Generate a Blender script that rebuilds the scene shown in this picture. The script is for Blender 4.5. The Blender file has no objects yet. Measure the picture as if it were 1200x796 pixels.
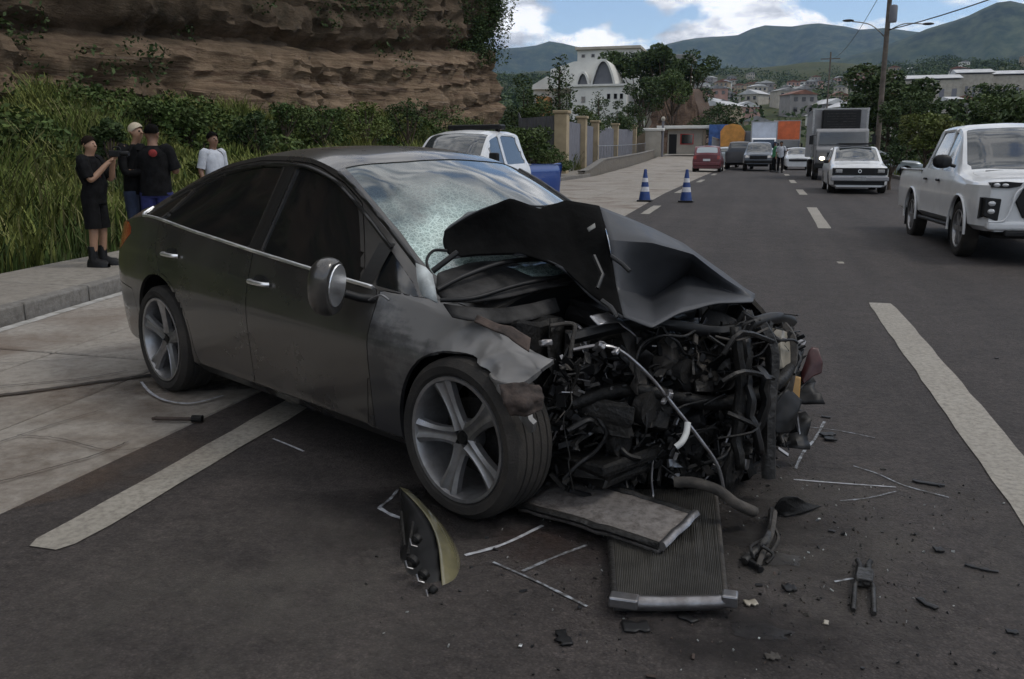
import bpy, bmesh, math, random
import numpy as np
from mathutils import Vector, Matrix, noise
R = math.radians; PI = math.pi
S = bpy.context.scene
COL = S.collection
# ------------------------------------------------------------------ camera
CAM_H = 1.4; FOC = 1020.0
PIT = math.atan(216/1020.0); YAW = R(15.849)
cam = bpy.data.cameras.new('camera'); co = bpy.data.objects.new('camera', cam); COL.objects.link(co)
cam.sensor_width = 36; cam.lens = FOC/1200*36; cam.clip_start = 0.05; cam.clip_end = 30000
co.location = (0, 0, CAM_H); co.rotation_euler = (PI/2-PIT, 0, YAW)
S.camera = co
# ------------------------------------------------------------------ light
SUN_EL, SUN_AZ = R(54), R(80)          # high veiled sun, to the right of the viewer
W = bpy.data.worlds.new('World'); S.world = W; W.use_nodes = True
nt = W.node_tree; nt.nodes.clear()
def N(t, ty, **k):
    n = t.nodes.new(ty)
    for a, b in k.items():
        if a.startswith('i_'): n.inputs[a[2:].replace('_', ' ')].default_value = b
        else: setattr(n, a, b)
    return n
def ramp(t, stops, fac=None):
    n = t.nodes.new('ShaderNodeValToRGB'); cr = n.color_ramp
    while len(cr.elements) < len(stops): cr.elements.new(0.5)
    for e, (p, c) in zip(cr.elements, stops):
        e.position = p; e.color = (c, c, c, 1) if not isinstance(c, tuple) else (*c, 1)
    if fac is not None: t.links.new(fac, n.inputs[0])
    return n
sky = N(nt, 'ShaderNodeTexSky', sky_type='NISHITA', sun_disc=False, sun_elevation=SUN_EL, sun_rotation=SUN_AZ, altitude=900, air_density=1.0, dust_density=0.8)
tc = N(nt, 'ShaderNodeTexCoord')
mp = N(nt, 'ShaderNodeMapping'); mp.inputs['Scale'].default_value = (1, 1, 1.9); mp.inputs['Location'].default_value = (3.1, 0.45, 0.13)
nt.links.new(tc.outputs['Generated'], mp.inputs[0])
n1 = N(nt, 'ShaderNodeTexNoise', i_Scale=7.0, i_Detail=10.0, i_Roughness=0.55, i_Distortion=0.25); nt.links.new(mp.outputs[0], n1.inputs['Vector'])
sep = N(nt, 'ShaderNodeSeparateXYZ'); nt.links.new(tc.outputs['Generated'], sep.inputs[0])
# cloud bank thick at the horizon, broken above it, mostly covered overhead
cov = ramp(nt, [(0.0, 0.27), (0.10, 0.20), (0.15, 0.08), (0.30, 0.09), (0.6, 0.2)], sep.outputs['Z'])
ad = N(nt, 'ShaderNodeMath', operation='ADD'); nt.links.new(n1.outputs[0], ad.inputs[0]); nt.links.new(cov.outputs[0], ad.inputs[1])
cm = ramp(nt, [(0.575, 0.0), (0.635, 1.0)], ad.outputs[0])
mp2 = N(nt, 'ShaderNodeMapping'); mp2.inputs['Scale'].default_value = (1, 1, 2.6); mp2.inputs['Location'].default_value = (3.1, 0.45, 0.17)
nt.links.new(tc.outputs['Generated'], mp2.inputs[0])
n2 = N(nt, 'ShaderNodeTexNoise', i_Scale=9.0, i_Detail=8.0, i_Roughness=0.6); nt.links.new(mp2.outputs[0], n2.inputs['Vector'])
cc = ramp(nt, [(0.36, (2.2, 2.4, 2.7)), (0.46, (4.6, 4.7, 4.9)), (0.56, (8.8, 8.7, 8.6))], n2.outputs[0])
mx = N(nt, 'ShaderNodeMix', data_type='RGBA'); nt.links.new(cm.outputs[0], mx.inputs[0]); nt.links.new(sky.outputs[0], mx.inputs[6]); nt.links.new(cc.outputs[0], mx.inputs[7])
bg = N(nt, 'ShaderNodeBackground', i_Strength=0.15); nt.links.new(mx.outputs[2], bg.inputs[0])
wo = N(nt, 'ShaderNodeOutputWorld'); nt.links.new(bg.outputs[0], wo.inputs[0])
sl = bpy.data.lights.new('sun', 'SUN'); sl.energy = 1.2; sl.angle = R(14); sl.color = (1, .96, .9)
so = bpy.data.objects.new('sun', sl); COL.objects.link(so)
sd = Vector((math.sin(SUN_AZ)*math.cos(SUN_EL), math.cos(SUN_AZ)*math.cos(SUN_EL), math.sin(SUN_EL)))
so.rotation_euler = sd.to_track_quat('Z', 'Y').to_euler(); so.location = (0, 0, 60)
S.view_settings.view_transform = 'Standard'; S.view_settings.look = 'None'; S.view_settings.exposure = 0.03; S.view_settings.gamma = 1
S.cycles.max_bounces = 6; S.cycles.transparent_max_bounces = 12; S.cycles.volume_bounces = 0
# ------------------------------------------------------------------ helpers
_f = Vector((-math.sin(YAW)*math.cos(PIT), math.cos(YAW)*math.cos(PIT), -math.sin(PIT)))
_r = Vector((math.cos(YAW), math.sin(YAW), 0)); _u = _r.cross(_f)
def ray(px, py): return _f + _r*((px-600)/FOC) - _u*((py-398)/FOC)
def gp(px, py, z=0.0):
    d = ray(px, py); return Vector((0, 0, CAM_H)) + d*((z-CAM_H)/d.z)
def pd(px, py, D): return Vector((0, 0, CAM_H)) + ray(px, py)*D
def azx(px, Y):                          # world x of the sight line px at distance Y along the road
    d = ray(px, 182); return d.x/d.y*Y
def smooth(a, b, x):
    t = min(1, max(0, (x-a)/(b-a))); return t*t*(3-2*t)
def pw(x, tab):
    return float(np.interp(x, [a for a, _ in tab], [b for _, b in tab]))

def tag(o, label=None, cat=None, group=None, kind=None):
    if label: o['label'] = label
    if cat: o['category'] = cat
    if group: o['group'] = group
    if kind: o['kind'] = kind
    return o
def link(name, data, mat=None, parent=None, smooth_=False):
    if mat is not None:
        for m in (mat if isinstance(mat, (list, tuple)) else [mat]): data.materials.append(m)
    if smooth_: data.polygons.foreach_set('use_smooth', [True]*len(data.polygons))
    o = bpy.data.objects.new(name, data); COL.objects.link(o)
    if parent is not None: o.parent = parent
    return o
def mesh(name, v, f, mat=None, parent=None, sm=False, mi=None):
    m = bpy.data.meshes.new(name); m.from_pydata([tuple(map(float, p)) for p in v], [], f); 
    if mi is not None: m.polygons.foreach_set('material_index', mi)
    m.update()
    return link(name, m, mat, parent, sm)
def empty(name, loc=(0, 0, 0), rz=0, label=None, cat=None, group=None, parent=None):
    o = bpy.data.objects.new(name, None); COL.objects.link(o); o.location = loc; o.rotation_euler = (0, 0, rz); o.empty_display_size = .2
    if parent is not None: o.parent = parent
    return tag(o, label, cat, group)
def bev(o, w=.01, n=2, ang=35):
    m = o.modifiers.new('bevel', 'BEVEL'); m.width = w; m.segments = n; m.limit_method = 'ANGLE'; m.angle_limit = R(ang); m.harden_normals = False
    return o
class MB:
    def __init__(s): s.v = []; s.f = []; s.m = []
    def add(s, v, f, mi=0):
        b = len(s.v); s.v += [tuple(p) for p in v]; s.f += [tuple(i+b for i in q) for q in f]; s.m += [mi]*len(f); return s
    def box(s, c, d, M=None, mi=0, taper=1.0):
        x, y, z = d[0]/2, d[1]/2, d[2]/2; t = taper
        v = [Vector(p) for p in ((-x,-y,-z),(x,-y,-z),(x,y,-z),(-x,y,-z),(-x*t,-y*t,z),(x*t,-y*t,z),(x*t,y*t,z),(-x*t,y*t,z))]
        if M is not None: v = [M @ p for p in v]
        c = Vector(c); v = [p+c for p in v]
        return s.add(v, [(0,3,2,1),(4,5,6,7),(0,1,5,4),(1,2,6,5),(2,3,7,6),(3,0,4,7)], mi)
    def tube(s, pts, r, n=8, mi=0, cap=True):
        pts = [Vector(p) for p in pts]; rr = r if isinstance(r, (list, tuple)) else [r]*len(pts)
        v = []; f = []; up = None
        for i, p in enumerate(pts):
            t = (pts[min(i+1, len(pts)-1)]-pts[max(i-1, 0)]).normalized()
            if up is None: up = Vector((0, 0, 1)) if abs(t.z) < .9 else Vector((1, 0, 0))
            a = t.cross(up)
            if a.length < 1e-4: a = t.orthogonal()
            a.normalize(); b = a.cross(t).normalized(); up = b
            for k in range(n):
                q = 2*PI*k/n; v.append(p + a*(math.cos(q)*rr[i]) + b*(math.sin(q)*rr[i]))
        for i in range(len(pts)-1):
            for k in range(n): f.append((i*n+k, i*n+(k+1) % n, (i+1)*n+(k+1) % n, (i+1)*n+k))
        if cap: f.append(tuple(range(n-1, -1, -1))); f.append(tuple(range((len(pts)-1)*n, len(pts)*n)))
        return s.add(v, f, mi)
    def lathe(s, prof, n=24, axis='z', c=(0, 0, 0), mi=0, close=False):   # prof = [(radius, height)]
        v = []; f = []; k = len(prof)
        for i in range(n):
            q = 2*PI*i/n
            for r, h in prof:
                p = (r*math.cos(q), r*math.sin(q), h)
                if axis == 'y': p = (p[0], p[2], p[1])
                if axis == 'x': p = (p[2], p[0], p[1])
                v.append((p[0]+c[0], p[1]+c[1], p[2]+c[2]))
        for i in range(n):
            for j in range(k-1 if not close else k):
                a, b = i*k+j, i*k+(j+1) % k; a2, b2 = ((i+1) % n)*k+j, ((i+1) % n)*k+(j+1) % k
                f.append((a, a2, b2, b))
        return s.add(v, f, mi)
    def prism(s, poly, h0, h1, axis='z', mi=0):       # polygon extruded along an axis
        n = len(poly)
        def P(a, b, h): return {'z': (a, b, h), 'y': (a, h, b), 'x': (h, a, b)}[axis]
        v = [P(a, b, h0) for a, b in poly]+[P(a, b, h1) for a, b in poly]
        f = [tuple(range(n-1, -1, -1)), tuple(range(n, 2*n))]+[(i, (i+1) % n, n+(i+1) % n, n+i) for i in range(n)]
        return s.add(v, f, mi)
    def grid(s, P, mi=0):
        nr, nc = len(P), len(P[0]); v = [p for r in P for p in r]
        f = [(i*nc+j, i*nc+j+1, (i+1)*nc+j+1, (i+1)*nc+j) for i in range(nr-1) for j in range(nc-1)]
        return s.add(v, f, mi)
    def build(s, name, mat=None, parent=None, sm=False, fix=True):
        me = bpy.data.meshes.new(name); me.from_pydata([tuple(map(float, p)) for p in s.v], [], s.f)
        me.polygons.foreach_set('material_index', s.m)
        if fix:
            b = bmesh.new(); b.from_mesh(me); bmesh.ops.recalc_face_normals(b, faces=b.faces); b.to_mesh(me); b.free()
        me.update()
        o = link(name, me, mat, parent, False)
        if sm: shade(o, sm if isinstance(sm, (int, float)) and sm is not True else 40)
        return o
def shade(o, ang=40):
    me = o.data; me.polygons.foreach_set('use_smooth', [True]*len(me.polygons))
    try: me.set_sharp_from_angle(angle=R(ang))
    except Exception: pass
    return o
def box(name, c, d, mat, parent=None, bv=0, rz=0, M=None, taper=1):
    if rz: M = Matrix.Rotation(rz, 3, 'Z')
    o = MB().box(c, d, M, taper=taper).build(name, mat, parent)
    if bv: bev(o, bv)
    return o
def tube(name, pts, r, mat, parent=None, n=8): return shade(MB().tube(pts, r, n).build(name, mat, parent), 60)
def sm_curve(pts, n=6):
    pts = [Vector(p) for p in pts]; out = []
    for i in range(len(pts)-1):
        p0, p1, p2, p3 = pts[max(i-1, 0)], pts[i], pts[i+1], pts[min(i+2, len(pts)-1)]
        for k in range(n):
            t = k/n; out.append(.5*((2*p1)+(p2-p0)*t+(2*p0-5*p1+4*p2-p3)*t*t+(3*p1-p0-3*p2+p3)*t**3))
    out.append(pts[-1]); return out
def copy_tree(o, parent=None, loc=None, rz=None, label=None, group=None):
    c = o.copy(); COL.objects.link(c)
    if parent is not None: c.parent = parent
    if loc is not None: c.location = loc
    if rz is not None: c.rotation_euler = (0, 0, rz)
    if label: c['label'] = label
    if group: c['group'] = group
    for ch in KIDS(o): copy_tree(ch, c)
    return c
def KIDS(o): return [x for x in bpy.data.objects if x.parent == o]
def sheet(name, left, right, zf, mat, dz=0.0, kind='structure', parent=None, sub=1):   # ribbon between two polylines
    MBx = MB(); rows = []
    for (a, b) in zip(left, right):
        rows.append([(a[0]+(b[0]-a[0])*k/sub, a[1]+(b[1]-a[1])*k/sub, zf(a[0]+(b[0]-a[0])*k/sub, a[1]+(b[1]-a[1])*k/sub)+dz) for k in range(sub+1)])
    MBx.grid(rows); o = MBx.build(name, mat, parent, fix=False)
    if kind: o['kind'] = kind
    if o.data.polygons and o.data.polygons[0].normal.z < 0: o.data.flip_normals()
    return o
# ------------------------------------------------------------------ materials
_M = {}
def mat(name, col=(.5, .5, .5), rough=.6, metal=0.0, var=0.0, vs=3.0, col2=None, bump=0.0, bs=40.0, coat=0.0, spec=0.5, emit=None, est=1.0, alpha=None, rv=0.0, det=6.0, coord='Object', island=0.0, thr=(.35, .65), transm=0.0):
    if name in _M: return _M[name]
    m = bpy.data.materials.new(name); m.use_nodes = True; t = m.node_tree; b = t.nodes['Principled BSDF']
    c = tuple(col)+(1,); b.inputs['Base Color'].default_value = c; b.inputs['Roughness'].default_value = rough; b.inputs['Metallic'].default_value = metal
    b.inputs['Specular IOR Level'].default_value = spec; b.inputs['Coat Weight'].default_value = coat; b.inputs['Coat Roughness'].default_value = .08
    if transm: b.inputs['Transmission Weight'].default_value = transm
    co_ = N(t, 'ShaderNodeTexCoord'); v = co_.outputs[coord]
    if coord == 'World': pass
    if col2 is not None or var or rv:
        nz = N(t, 'ShaderNodeTexNoise', i_Scale=vs, i_Detail=det, i_Roughness=.6); t.links.new(v, nz.inputs['Vector'])
        c2 = col2 if col2 is not None else tuple(max(0, x*(1-var)) for x in col)
        c1 = col if col2 is not None else tuple(min(1, x*(1+var)) for x in col)
        rp = ramp(t, [(thr[0], tuple(c1)), (thr[1], tuple(c2))], nz.outputs[0]); out = rp.outputs[0]
        if island:
            g = N(t, 'ShaderNodeNewGeometry'); hs = N(t, 'ShaderNodeHueSaturation')
            mr = N(t, 'ShaderNodeMapRange'); mr.inputs['To Min'].default_value = 1-island; mr.inputs['To Max'].default_value = 1+island
            t.links.new(g.outputs['Random Per Island'], mr.inputs['Value']); t.links.new(mr.outputs[0], hs.inputs['Value']); t.links.new(out, hs.inputs['Color']); out = hs.outputs[0]
        t.links.new(out, b.inputs['Base Color'])
        if rv:
            mr = N(t, 'ShaderNodeMapRange'); mr.inputs['From Min'].default_value = .3; mr.inputs['From Max'].default_value = .7
            mr.inputs['To Min'].default_value = max(0, rough-rv); mr.inputs['To Max'].default_value = min(1, rough+rv); t.links.new(nz.outputs[0], mr.inputs['Value']); t.links.new(mr.outputs[0], b.inputs['Roughness'])
    if bump:
        n2_ = N(t, 'ShaderNodeTexNoise', i_Scale=bs, i_Detail=5.0); t.links.new(v, n2_.inputs['Vector'])
        bp = N(t, 'ShaderNodeBump', i_Strength=bump, i_Distance=.02); t.links.new(n2_.outputs[0], bp.inputs['Height']); t.links.new(bp.outputs[0], b.inputs['Normal'])
    if emit: b.inputs['Emission Color'].default_value = (*emit, 1); b.inputs['Emission Strength'].default_value = est
    if alpha is not None: b.inputs['Alpha'].default_value = alpha
    _M[name] = m; return m
def asphalt():
    m = mat('asphalt', (.05, .045, .043), .82, spec=.3); t = m.node_tree; b = t.nodes['Principled BSDF']
    co_ = N(t, 'ShaderNodeTexCoord'); P_ = co_.outputs['Object']
    big = N(t, 'ShaderNodeTexNoise', i_Scale=.35, i_Detail=5.0, i_Roughness=.6); mid = N(t, 'ShaderNodeTexNoise', i_Scale=26.0, i_Detail=6.0, i_Roughness=.8)
    mpp = N(t, 'ShaderNodeMapping'); mpp.inputs['Scale'].default_value = (2.2, .12, 1); t.links.new(P_, mpp.inputs[0])
    st = N(t, 'ShaderNodeTexNoise', i_Scale=1.0, i_Detail=4.0); t.links.new(mpp.outputs[0], st.inputs['Vector'])
    vo = N(t, 'ShaderNodeTexVoronoi', i_Scale=95.0); 
    for q in (big, mid, vo): t.links.new(P_, q.inputs['Vector'])
    a = ramp(t, [(.3, (.044, .0375, .0355)), (.7, (.060, .0515, .048))], big.outputs[0])
    c = ramp(t, [(.30, (.35, .35, .35)), (.47, (.9, .9, .9)), (.6, (1.2, 1.2, 1.2)), (.74, (2.1, 2.05, 2.0))], mid.outputs[0])
    d = ramp(t, [(.0, (1.9, 1.85, 1.8)), (.2, (1.05, 1.05, 1.05)), (.6, (.75, .75, .75))], vo.outputs[0])
    e = ramp(t, [(.3, (.78, .78, .78)), (.7, (1.14, 1.13, 1.12))], st.outputs[0])
    o = a.outputs[0]
    m3 = N(t, 'ShaderNodeTexNoise', i_Scale=5.0, i_Detail=6.0, i_Roughness=.7); t.links.new(P_, m3.inputs['Vector']); f3 = ramp(t, [(.32, (.74, .74, .74)), (.5, (1, 1, 1)), (.7, (1.22, 1.21, 1.2))], m3.outputs[0])
    for q in (c, d, e, f3):
        mm = N(t, 'ShaderNodeMix', data_type='RGBA', blend_type='MULTIPLY'); mm.inputs[0].default_value = 1; t.links.new(o, mm.inputs[6]); t.links.new(q.outputs[0], mm.inputs[7]); o = mm.outputs[2]
    t.links.new(o, b.inputs['Base Color'])
    bp = N(t, 'ShaderNodeBump', i_Strength=.55, i_Distance=.006); t.links.new(vo.outputs[0], bp.inputs['Height'])
    bp2 = N(t, 'ShaderNodeBump', i_Strength=.5, i_Distance=.02); t.links.new(mid.outputs[0], bp2.inputs['Height']); t.links.new(bp.outputs[0], bp2.inputs['Normal']); t.links.new(bp2.outputs[0], b.inputs['Normal'])
    return m
def layered(name, c1, c2, c3, s1=.5, s2=8.0, rough=.9, bump=.4, bs=30, stretch=(1, 1, 1), stain=None):
    m = mat(name, c1, rough, spec=.3); t = m.node_tree; b = t.nodes['Principled BSDF']
    co_ = N(t, 'ShaderNodeTexCoord'); mpp = N(t, 'ShaderNodeMapping'); mpp.inputs['Scale'].default_value = stretch; t.links.new(co_.outputs['Object'], mpp.inputs[0])
    A = N(t, 'ShaderNodeTexNoise', i_Scale=s1, i_Detail=6.0, i_Roughness=.65); B = N(t, 'ShaderNodeTexNoise', i_Scale=s2, i_Detail=8.0, i_Roughness=.7)
    t.links.new(mpp.outputs[0], A.inputs['Vector']); t.links.new(mpp.outputs[0], B.inputs['Vector'])
    ra = ramp(t, [(.35, c1), (.65, c2)], A.outputs[0]); rb = ramp(t, [(.42, 0.0), (.68, 1.0)], B.outputs[0])
    mm = N(t, 'ShaderNodeMix', data_type='RGBA'); t.links.new(rb.outputs[0], mm.inputs[0]); t.links.new(ra.outputs[0], mm.inputs[6]); mm.inputs[7].default_value = (*c3, 1)
    o = mm.outputs[2]
    if stain:
        C_ = N(t, 'ShaderNodeTexNoise', i_Scale=.9, i_Detail=5.0, i_Distortion=1.0); mp3 = N(t, 'ShaderNodeMapping'); mp3.inputs['Location'].default_value = (7, 3, 1); t.links.new(co_.outputs['Object'], mp3.inputs[0]); t.links.new(mp3.outputs[0], C_.inputs['Vector'])
        rc = ramp(t, [(.5, 0.0), (.72, .75)], C_.outputs[0]); m2 = N(t, 'ShaderNodeMix', data_type='RGBA'); t.links.new(rc.outputs[0], m2.inputs[0]); t.links.new(o, m2.inputs[6]); m2.inputs[7].default_value = (*stain, 1); o = m2.outputs[2]
    t.links.new(o, b.inputs['Base Color'])
    n2_ = N(t, 'ShaderNodeTexNoise', i_Scale=float(bs), i_Detail=6.0, i_Roughness=.7); t.links.new(co_.outputs['Object'], n2_.inputs['Vector'])
    bp = N(t, 'ShaderNodeBump', i_Strength=bump, i_Distance=.03); t.links.new(n2_.outputs[0], bp.inputs['Height']); t.links.new(bp.outputs[0], b.inputs['Normal'])
    return m
M_ASPH = asphalt()
M_CONC = layered('concrete', (.255, .232, .203), (.30, .276, .245), (.185, .165, .142), .7, 14, .85, .35, 60, stain=(.12, .085, .062))
M_CONC2 = layered('sidewalk_concrete', (.21, .19, .165), (.25, .23, .2), (.15, .135, .115), .8, 10, .9, .3, 40)
M_KERB = layered('kerb_concrete', (.17, .16, .145), (.21, .2, .185), (.11, .10, .09), 1.2, 12, .9, .4, 30)
M_PAINT = layered('road_paint', (.31, .288, .248), (.26, .24, .205), (.16, .145, .125), 1.2, 34, .7, .3, 80)
M_CHALK = mat('chalk', (.30, .32, .35), .9, col2=(.07, .068, .068), vs=28, thr=(.38, .56))
M_SOIL = layered('soil', (.06, .045, .03), (.05, .055, .025), (.035, .03, .02), .5, 5, .95, .6, 8)
M_HILL = layered('hill_ground', (.03, .048, .018), (.055, .06, .03), (.09, .075, .05), .006, .03, .95, .3, .05)
M_MOUNT = layered('mountain', (.004, .014, .006), (.020, .040, .014), (.07, .085, .04), .0035, .018, .95, .5, .012)
M_RUB = mat('rubber', (.022, .021, .02), .85, col2=(.045, .040, .035), vs=5, spec=.2, bump=.25, bs=120)
M_BLACK = mat('black_plastic', (.008, .008, .0085), .5, var=.3, vs=12, spec=.3)
M_BLKM = mat('grimy_metal', (.018, .017, .016), .55, .4, spec=.3, col2=(.006, .006, .006), vs=9, bump=.3, bs=60, rv=.2)
M_ALU = mat('dull_aluminium', (.33, .33, .34), .38, .9, col2=(.16, .15, .15), vs=10, rv=.15, bump=.1, bs=50)
M_CHROME = mat('chrome', (.9, .91, .92), .38, 1.0)
M_GLASSD = mat('tinted_glass', (.006, .007, .008), .05, 0, spec=.6, coat=.6)
M_GLASSW = mat('car_glass', (.03, .036, .04), .04, 0, spec=.8, coat=.8)
M_PWHITE = mat('white_paint', (.62, .63, .64), .3, 0, coat=.6, var=.06, vs=4)
M_LAMP = mat('lamp_lens', (.5, .5, .5), .08, .3, coat=1)
M_RED = mat('red_lens', (.35, .02, .015), .15, 0, coat=1)
M_STEEL = mat('steel', (.3, .3, .3), .35, .9, var=.2, vs=20)
# ------------------------------------------------------------------ terrain
def RZ(y): return pw(y, [(-40, 0), (12, 0), (17, .06), (22, .17), (27, .27), (40, .37), (58, .47), (80, .6), (130, .9), (160, 1.2)])
def EL(x, y): return pw(y, [(45, 0), (62, .13), (74, .27), (88, .5), (130, 1.3), (160, 1.8)])*smooth(3, 7, -x)
def ZG(x, y): return RZ(y)+EL(x, y)
KT = [(-8, -3.9), (0, -5.0), (5.84, -6.21), (7.94, -6.65), (14, -7.6), (22, -8.2), (32, -8.5), (41, -8.1), (62, -9.2), (85, -10.3), (100, -11), (130, -12)]
def KX(y): return pw(y, KT)
FARZ = [(-60, 0), (12, 0), (60, .5), (130, .9), (170, 1.6), (300, 9), (600, 36), (1000, 78), (1600, 130), (2400, 170), (4000, 200)]
def nz(x, y, z=0.0): return noise.noise(Vector((x, y, z)))
def BANK(x, y):                                    # grass bank height above the pavement, left of the road
    d = KX(y)-1.4-x
    h = 2.15*smooth(0, 8.0, d)*(1-smooth(50, 58, y)) + 3.0*smooth(62, 130, y)*smooth(1, 16, d)
    return h + (.18*nz(x*.5, y*.5)+.1*nz(x*1.4, y*1.4))*smooth(.3, 2, d)
def G(x, y):
    d = math.hypot(x, y) if y > 0 else abs(x)
    z = pw(d if d > 130 else y, FARZ)
    if y < 170: z = max(z, 0)*1.0 if d > 170 else RZ(y)+EL(x, y)
    if x < KX(min(y, 130))-1.3 and d < 400: z += BANK(x, y)*(1-smooth(200, 400, d))
    if x > 6.4: z += .35*smooth(6.4, 11, x)*(1-smooth(100, 200, d)) + .12*nz(x*.4, y*.4)
    if d > 170:
        k = smooth(170, 500, d)
        z += k*(d*.02*nz(x*.004, y*.004)+d*.008*nz(x*.013, y*.013, 5))
        z += 22*smooth(.30, .55, x/max(y, 1))*smooth(450, 900, d)
    if KX(min(y, 160))-1.3 < x < 6.4 and y < 170: z -= .14
    return z
def axis_(a): return a
xs = sorted(set([round(v, 2) for v in list(np.linspace(-40, 30, 90))+list(np.linspace(-300, -40, 40))+list(np.linspace(30, 300, 40))+list(np.linspace(-3500, -300, 40))+list(np.linspace(300, 3500, 40))]))
ys = sorted(set([round(v, 2) for v in list(np.linspace(-60, 60, 110))+list(np.linspace(60, 320, 70))+list(np.linspace(320, 3600, 90))]))
g = MB().grid([[(x, y, G(x, y)) for x in xs] for y in ys])
def ground_mat():
    m = mat('verge_ground', (.03, .045, .015), .95, spec=.2); t = m.node_tree; b = t.nodes['Principled BSDF']
    c = N(t, 'ShaderNodeTexCoord'); a = N(t, 'ShaderNodeTexNoise', i_Scale=.35, i_Detail=8.0); a2 = N(t, 'ShaderNodeTexNoise', i_Scale=.01, i_Detail=6.0, i_Roughness=.7)
    for q in (a, a2): t.links.new(c.outputs['Object'], q.inputs['Vector'])
    r1 = ramp(t, [(.35, (.028, .042, .014)), (.55, (.05, .06, .024)), (.7, (.075, .058, .04))], a.outputs[0]); r2 = ramp(t, [(.35, (.6, .7, .6)), (.7, (1.3, 1.15, 1.0))], a2.outputs[0])
    mm = N(t, 'ShaderNodeMix', data_type='RGBA', blend_type='MULTIPLY'); mm.inputs[0].default_value = 1; t.links.new(r1.outputs[0], mm.inputs[6]); t.links.new(r2.outputs[0], mm.inputs[7]); t.links.new(mm.outputs[2], b.inputs['Base Color'])
    return m
M_GROUND = ground_mat()
tag(g.build('ground', M_GROUND, fix=False, sm=60), kind='structure')
Y = [-20, -10, -6, -3, 0, 2, 4, 6, 8, 10, 12, 15, 18, 21, 24, 27, 31, 35, 40, 45, 50, 58, 66, 74, 82, 90, 100, 115, 130, 150, 170]
# road: one asphalt sheet, its painted lines 4 mm above it
sheet('road', [(-2.85, y) for y in Y], [(5.62, y) for y in Y], lambda x, y: RZ(y), M_ASPH, sub=6)
sheet('joint_bed', [(KX(y)-.02, y) for y in Y], [(-2.84, y) for y in Y], lambda x, y: ZG(x, y), M_SOIL, dz=-.035, sub=4)
apron = empty('concrete_apron'); apron['kind'] = 'structure'
rnd = random.Random(4)
sy = -5.2; rowi = 0
while sy < 62:
    L = 3.6 if rowi % 2 else 3.3
    a, b = sy+.012, sy+L-.012
    nd = 3
    for k in range(nd):
        def X(y, q): return KX(y)+.16+(-2.86-KX(y)-.16)*q
        q0, q1 = k/nd, (k+1)/nd; e = .012/(abs(KX(a))-2.86); dz = rnd.uniform(-.004, .004)
        c = [(X(a, q0)+.01, a), (X(a, q1)-.01, a), (X(b, q1)-.01, b), (X(b, q0)+.01, b)]
        if k == nd-1: c[1] = (X(a, 1)+rnd.uniform(-.01, .01), a); c[2] = (X(b, 1)+rnd.uniform(-.01, .01), b)
        v = [(x, y, ZG(x, y)-.09) for x, y in c]+[(x, y, ZG(x, y)+.002+dz) for x, y in c]
        o = mesh('slab', v, [(0,3,2,1),(4,5,6,7),(0,1,5,4),(1,2,6,5),(2,3,7,6),(3,0,4,7)], M_CONC, apron); bev(o, .008, 1)
    sy += L; rowi += 1
yy = [sy+i*6 for i in range(18)]
sheet('access_lane', [(KX(y)+.16, y) for y in yy], [(-2.86, y) for y in yy], ZG, M_CONC, dz=.0, sub=4)
# asphalt overlapping the concrete edge unevenly
# lane markings, worn edges
def marking(x0, w, ya, yb, name='lane_marking', rag=.006, mt=None):
    n = max(6, int((yb-ya)/.25)); r1 = []; r2 = []
    for i in range(n+1):
        y = ya+(yb-ya)*i/n; e = .03*(1-min(1, i/1.0))+.03*(1-min(1, (n-i)/1.0)) if yb < 12 else 0
        r1.append((x0-w/2+rnd.uniform(-rag, rag)+e*.5, y)); r2.append((x0+w/2+rnd.uniform(-rag, rag)-e*.5, y))
    return sheet(name, r1, r2, lambda x, y: ZG(x, y) if x < -2.9 else RZ(y), mt or M_PAINT, dz=.005)
for a, b in ((19.6, 22), (27.2, 30), (36, 39), (46, 49), (57, 60), (68, 71)): marking(-2.49, .2, a, b)
yl = [2.36, 2.42, 2.6]+list(np.linspace(2.8, 7.3, 20))
sheet('lane_marking', [(pw(y, [(2.36, -2.50), (2.42, -2.53), (3.14, -2.545), (4.2, -2.60), (7.3, -2.62)])+rnd.uniform(-.006, .006), y) for y in yl], [(pw(y, [(2.36, -2.38), (2.42, -2.36), (2.6, -2.345), (3.14, -2.37), (4.2, -2.40), (7.3, -2.41)])+rnd.uniform(-.006, .006), y) for y in yl], lambda x, y: RZ(y), M_PAINT, dz=.005)
for a, b in ((1.2, 8.95), (17.2, 22.2), (27, 30.4), (36, 39.5), (46, 49), (57, 60), (68, 71)): marking(1.155, .225, a, b)
marking(1.05, .08, 12.15, 12.35)
def stain_mat(name, col, a_, sc_, thr_):
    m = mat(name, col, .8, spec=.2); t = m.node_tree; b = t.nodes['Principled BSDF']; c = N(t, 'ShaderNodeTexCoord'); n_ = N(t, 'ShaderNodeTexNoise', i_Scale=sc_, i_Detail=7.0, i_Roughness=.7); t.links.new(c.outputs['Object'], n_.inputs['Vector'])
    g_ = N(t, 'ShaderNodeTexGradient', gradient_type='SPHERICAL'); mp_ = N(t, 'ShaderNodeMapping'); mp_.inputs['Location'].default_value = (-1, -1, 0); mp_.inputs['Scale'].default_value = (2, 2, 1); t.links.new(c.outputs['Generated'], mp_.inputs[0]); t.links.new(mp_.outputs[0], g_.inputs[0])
    r_ = ramp(t, [(thr_[0], 0.0), (thr_[1], a_)], n_.outputs[0]); g2 = ramp(t, [(0, 0.0), (.5, 1.0)], g_.outputs[0]); mu = N(t, 'ShaderNodeMath', operation='MULTIPLY'); t.links.new(r_.outputs[0], mu.inputs[0]); t.links.new(g2.outputs[0], mu.inputs[1]); t.links.new(mu.outputs[0], b.inputs['Alpha']); return m
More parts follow.
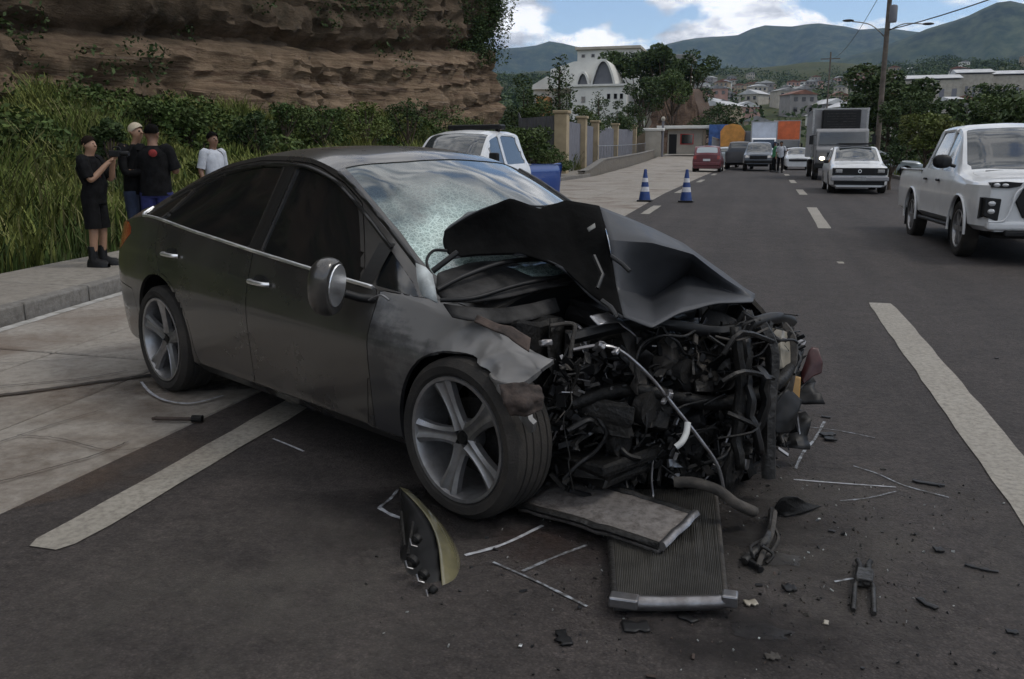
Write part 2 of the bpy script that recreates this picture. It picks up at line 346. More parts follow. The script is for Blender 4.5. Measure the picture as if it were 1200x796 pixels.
def patch(name, px, py, rx, ry, ang, mt, dz):
    c = gp(px, py); M = Matrix.Rotation(ang, 3, 'Z'); rows = []
    for i in range(9): rows.append([tuple((lambda v: (v.x, v.y, (ZG(v.x, v.y) if v.x < -2.9 else RZ(v.y))+dz))(c+M @ Vector(((i/4-1)*rx, (j/4-1)*ry, 0)))) for j in range(9)])
    o = MB().grid(rows).build(name, mt, fix=False); o['kind'] = 'structure'
    if o.data.polygons[0].normal.z < 0: o.data.flip_normals()
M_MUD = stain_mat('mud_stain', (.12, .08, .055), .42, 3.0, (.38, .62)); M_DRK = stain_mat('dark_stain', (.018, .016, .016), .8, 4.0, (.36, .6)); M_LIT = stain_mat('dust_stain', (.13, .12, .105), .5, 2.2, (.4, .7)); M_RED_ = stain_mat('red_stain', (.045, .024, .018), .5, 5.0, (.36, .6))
patch('mud_stain', 130, 470, 1.1, .5, .3, M_MUD, .0115); patch('mud_stain', 40, 550, 1.0, .5, .9, M_MUD, .0115)
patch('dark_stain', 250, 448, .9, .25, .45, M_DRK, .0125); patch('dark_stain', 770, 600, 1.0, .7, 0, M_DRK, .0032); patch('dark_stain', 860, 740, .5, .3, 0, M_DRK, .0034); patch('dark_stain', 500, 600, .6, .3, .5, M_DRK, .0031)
patch('dust_stain', 960, 620, 1.0, .8, .2, M_LIT, .003); patch('dust_stain', 300, 700, .9, .8, .2, M_LIT, .0033); patch('red_stain', 640, 640, .35, .2, 0, M_RED_, .0036)
# dark tyre scrub across the slabs and irregular cracks
def streak(pts, w, mt, nm, dz=.011):
    P3 = sm_curve([gp(x, y) for x, y in pts], 8); rows = []
    for i, p in enumerate(P3):
        t = (P3[min(i+1, len(P3)-1)]-P3[max(i-1, 0)]).normalized(); n_ = Vector((-t.y, t.x, 0)); w_ = w*(.7+.6*abs(nz(i*.5, pts[0][0]))); jx = .012*nz(i*.9, 4, pts[0][1])
        rows.append([(p.x+n_.x*(k*w_/2+jx), p.y+n_.y*(k*w_/2+jx), (ZG(p.x, p.y) if p.x < -2.86 else RZ(p.y))+dz) for k in (-1, 1)])
    o = MB().grid(rows).build(nm, mt, fix=False); o['kind'] = 'structure'
    if o.data.polygons[0].normal.z < 0: o.data.flip_normals()
M_TAR = mat('tar', (.022, .02, .019), .7, col2=(.05, .044, .038), vs=14)
streak([(-40, 470), (40, 460), (110, 450), (178, 441)], .07, M_TAR, 'tar_seam'); streak([(-10, 455), (90, 446), (150, 436)], .015, M_TAR, 'tar_seam')
streak([(-20, 572), (40, 556), (110, 536), (150, 520)], .012, M_TAR, 'crack'); streak([(20, 512), (70, 516), (130, 530), (190, 523)], .008, M_TAR, 'crack'); streak([(-10, 428), (60, 424), (120, 420)], .008, M_TAR, 'crack'); streak([(0, 520), (60, 500), (120, 482)], .008, M_TAR, 'crack')
yk = [y for y in np.linspace(-6, 34, 60)]
sheet('gutter_line', [(KX(y)+.19, y) for y in yk], [(KX(y)+.30, y) for y in yk], ZG, mat('worn_white', (.4, .39, .37), .8, col2=(.2, .19, .17), vs=7), dz=.009)
# kerb stones, each one a block
kerb = empty('kerb'); kerb['kind'] = 'structure'
def kerbrun(xf, y0, y1, L, w, parent, side=1, hgt=.15, cap=60):
    y = y0; i = 0
    while y < y1 and i < cap:
        a, b = y+.006, y+L-.006
        c = [(xf(a), a), (xf(a)+w*side, a), (xf(b)+w*side, b), (xf(b), b)]
        if side < 0: c = [c[1], c[0], c[3], c[2]]
        dz = rnd.uniform(-.004, .004)
        v = [(x, yy_, ZG(x, yy_)-.1) for x, yy_ in c]+[(x, yy_, ZG(x, yy_)+hgt+dz) for x, yy_ in c]
        bev(mesh('kerbstone', v, [(0,3,2,1),(4,5,6,7),(0,1,5,4),(1,2,6,5),(2,3,7,6),(3,0,4,7)], M_KERB, parent), .018, 2)
        y += L; i += 1
    return y
ye = kerbrun(KX, -5, 24, 1.0, .15, kerb); kerbrun(KX, ye, 41, 2.0, .15, kerb)
kr = empty('kerb'); kr['kind'] = 'structure'
kerbrun(lambda y: 5.60, 8, 30, 1.5, .15, kr); kerbrun(lambda y: 5.60, 30, 130, 5, .15, kr)
# pavement slabs behind the kerb
pv = empty('pavement'); pv['kind'] = 'structure'
y = -5.0
while y < 44:
    L = 1.5; a, b = y+.006, y+L-.006
    c = [(KX(a)-1.36+.0*a, a), (KX(a)-.004, a), (KX(b)-.004, b), (KX(b)-1.36, b)]
    v = [(x, q, ZG(x, q)-.05) for x, q in c]+[(x, q, ZG(x, q)+.142) for x, q in c]
    bev(mesh('slab', v, [(0,3,2,1),(4,5,6,7),(0,1,5,4),(1,2,6,5),(2,3,7,6),(3,0,4,7)], M_CONC2, pv), .006, 1); y += L
yk = list(np.linspace(41, 92, 20))
sheet('pavement', [(KX(y)-1.7, y) for y in yk], [(KX(y)-.2, y) for y in yk], ZG, M_CONC2, dz=.14)
# ---- distant mountains: two ranges, each real terrain with its own ridge line
def rng_mesh(name, ridge, D, depth, z0, seed, mt, rough=.05, x0=-400, x1=1900, front=.55):
    rows = []; n = 150; m = 34
    for j in range(m+1):
        s = j/m; row = []
        for i in range(n+1):
            px = x0+(x1-x0)*i/n; d = ray(px, 182); az = math.atan2(d.x, d.y)
            ypx = pw(px, ridge); 
            ang = (182-ypx)/1042*math.cos(0)      # crest height as seen along the road axis
            rad = D+(s-front)*depth; c = math.cos(az+YAW); 
            top = CAM_H+ang*(D*c)
            if s < front: h = z0+(top-z0)*(s/front)**1.25
            else: h = top-(top-z0)*((s-front)/(1-front))**1.2
            x, y = rad*math.sin(az), rad*math.cos(az)
            k = math.sin(min(1, s/front)*PI)*.95+.05
            h += D*rough*k*(noise.fractal(Vector((x/900+seed, y/900, seed)), 1.0, 2.1, 6))*.55
            h -= D*rough*2.0*k*abs(noise.noise(Vector((az*22+seed+.8*noise.noise(Vector((az*9, rad/D*3, 1))), rad/D*2.6, seed))))
            row.append((x, y, h))
        rows.append(row)
    o = MB().grid(rows).build(name, mt, fix=False, sm=80); o['kind'] = 'structure'; return o
rng_mesh('mountain_range', [(-400, 60), (300, 66), (600, 60), (625, 58), (645, 52), (668, 57), (700, 62), (750, 62), (790, 52), (820, 48), (853, 47), (875, 38), (893, 33), (912, 36), (945, 32), (975, 36), (1000, 41), (1022, 38), (1045, 40), (1090, 44), (1300, 50), (1900, 60)], 5200, 2600, 60, 1.7, M_MOUNT, .028)
rng_mesh('mountain', [(-400, 100), (600, 98), (860, 92), (930, 84), (980, 70), (1020, 60), (1050, 49), (1075, 38), (1100, 31), (1125, 22), (1145, 11), (1162, 8), (1180, 12), (1200, 19), (1260, 30), (1400, 50), (1900, 80)], 3400, 1700, 60, 9.1, M_MOUNT, .02)
# ---- rock face
CP = [(-15.0, -8), (-16.8, 6), (-17.4, 18), (-16.6, 30), (-15.5, 42), (-14.9, 48), (-15.0, 51.5), (-17.5, 54.5), (-24, 58), (-36, 66)]
cpts = sm_curve([(a, b, 0) for a, b in CP], 14)
cl = [0]
for a, b in zip(cpts, cpts[1:]): cl.append(cl[-1]+(b-a).length)
NS = 420; NH = 110; rows = []
csx = np.interp(np.linspace(0, cl[-1], NS), cl, [p.x for p in cpts]); csy = np.interp(np.linspace(0, cl[-1], NS), cl, [p.y for p in cpts])
def CLIFF(i, j):
    x, y = csx[i], csy[i]; i2 = min(i+4, NS-1); i1 = max(i-4, 0)
    t = Vector((csx[i2]-csx[i1], csy[i2]-csy[i1], 0)).normalized(); nrm = Vector((t.y, -t.x, 0))
    h = j/NH*19.0; z = .3+h
    warp = nz(x*.08, y*.08, z*.1)*1.6
    lay = z+warp*.35+.09*(48-y)
    o = -h*.13 - .9*smooth(6.6, 7.4, lay) + .75*smooth(7.0, 8.6, lay)
    st = noise.noise(Vector((0, 3.3, lay*2.1)))*.45+noise.noise(Vector((7, 1, lay*5.2)))*.22
    o += st*(1.15-.75*smooth(6.8, 8.5, lay))
    o += 1.3*nz(x*.16, y*.16, z*.10)+.50*nz(x*.5, y*.5, z*.34)-.40*abs(nz(x*.9, y*.9, z*.5))+.16*noise.noise(Vector((x*.15, y*.15, lay*13)))+.40*abs(nz(x*1.5, y*1.5, z*1.1))+.22*abs(nz(x*3.4, y*3.4, z*2.4))
    o -= .5*max(0, nz(x*.6, y*.6, z*.08+20))*2.0                  # gullies
    return (x+nrm.x*o, y+nrm.y*o, z+.12*nz(x*2, y*2, z*2))
cg = [[CLIFF(i, j) for i in range(NS)] for j in range(NH+1)]
top = [(p[0]-14, p[1]+6, p[2]+5) for p in cg[-1]]; cg.append(top)
def cliff_mat():
    m = mat('cliff_rock', (.15, .09, .06), .95, spec=.2); t = m.node_tree; b = t.nodes['Principled BSDF']
    c = N(t, 'ShaderNodeTexCoord'); mpp = N(t, 'ShaderNodeMapping'); mpp.inputs['Scale'].default_value = (.13, .13, 4.2); t.links.new(c.outputs['Object'], mpp.inputs[0])
    s_ = N(t, 'ShaderNodeTexNoise', i_Scale=1.0, i_Detail=7.0, i_Roughness=.7, i_Distortion=.3); t.links.new(mpp.outputs[0], s_.inputs['Vector'])
    r1 = ramp(t, [(.3, (.06, .045, .032)), (.42, (.21, .15, .10)), (.5, (.29, .22, .15)), (.56, (.13, .083, .056)), (.64, (.34, .27, .20)), (.75, (.18, .125, .085))], s_.outputs[0])
    s2_ = N(t, 'ShaderNodeTexNoise', i_Scale=.55, i_Detail=9.0, i_Roughness=.75); t.links.new(c.outputs['Object'], s2_.inputs['Vector'])
    r2 = ramp(t, [(.35, (.62, .6, .58)), (.6, (1.22, 1.18, 1.15))], s2_.outputs[0])
    mm = N(t, 'ShaderNodeMix', data_type='RGBA', blend_type='MULTIPLY'); mm.inputs[0].default_value = 1; t.links.new(r1.outputs[0], mm.inputs[6]); t.links.new(r2.outputs[0], mm.inputs[7])
    sp = N(t, 'ShaderNodeSeparateXYZ'); t.links.new(c.outputs['Object'], sp.inputs[0]); h = N(t, 'ShaderNodeMapRange'); h.inputs['From Min'].default_value = 6.4; h.inputs['From Max'].default_value = 7.4; my = N(t, 'ShaderNodeMath', operation='MULTIPLY_ADD'); my.inputs[1].default_value = -.09; my.inputs[2].default_value = 4.3; t.links.new(sp.outputs['Y'], my.inputs[0]); az_ = N(t, 'ShaderNodeMath', operation='ADD'); t.links.new(my.outputs[0], az_.inputs[0]); t.links.new(sp.outputs['Z'], az_.inputs[1]); t.links.new(az_.outputs[0], h.inputs['Value'])
    r3 = ramp(t, [(.3, (.04, .035, .023)), (.5, (.13, .095, .064)), (.7, (.23, .17, .12))], s2_.outputs[0])
    m2 = N(t, 'ShaderNodeMix', data_type='RGBA'); t.links.new(h.outputs[0], m2.inputs[0]); t.links.new(mm.outputs[2], m2.inputs[6]); t.links.new(r3.outputs[0], m2.inputs[7]); t.links.new(m2.outputs[2], b.inputs['Base Color'])
    n_ = N(t, 'ShaderNodeTexNoise', i_Scale=3.0, i_Detail=9.0, i_Roughness=.75); mp4 = N(t, 'ShaderNodeMapping'); mp4.inputs['Scale'].default_value = (1, 1, 3); t.links.new(c.outputs['Object'], mp4.inputs[0]); t.links.new(mp4.outputs[0], n_.inputs['Vector'])
    bp = N(t, 'ShaderNodeBump', i_Strength=1.0, i_Distance=.25); t.links.new(n_.outputs[0], bp.inputs['Height']); t.links.new(bp.outputs[0], b.inputs['Normal'])
    return m
cliff = MB().grid(cg).build('rock_cliff', cliff_mat(), fix=False); cliff['kind'] = 'structure'; shade(cliff, 50)
# ------------------------------------------------------------------ foliage
def leafmat(name, c, c2, island=.35): return mat(name, c, .7, col2=c2, vs=.9, island=island, spec=.25)
M_LEAF = leafmat('dark_foliage', (.028, .05, .016), (.05, .075, .022))
M_LEAF2 = leafmat('mid_foliage', (.04, .07, .018), (.075, .10, .03))
M_LEAF3 = leafmat('yellow_foliage', (.07, .10, .02), (.11, .12, .035))
M_BARK = mat('bark', (.07, .05, .035), .9, var=.4, vs=6, bump=.5, bs=20)
def leaves_np(rs, centres, radii, n, size, flat=.6):
    c = np.array(centres, float); r = np.array(radii, float)
    if r.ndim == 1: r = np.stack([r, r, r*.75], 1)
    k = rs.choice(len(c), n, p=(r[:, 0]**2/np.sum(r[:, 0]**2)))
    d = rs.normal(size=(n, 3)); d /= np.linalg.norm(d, axis=1)[:, None]
    rad = rs.uniform(.45, 1.0, n)**.5
    p = c[k]+d*r[k]*rad[:, None]
    a = rs.normal(size=(n, 3)); a[:, 2] *= flat; a /= np.linalg.norm(a, axis=1)[:, None]
    b = np.cross(a, rs.normal(size=(n, 3))); b /= np.linalg.norm(b, axis=1)[:, None]
    s = size*rs.uniform(.55, 1.3, n)[:, None]
    q = np.stack([p-a*s, p-b*s*.5+a*s*.1, p+a*s, p+b*s*.5+a*s*.1], 1).reshape(-1, 3)
    return q
def quads(name, q, mt, parent=None, kind=None):
    n = len(q)//4; me = bpy.data.meshes.new(name); me.vertices.add(4*n); me.vertices.foreach_set('co', q.astype(np.float32).ravel())
    me.loops.add(4*n); me.loops.foreach_set('vertex_index', np.arange(4*n, dtype=np.int32)); me.polygons.add(n)
    me.polygons.foreach_set('loop_start', np.arange(0, 4*n, 4, dtype=np.int32)); me.polygons.foreach_set('loop_total', np.full(n, 4, dtype=np.int32)); me.update(calc_edges=True)
    o = link(name, me, mt, parent)
    if kind: o['kind'] = kind
    return o
RS = np.random.default_rng(11)
def tree(loc, h, w, label, group=None, shape='round', mt=None, n=2600, leaf=.16, seed=0, name='tree', cat='tree', lean=0):
    rs = np.random.default_rng(seed+77); rr = random.Random(seed)
    root = empty(name, loc, rr.uniform(0, 6), label, cat, group)
    m = MB(); tr = h*.022+.03; hh = h*(.92 if shape == 'cone' else .6)
    tp = [(lean*t*t*h*.2+.05*h*nz(t*3, seed)*t, .04*h*nz(seed, t*3)*t, t*hh-.15) for t in (0, .25, .5, .75, 1)]
    m.tube(tp, [tr*1.3, tr, tr*.8, tr*.55, tr*.25], 7)
    cs = []; rd = []
    if shape == 'cone':
        for k in range(24):
            t = .12+.86*k/23; ww = w*.5*(1-t)**.6+.10*w; a = k*2.4
            x, y = math.cos(a)*ww*.5, math.sin(a)*ww*.5; z = h*t; cs.append((x, y, z)); rd.append(ww*.75); 
            m.tube([(tp[2][0]*t, 0, z-.3*ww), (x, y, z)], [tr*.3, .01], 5)
    else:
        nb = 11 if shape == 'round' else 8
        for k in range(nb):
            a = k*2.4+rr.uniform(-.4, .4); t = rr.uniform(.45, .92); q = rr.uniform(.25, .48)*w
            if k == 0: q = 0; t = .9
            x, y, z = math.cos(a)*q, math.sin(a)*q, h*t; cs.append((x, y, z)); rd.append(w*rr.uniform(.17, .28))
            b = Vector(tp[2 if t < .7 else 3]); m.tube([b, b.lerp(Vector((x, y, z)), .5)+Vector((0, 0, -.05*h)), (x, y, z)], [tr*.5, tr*.3, .015], 5)
            for _ in range(2):
                cs.append((x+rr.uniform(-1, 1)*w*.16, y+rr.uniform(-1, 1)*w*.16, z+rr.uniform(-.5, .7)*w*.14)); rd.append(w*rr.uniform(.07, .13))
    m.build('trunk', M_BARK, root, sm=60)
    quads('crown', leaves_np(rs, cs, rd, n, leaf), mt or M_LEAF, root)
    return root
# grass bank: long blades, thickest near the pavement
def grass(name, n, xr, yr, hf, zf, mt, seed, wid=.012, keep=None):
    rs = np.random.default_rng(seed); x = rs.uniform(*xr, n); y = rs.uniform(*yr, n)
    if keep is not None:
        k = np.array([keep(a, b) for a, b in zip(x, y)]); x, y = x[k], y[k]; n = len(x)
    z = np.array([zf(a, b) for a, b in zip(x, y)])-.03; h = hf*rs.uniform(.5, 1.35, n)*np.array([.75+1.5*nz(a*.45, b*.45, 3.) for a, b in zip(x, y)]).clip(.3)
    an = rs.uniform(0, 2*PI, n); ln = rs.uniform(.1, .55, n)*h; dx, dy = np.cos(an), np.sin(an); w = wid*rs.uniform(.6, 1.5, n)*(1+y.clip(0)/30)
    p0 = np.stack([x-dy*w, y+dx*w, z], 1); p1 = np.stack([x+dy*w, y-dx*w, z], 1)
    m0 = np.stack([x+dx*ln*.35+dy*w*.8, y+dy*ln*.35-dx*w*.8, z+h*.62], 1); m1 = np.stack([x+dx*ln*.35-dy*w*.8, y+dy*ln*.35+dx*w*.8, z+h*.62], 1)
    t0 = np.stack([x+dx*ln+dy*w*.15, y+dy*ln-dx*w*.15, z+h*.97], 1); t1 = np.stack([x+dx*ln-dy*w*.15, y+dy*ln+dx*w*.15, z+h*.95], 1)
    v = np.stack([p0, p1, m0, m1, t0, t1], 1).reshape(-1, 3); i = np.arange(n)*6
    f = np.concatenate([np.stack([i, i+1, i+2, i+3], 1), np.stack([i+3, i+2, i+4, i+5], 1)]).ravel()
    me = bpy.data.meshes.new(name); me.vertices.add(len(v)); me.vertices.foreach_set('co', v.astype(np.float32).ravel()); me.loops.add(len(f)); me.loops.foreach_set('vertex_index', f.astype(np.int32))
    me.polygons.add(2*n); me.polygons.foreach_set('loop_start', np.arange(0, 8*n, 4, dtype=np.int32)); me.polygons.foreach_set('loop_total', np.full(2*n, 4, dtype=np.int32)); me.update(calc_edges=True)
    return tag(link(name, me, mt), kind='stuff')
M_GRASS = mat('tall_grass', (.10, .14, .03), .75, col2=(.17, .175, .05), vs=.5, island=.4, spec=.2)
M_GRASS2 = mat('dry_grass', (.20, .18, .08), .8, col2=(.08, .09, .03), vs=.8, island=.4, spec=.2)
M_GRASS3 = mat('dark_grass', (.03, .055, .014), .75, col2=(.055, .08, .02), vs=.6, island=.4, spec=.2)
def onb(lo, hi, dens=None):
    def k(x, y):
        d = KX(y)-1.42-x
        return lo < d < hi and y/-x > .45 and (dens is None or dens(x, y))
    return k
grass('tall_grass', 120000, (-18, -7.5), (2, 52), .62, lambda x, y: ZG(x, y)+BANK(x, y), M_GRASS, 1, keep=onb(.25, 9.5, lambda x, y: nz(x*.3, y*.3, 9) > -.28))
grass('dark_grass', 70000, (-18, -7.5), (2, 52), .5, lambda x, y: ZG(x, y)+BANK(x, y), M_GRASS3, 2, keep=onb(.15, 9.5))
grass('dry_grass', 16000, (-18, -7.5), (2, 52), .75, lambda x, y: ZG(x, y)+BANK(x, y), M_GRASS2, 3, wid=.008, keep=onb(.0, 9.0, lambda x, y: nz(x*.25, y*.25, 2) > .0))
grass('roadside_grass', 30000, (5.8, 16), (9, 80), .3, lambda x, y: G(x, y), M_GRASS, 5, wid=.014)
# low leafy growth on the upper bank and creepers on the rock
q = []; rs = np.random.default_rng(5)
cc_ = []; rr_ = []
for k in range(1500):
    y = rs.uniform(3, 53); d = rs.uniform(1.4, 9.2); x = KX(y)-1.4-d
    if rs.uniform() > (.10+.9*smooth(3.0, 7.0, d)): continue
    if nz(x*.45, y*.3, 4) < .04: continue
    r_ = rs.uniform(.25, .95); cc_.append((x, y, ZG(x, y)+BANK(x, y)+r_*.45)); rr_.append(r_)
quads('bank_undergrowth', leaves_np(rs, cc_, rr_, 90000, .075), mat('undergrowth', (.035, .065, .017), .75, col2=(.085, .11, .03), vs=.35, island=.45, spec=.2), kind='stuff')
cc_ = []; rr_ = []
for k in range(2300):
    i = int(rs.integers(0, NS)); j = int(rs.integers(6, NH)); x, y, z = cg[j][i]
    if nz(x*.22, y*.22, z*.2) + .12*nz(x, y, z) + (.36 if z > 7 else -.12) + .42*smooth(34, 14, y)*(1 if z > 4.5 else .5) < .10 and not (j > NH-6) and not (i > NS*.72 and z > 3): continue
    if z < 7.0 and rs.uniform() < (.75 if y > 26 else .45) and i < NS*.72: continue
    r_ = rs.uniform(.22, .75); cc_.append((x+.15, y-.1, z)); rr_.append((r_, r_, r_*1.1))
for k in range(150):                                # creepers spilling over the far corner of the rock
    t_ = rs.uniform(); i = int(NS*(.735+.05*rs.uniform())); i = int(np.argmin((csx+14.9)**2+(csy-50)**2))+int(rs.integers(-8, 8)); j = int(rs.integers(36, NH)); x, y, z = cg[j][i]
    r_ = rs.uniform(.3, .95); cc_.append((x+rs.uniform(-.2, .9), y-.3+rs.uniform(-.4, .4), z)); rr_.append((r_, r_, r_*1.2))
quads('cliff_creeper', leaves_np(rs, cc_, rr_, 150000, .085), M_LEAF, kind='stuff')
# ------------------------------------------------------------------ car bodies: lofted skin cut into panels
def pchip(xk, yk, x):
    xk = np.array(xk, float); yk = np.array(yk, float); h = np.diff(xk); d = np.diff(yk)/h; n = len(xk)
    m = np.zeros(n); m[0] = d[0]; m[-1] = d[-1]
    for i in range(1, n-1):
        if d[i-1]*d[i] > 0: w1 = 2*h[i]+h[i-1]; w2 = h[i]+2*h[i-1]; m[i] = (w1+w2)/(w1/d[i-1]+w2/d[i])
    k = np.clip(np.searchsorted(xk, x)-1, 0, n-2); t = (x-xk[k])/h[k]; hh = h[k]
    return (2*t**3-3*t**2+1)*yk[k]+(t**3-2*t**2+t)*hh*m[k]+(-2*t**3+3*t**2)*yk[k+1]+(t**3-t**2)*hh*m[k+1]
class Loft:
    """keys: list (sill to centre) of (tableY, tableZ); sharp: key indices with a crease; sub: samples between keys"""
    def __init__(s, x0, x1, dx, keys, sharp, sub, extra=()):
        xs = np.unique(np.concatenate([np.linspace(x0, x1, int(round((x1-x0)/dx))+1), np.array(extra, float)])) if len(extra) else np.linspace(x0, x1, int(round((x1-x0)/dx))+1)
        s.xs = xs; K = []
        for ty, tz in keys:
            f = lambda t: pchip([a for a, _ in t], [b for _, b in t], xs) if isinstance(t, (list, tuple)) else np.full(len(xs), float(t))
            K.append(np.stack([f(ty), f(tz)], 1))
        s.K = np.array(K)                              # keys, xs, 2
        rows = []
        nk = len(K); s.jkey = []
        for k in range(nk-1):
            P1, P2 = s.K[k], s.K[k+1]
            m1 = (P2-s.K[k-1])/2 if (k > 0 and k not in sharp) else (P2-P1)
            if k+2 < nk and (k+1) not in sharp: m2 = (s.K[k+2]-P1)/2
            elif k+1 == nk-1: m2 = np.stack([(P2-P1)[:, 0], np.zeros(len(xs))], 1)
            else: m2 = P2-P1
            s.jkey.append(len(rows))
            for q in range(sub[k]):
                t = q/sub[k]; rows.append((2*t**3-3*t**2+1)*P1+(t**3-2*t**2+t)*m1+(-2*t**3+3*t**2)*P2+(t**3-t**2)*m2)
        s.jkey.append(len(rows)); rows.append(s.K[-1])
        half = np.array(rows)                          # j, i, 2
        nj = len(rows); V = np.zeros((2*nj-1, len(xs), 3))
        V[:nj, :, 0] = xs; V[:nj, :, 1] = -half[:, :, 0]; V[:nj, :, 2] = half[:, :, 1]
        V[nj:, :, 0] = xs; V[nj:, :, 1] = half[:-1][::-1][:, :, 0]; V[nj:, :, 2] = half[:-1][::-1][:, :, 1]
        s.V = V; s.nj = nj
    def yside(s, x, z, off=0.0):                       # half width of the side at (x, z), below the rail
        i = int(np.clip(np.searchsorted(s.xs, x), 1, len(s.xs)-1)); t = (x-s.xs[i-1])/(s.xs[i]-s.xs[i-1])
        jm = s.jkey[s.rail]+1; P = s.V[:jm, i-1]*(1-t)+s.V[:jm, i]*t
        return float(np.interp(z, P[:, 2], -P[:, 1]))+off
    def ztop(s, x, y):
        i = int(np.clip(np.searchsorted(s.xs, x), 1, len(s.xs)-1)); t = (x-s.xs[i-1])/(s.xs[i]-s.xs[i-1])
        j0 = s.jkey[s.rail]; P = s.V[j0:s.nj, i-1]*(1-t)+s.V[j0:s.nj, i]*t
        return float(np.interp(-abs(y), P[:, 1], P[:, 2]))
def inpoly(px, py, poly):
    ins = np.zeros(px.shape, bool); n = len(poly)
    for i in range(n):
        x1, y1 = poly[i]; x2, y2 = poly[(i+1) % n]
        if y1 == y2: continue
        c = ((y1 > py) != (y2 > py)) & (px < (x2-x1)*(py-y1)/(y2-y1)+x1); ins ^= c
    return ins
def nearest(p, poly):
    best = 1e9; bq = p
    for i in range(len(poly)):
        a = np.array(poly[i]); b = np.array(poly[(i+1) % len(poly)]); ab = b-a; t = np.clip(np.dot(p-a, ab)/max(1e-12, ab@ab), 0, 1); q = a+ab*t; d = np.hypot(*(p-q))
        if d < best: best, bq = d, q
    return best, bq
def cut_body(L, regions, parent, bodymat, body_name='body', flange=.02, cell=None, warp=None, sharpang=35):
    """regions: dict(name, proj 'side'|'top', poly, mat, side -1/+1, hole, inset). First match wins."""
    V = L.V.copy(); nj2, ni, _ = V.shape; jr = L.jkey[L.rail]; cell = cell or .05
    C = (V[:-1, :-1]+V[1:, :-1]+V[:-1, 1:]+V[1:, 1:])/4
    jj = np.arange(nj2-1)[:, None]*np.ones(ni-1)[None, :]
    top = (jj >= jr) & (jj < nj2-1-jr); ide = np.full(C.shape[:2], -1)
    for r, g_ in enumerate(regions):
        if g_['proj'] == 'side': m = (~top) & (np.sign(C[..., 1]) == g_['side']) & inpoly(C[..., 0], C[..., 2], g_['poly'])
        else: m = top & inpoly(C[..., 0], C[..., 1], g_['poly'])
        ide[(ide == -1) & m] = r
    # snap border vertices to the region outlines
    for j in range(nj2):
        for i in range(ni):
            s_ = {int(ide[a, b]) for a in (j-1, j) for b in (i-1, i) if 0 <= a < nj2-1 and 0 <= b < ni-1}
            if len(s_) < 2: continue
            bd = (cell*1.1, None, None)
            istop = jr < j < nj2-1-jr
            for r in s_:
                if r < 0: continue
                g_ = regions[r]; ax = [0, 2] if g_['proj'] == 'side' else [0, 1]
                if (g_['proj'] == 'top') != istop and not (g_['proj'] == 'side' and not istop): continue
                d, q_ = nearest(V[j, i][ax], g_['poly'])
                if d < bd[0]: bd = (d, q_, ax)
            if bd[1] is None: continue
            a = V[j, min(i+1, ni-1)]-V[j, max(i-1, 0)]; b = V[min(j+1, nj2-1), i]-V[max(j-1, 0), i]; nrm = np.cross(a, b)
            dp = np.zeros(3); dp[bd[2]] = bd[1]-V[j, i][bd[2]]; o = 1 if bd[2] == [0, 2] else 2
            if abs(nrm[o]) > 1e-9: dp[o] = np.clip(-(nrm@dp)/nrm[o], -cell, cell)
            V[j, i] += dp
    if warp is not None:
        for j in range(nj2):
            for i in range(ni): V[j, i] = warp(V[j, i])
    out = {}
    for r in range(-1, len(regions)):
        g_ = regions[r] if r >= 0 else dict(name=body_name, mat=bodymat)
        if g_.get('hole'): continue
        fs = np.argwhere(ide == r)
        if not len(fs): continue
        idx = {}; v = []; f = []
        def vid(j, i):
            if (j, i) not in idx: idx[(j, i)] = len(v); v.append(V[j, i].copy())
            return idx[(j, i)]
        for j, i in fs: f.append((vid(j, i), vid(j, i+1), vid(j+1, i+1), vid(j+1, i)))
        bm = bmesh.new(); bv_ = [bm.verts.new(tuple(p)) for p in v]
        for q_ in f:
            try: bm.faces.new([bv_[k] for k in q_])
            except Exception: pass
        bmesh.ops.remove_doubles(bm, verts=bm.verts, dist=.0006); bm.normal_update()
        ins = g_.get('inset', 0)
        be = [e for e in bm.edges if e.is_boundary]; bvs = {w for e in be for w in e.verts}
        if ins:
            for w in bm.verts: w.co -= w.normal*ins*(1 if w.calc_area is None else 1) if False else w.normal*ins
            # (grid winding faces outward; inset moves glass inward)
        elif flange:
            mv = {}
            for w in bvs:
                cen = Vector(); 
                for ff in w.link_faces: cen += ff.calc_center_median()
                dvec = cen/len(w.link_faces)-w.co
                if dvec.length > 1e-5: mv[w] = dvec.normalized()*.0028
            for w, d_ in mv.items(): w.co += d_
            nr = {w: w.normal.copy() for w in bvs}
            ret = bmesh.ops.extrude_edge_only(bm, edges=be); nv = [x for x in ret['geom'] if isinstance(x, bmesh.types.BMVert)]
            # move the new rim inward
            lut = {}
            for w in nv:
                src = min(bvs, key=lambda q_: (q_.co-w.co).length_squared) if len(bvs) < 1 else None
            for w in nv:
                for e in w.link_edges:
                    o_ = e.other_vert(w)
                    if o_ in nr: w.co -= nr[o_]*flange; break
        me = bpy.data.meshes.new(g_['name']); bm.to_mesh(me); bm.free()
        o = link(g_['name'], me, g_['mat'], parent); shade(o, sharpang); out.setdefault(g_['name'], []).append(o)
        if g_.get('label'): o['label'] = g_['label']
    return out
def circ(cx, cz, r, n=40, a0=0, a1=2*PI): return [(cx+r*math.cos(a0+(a1-a0)*i/n), cz+r*math.sin(a0+(a1-a0)*i/n)) for i in range(n)]
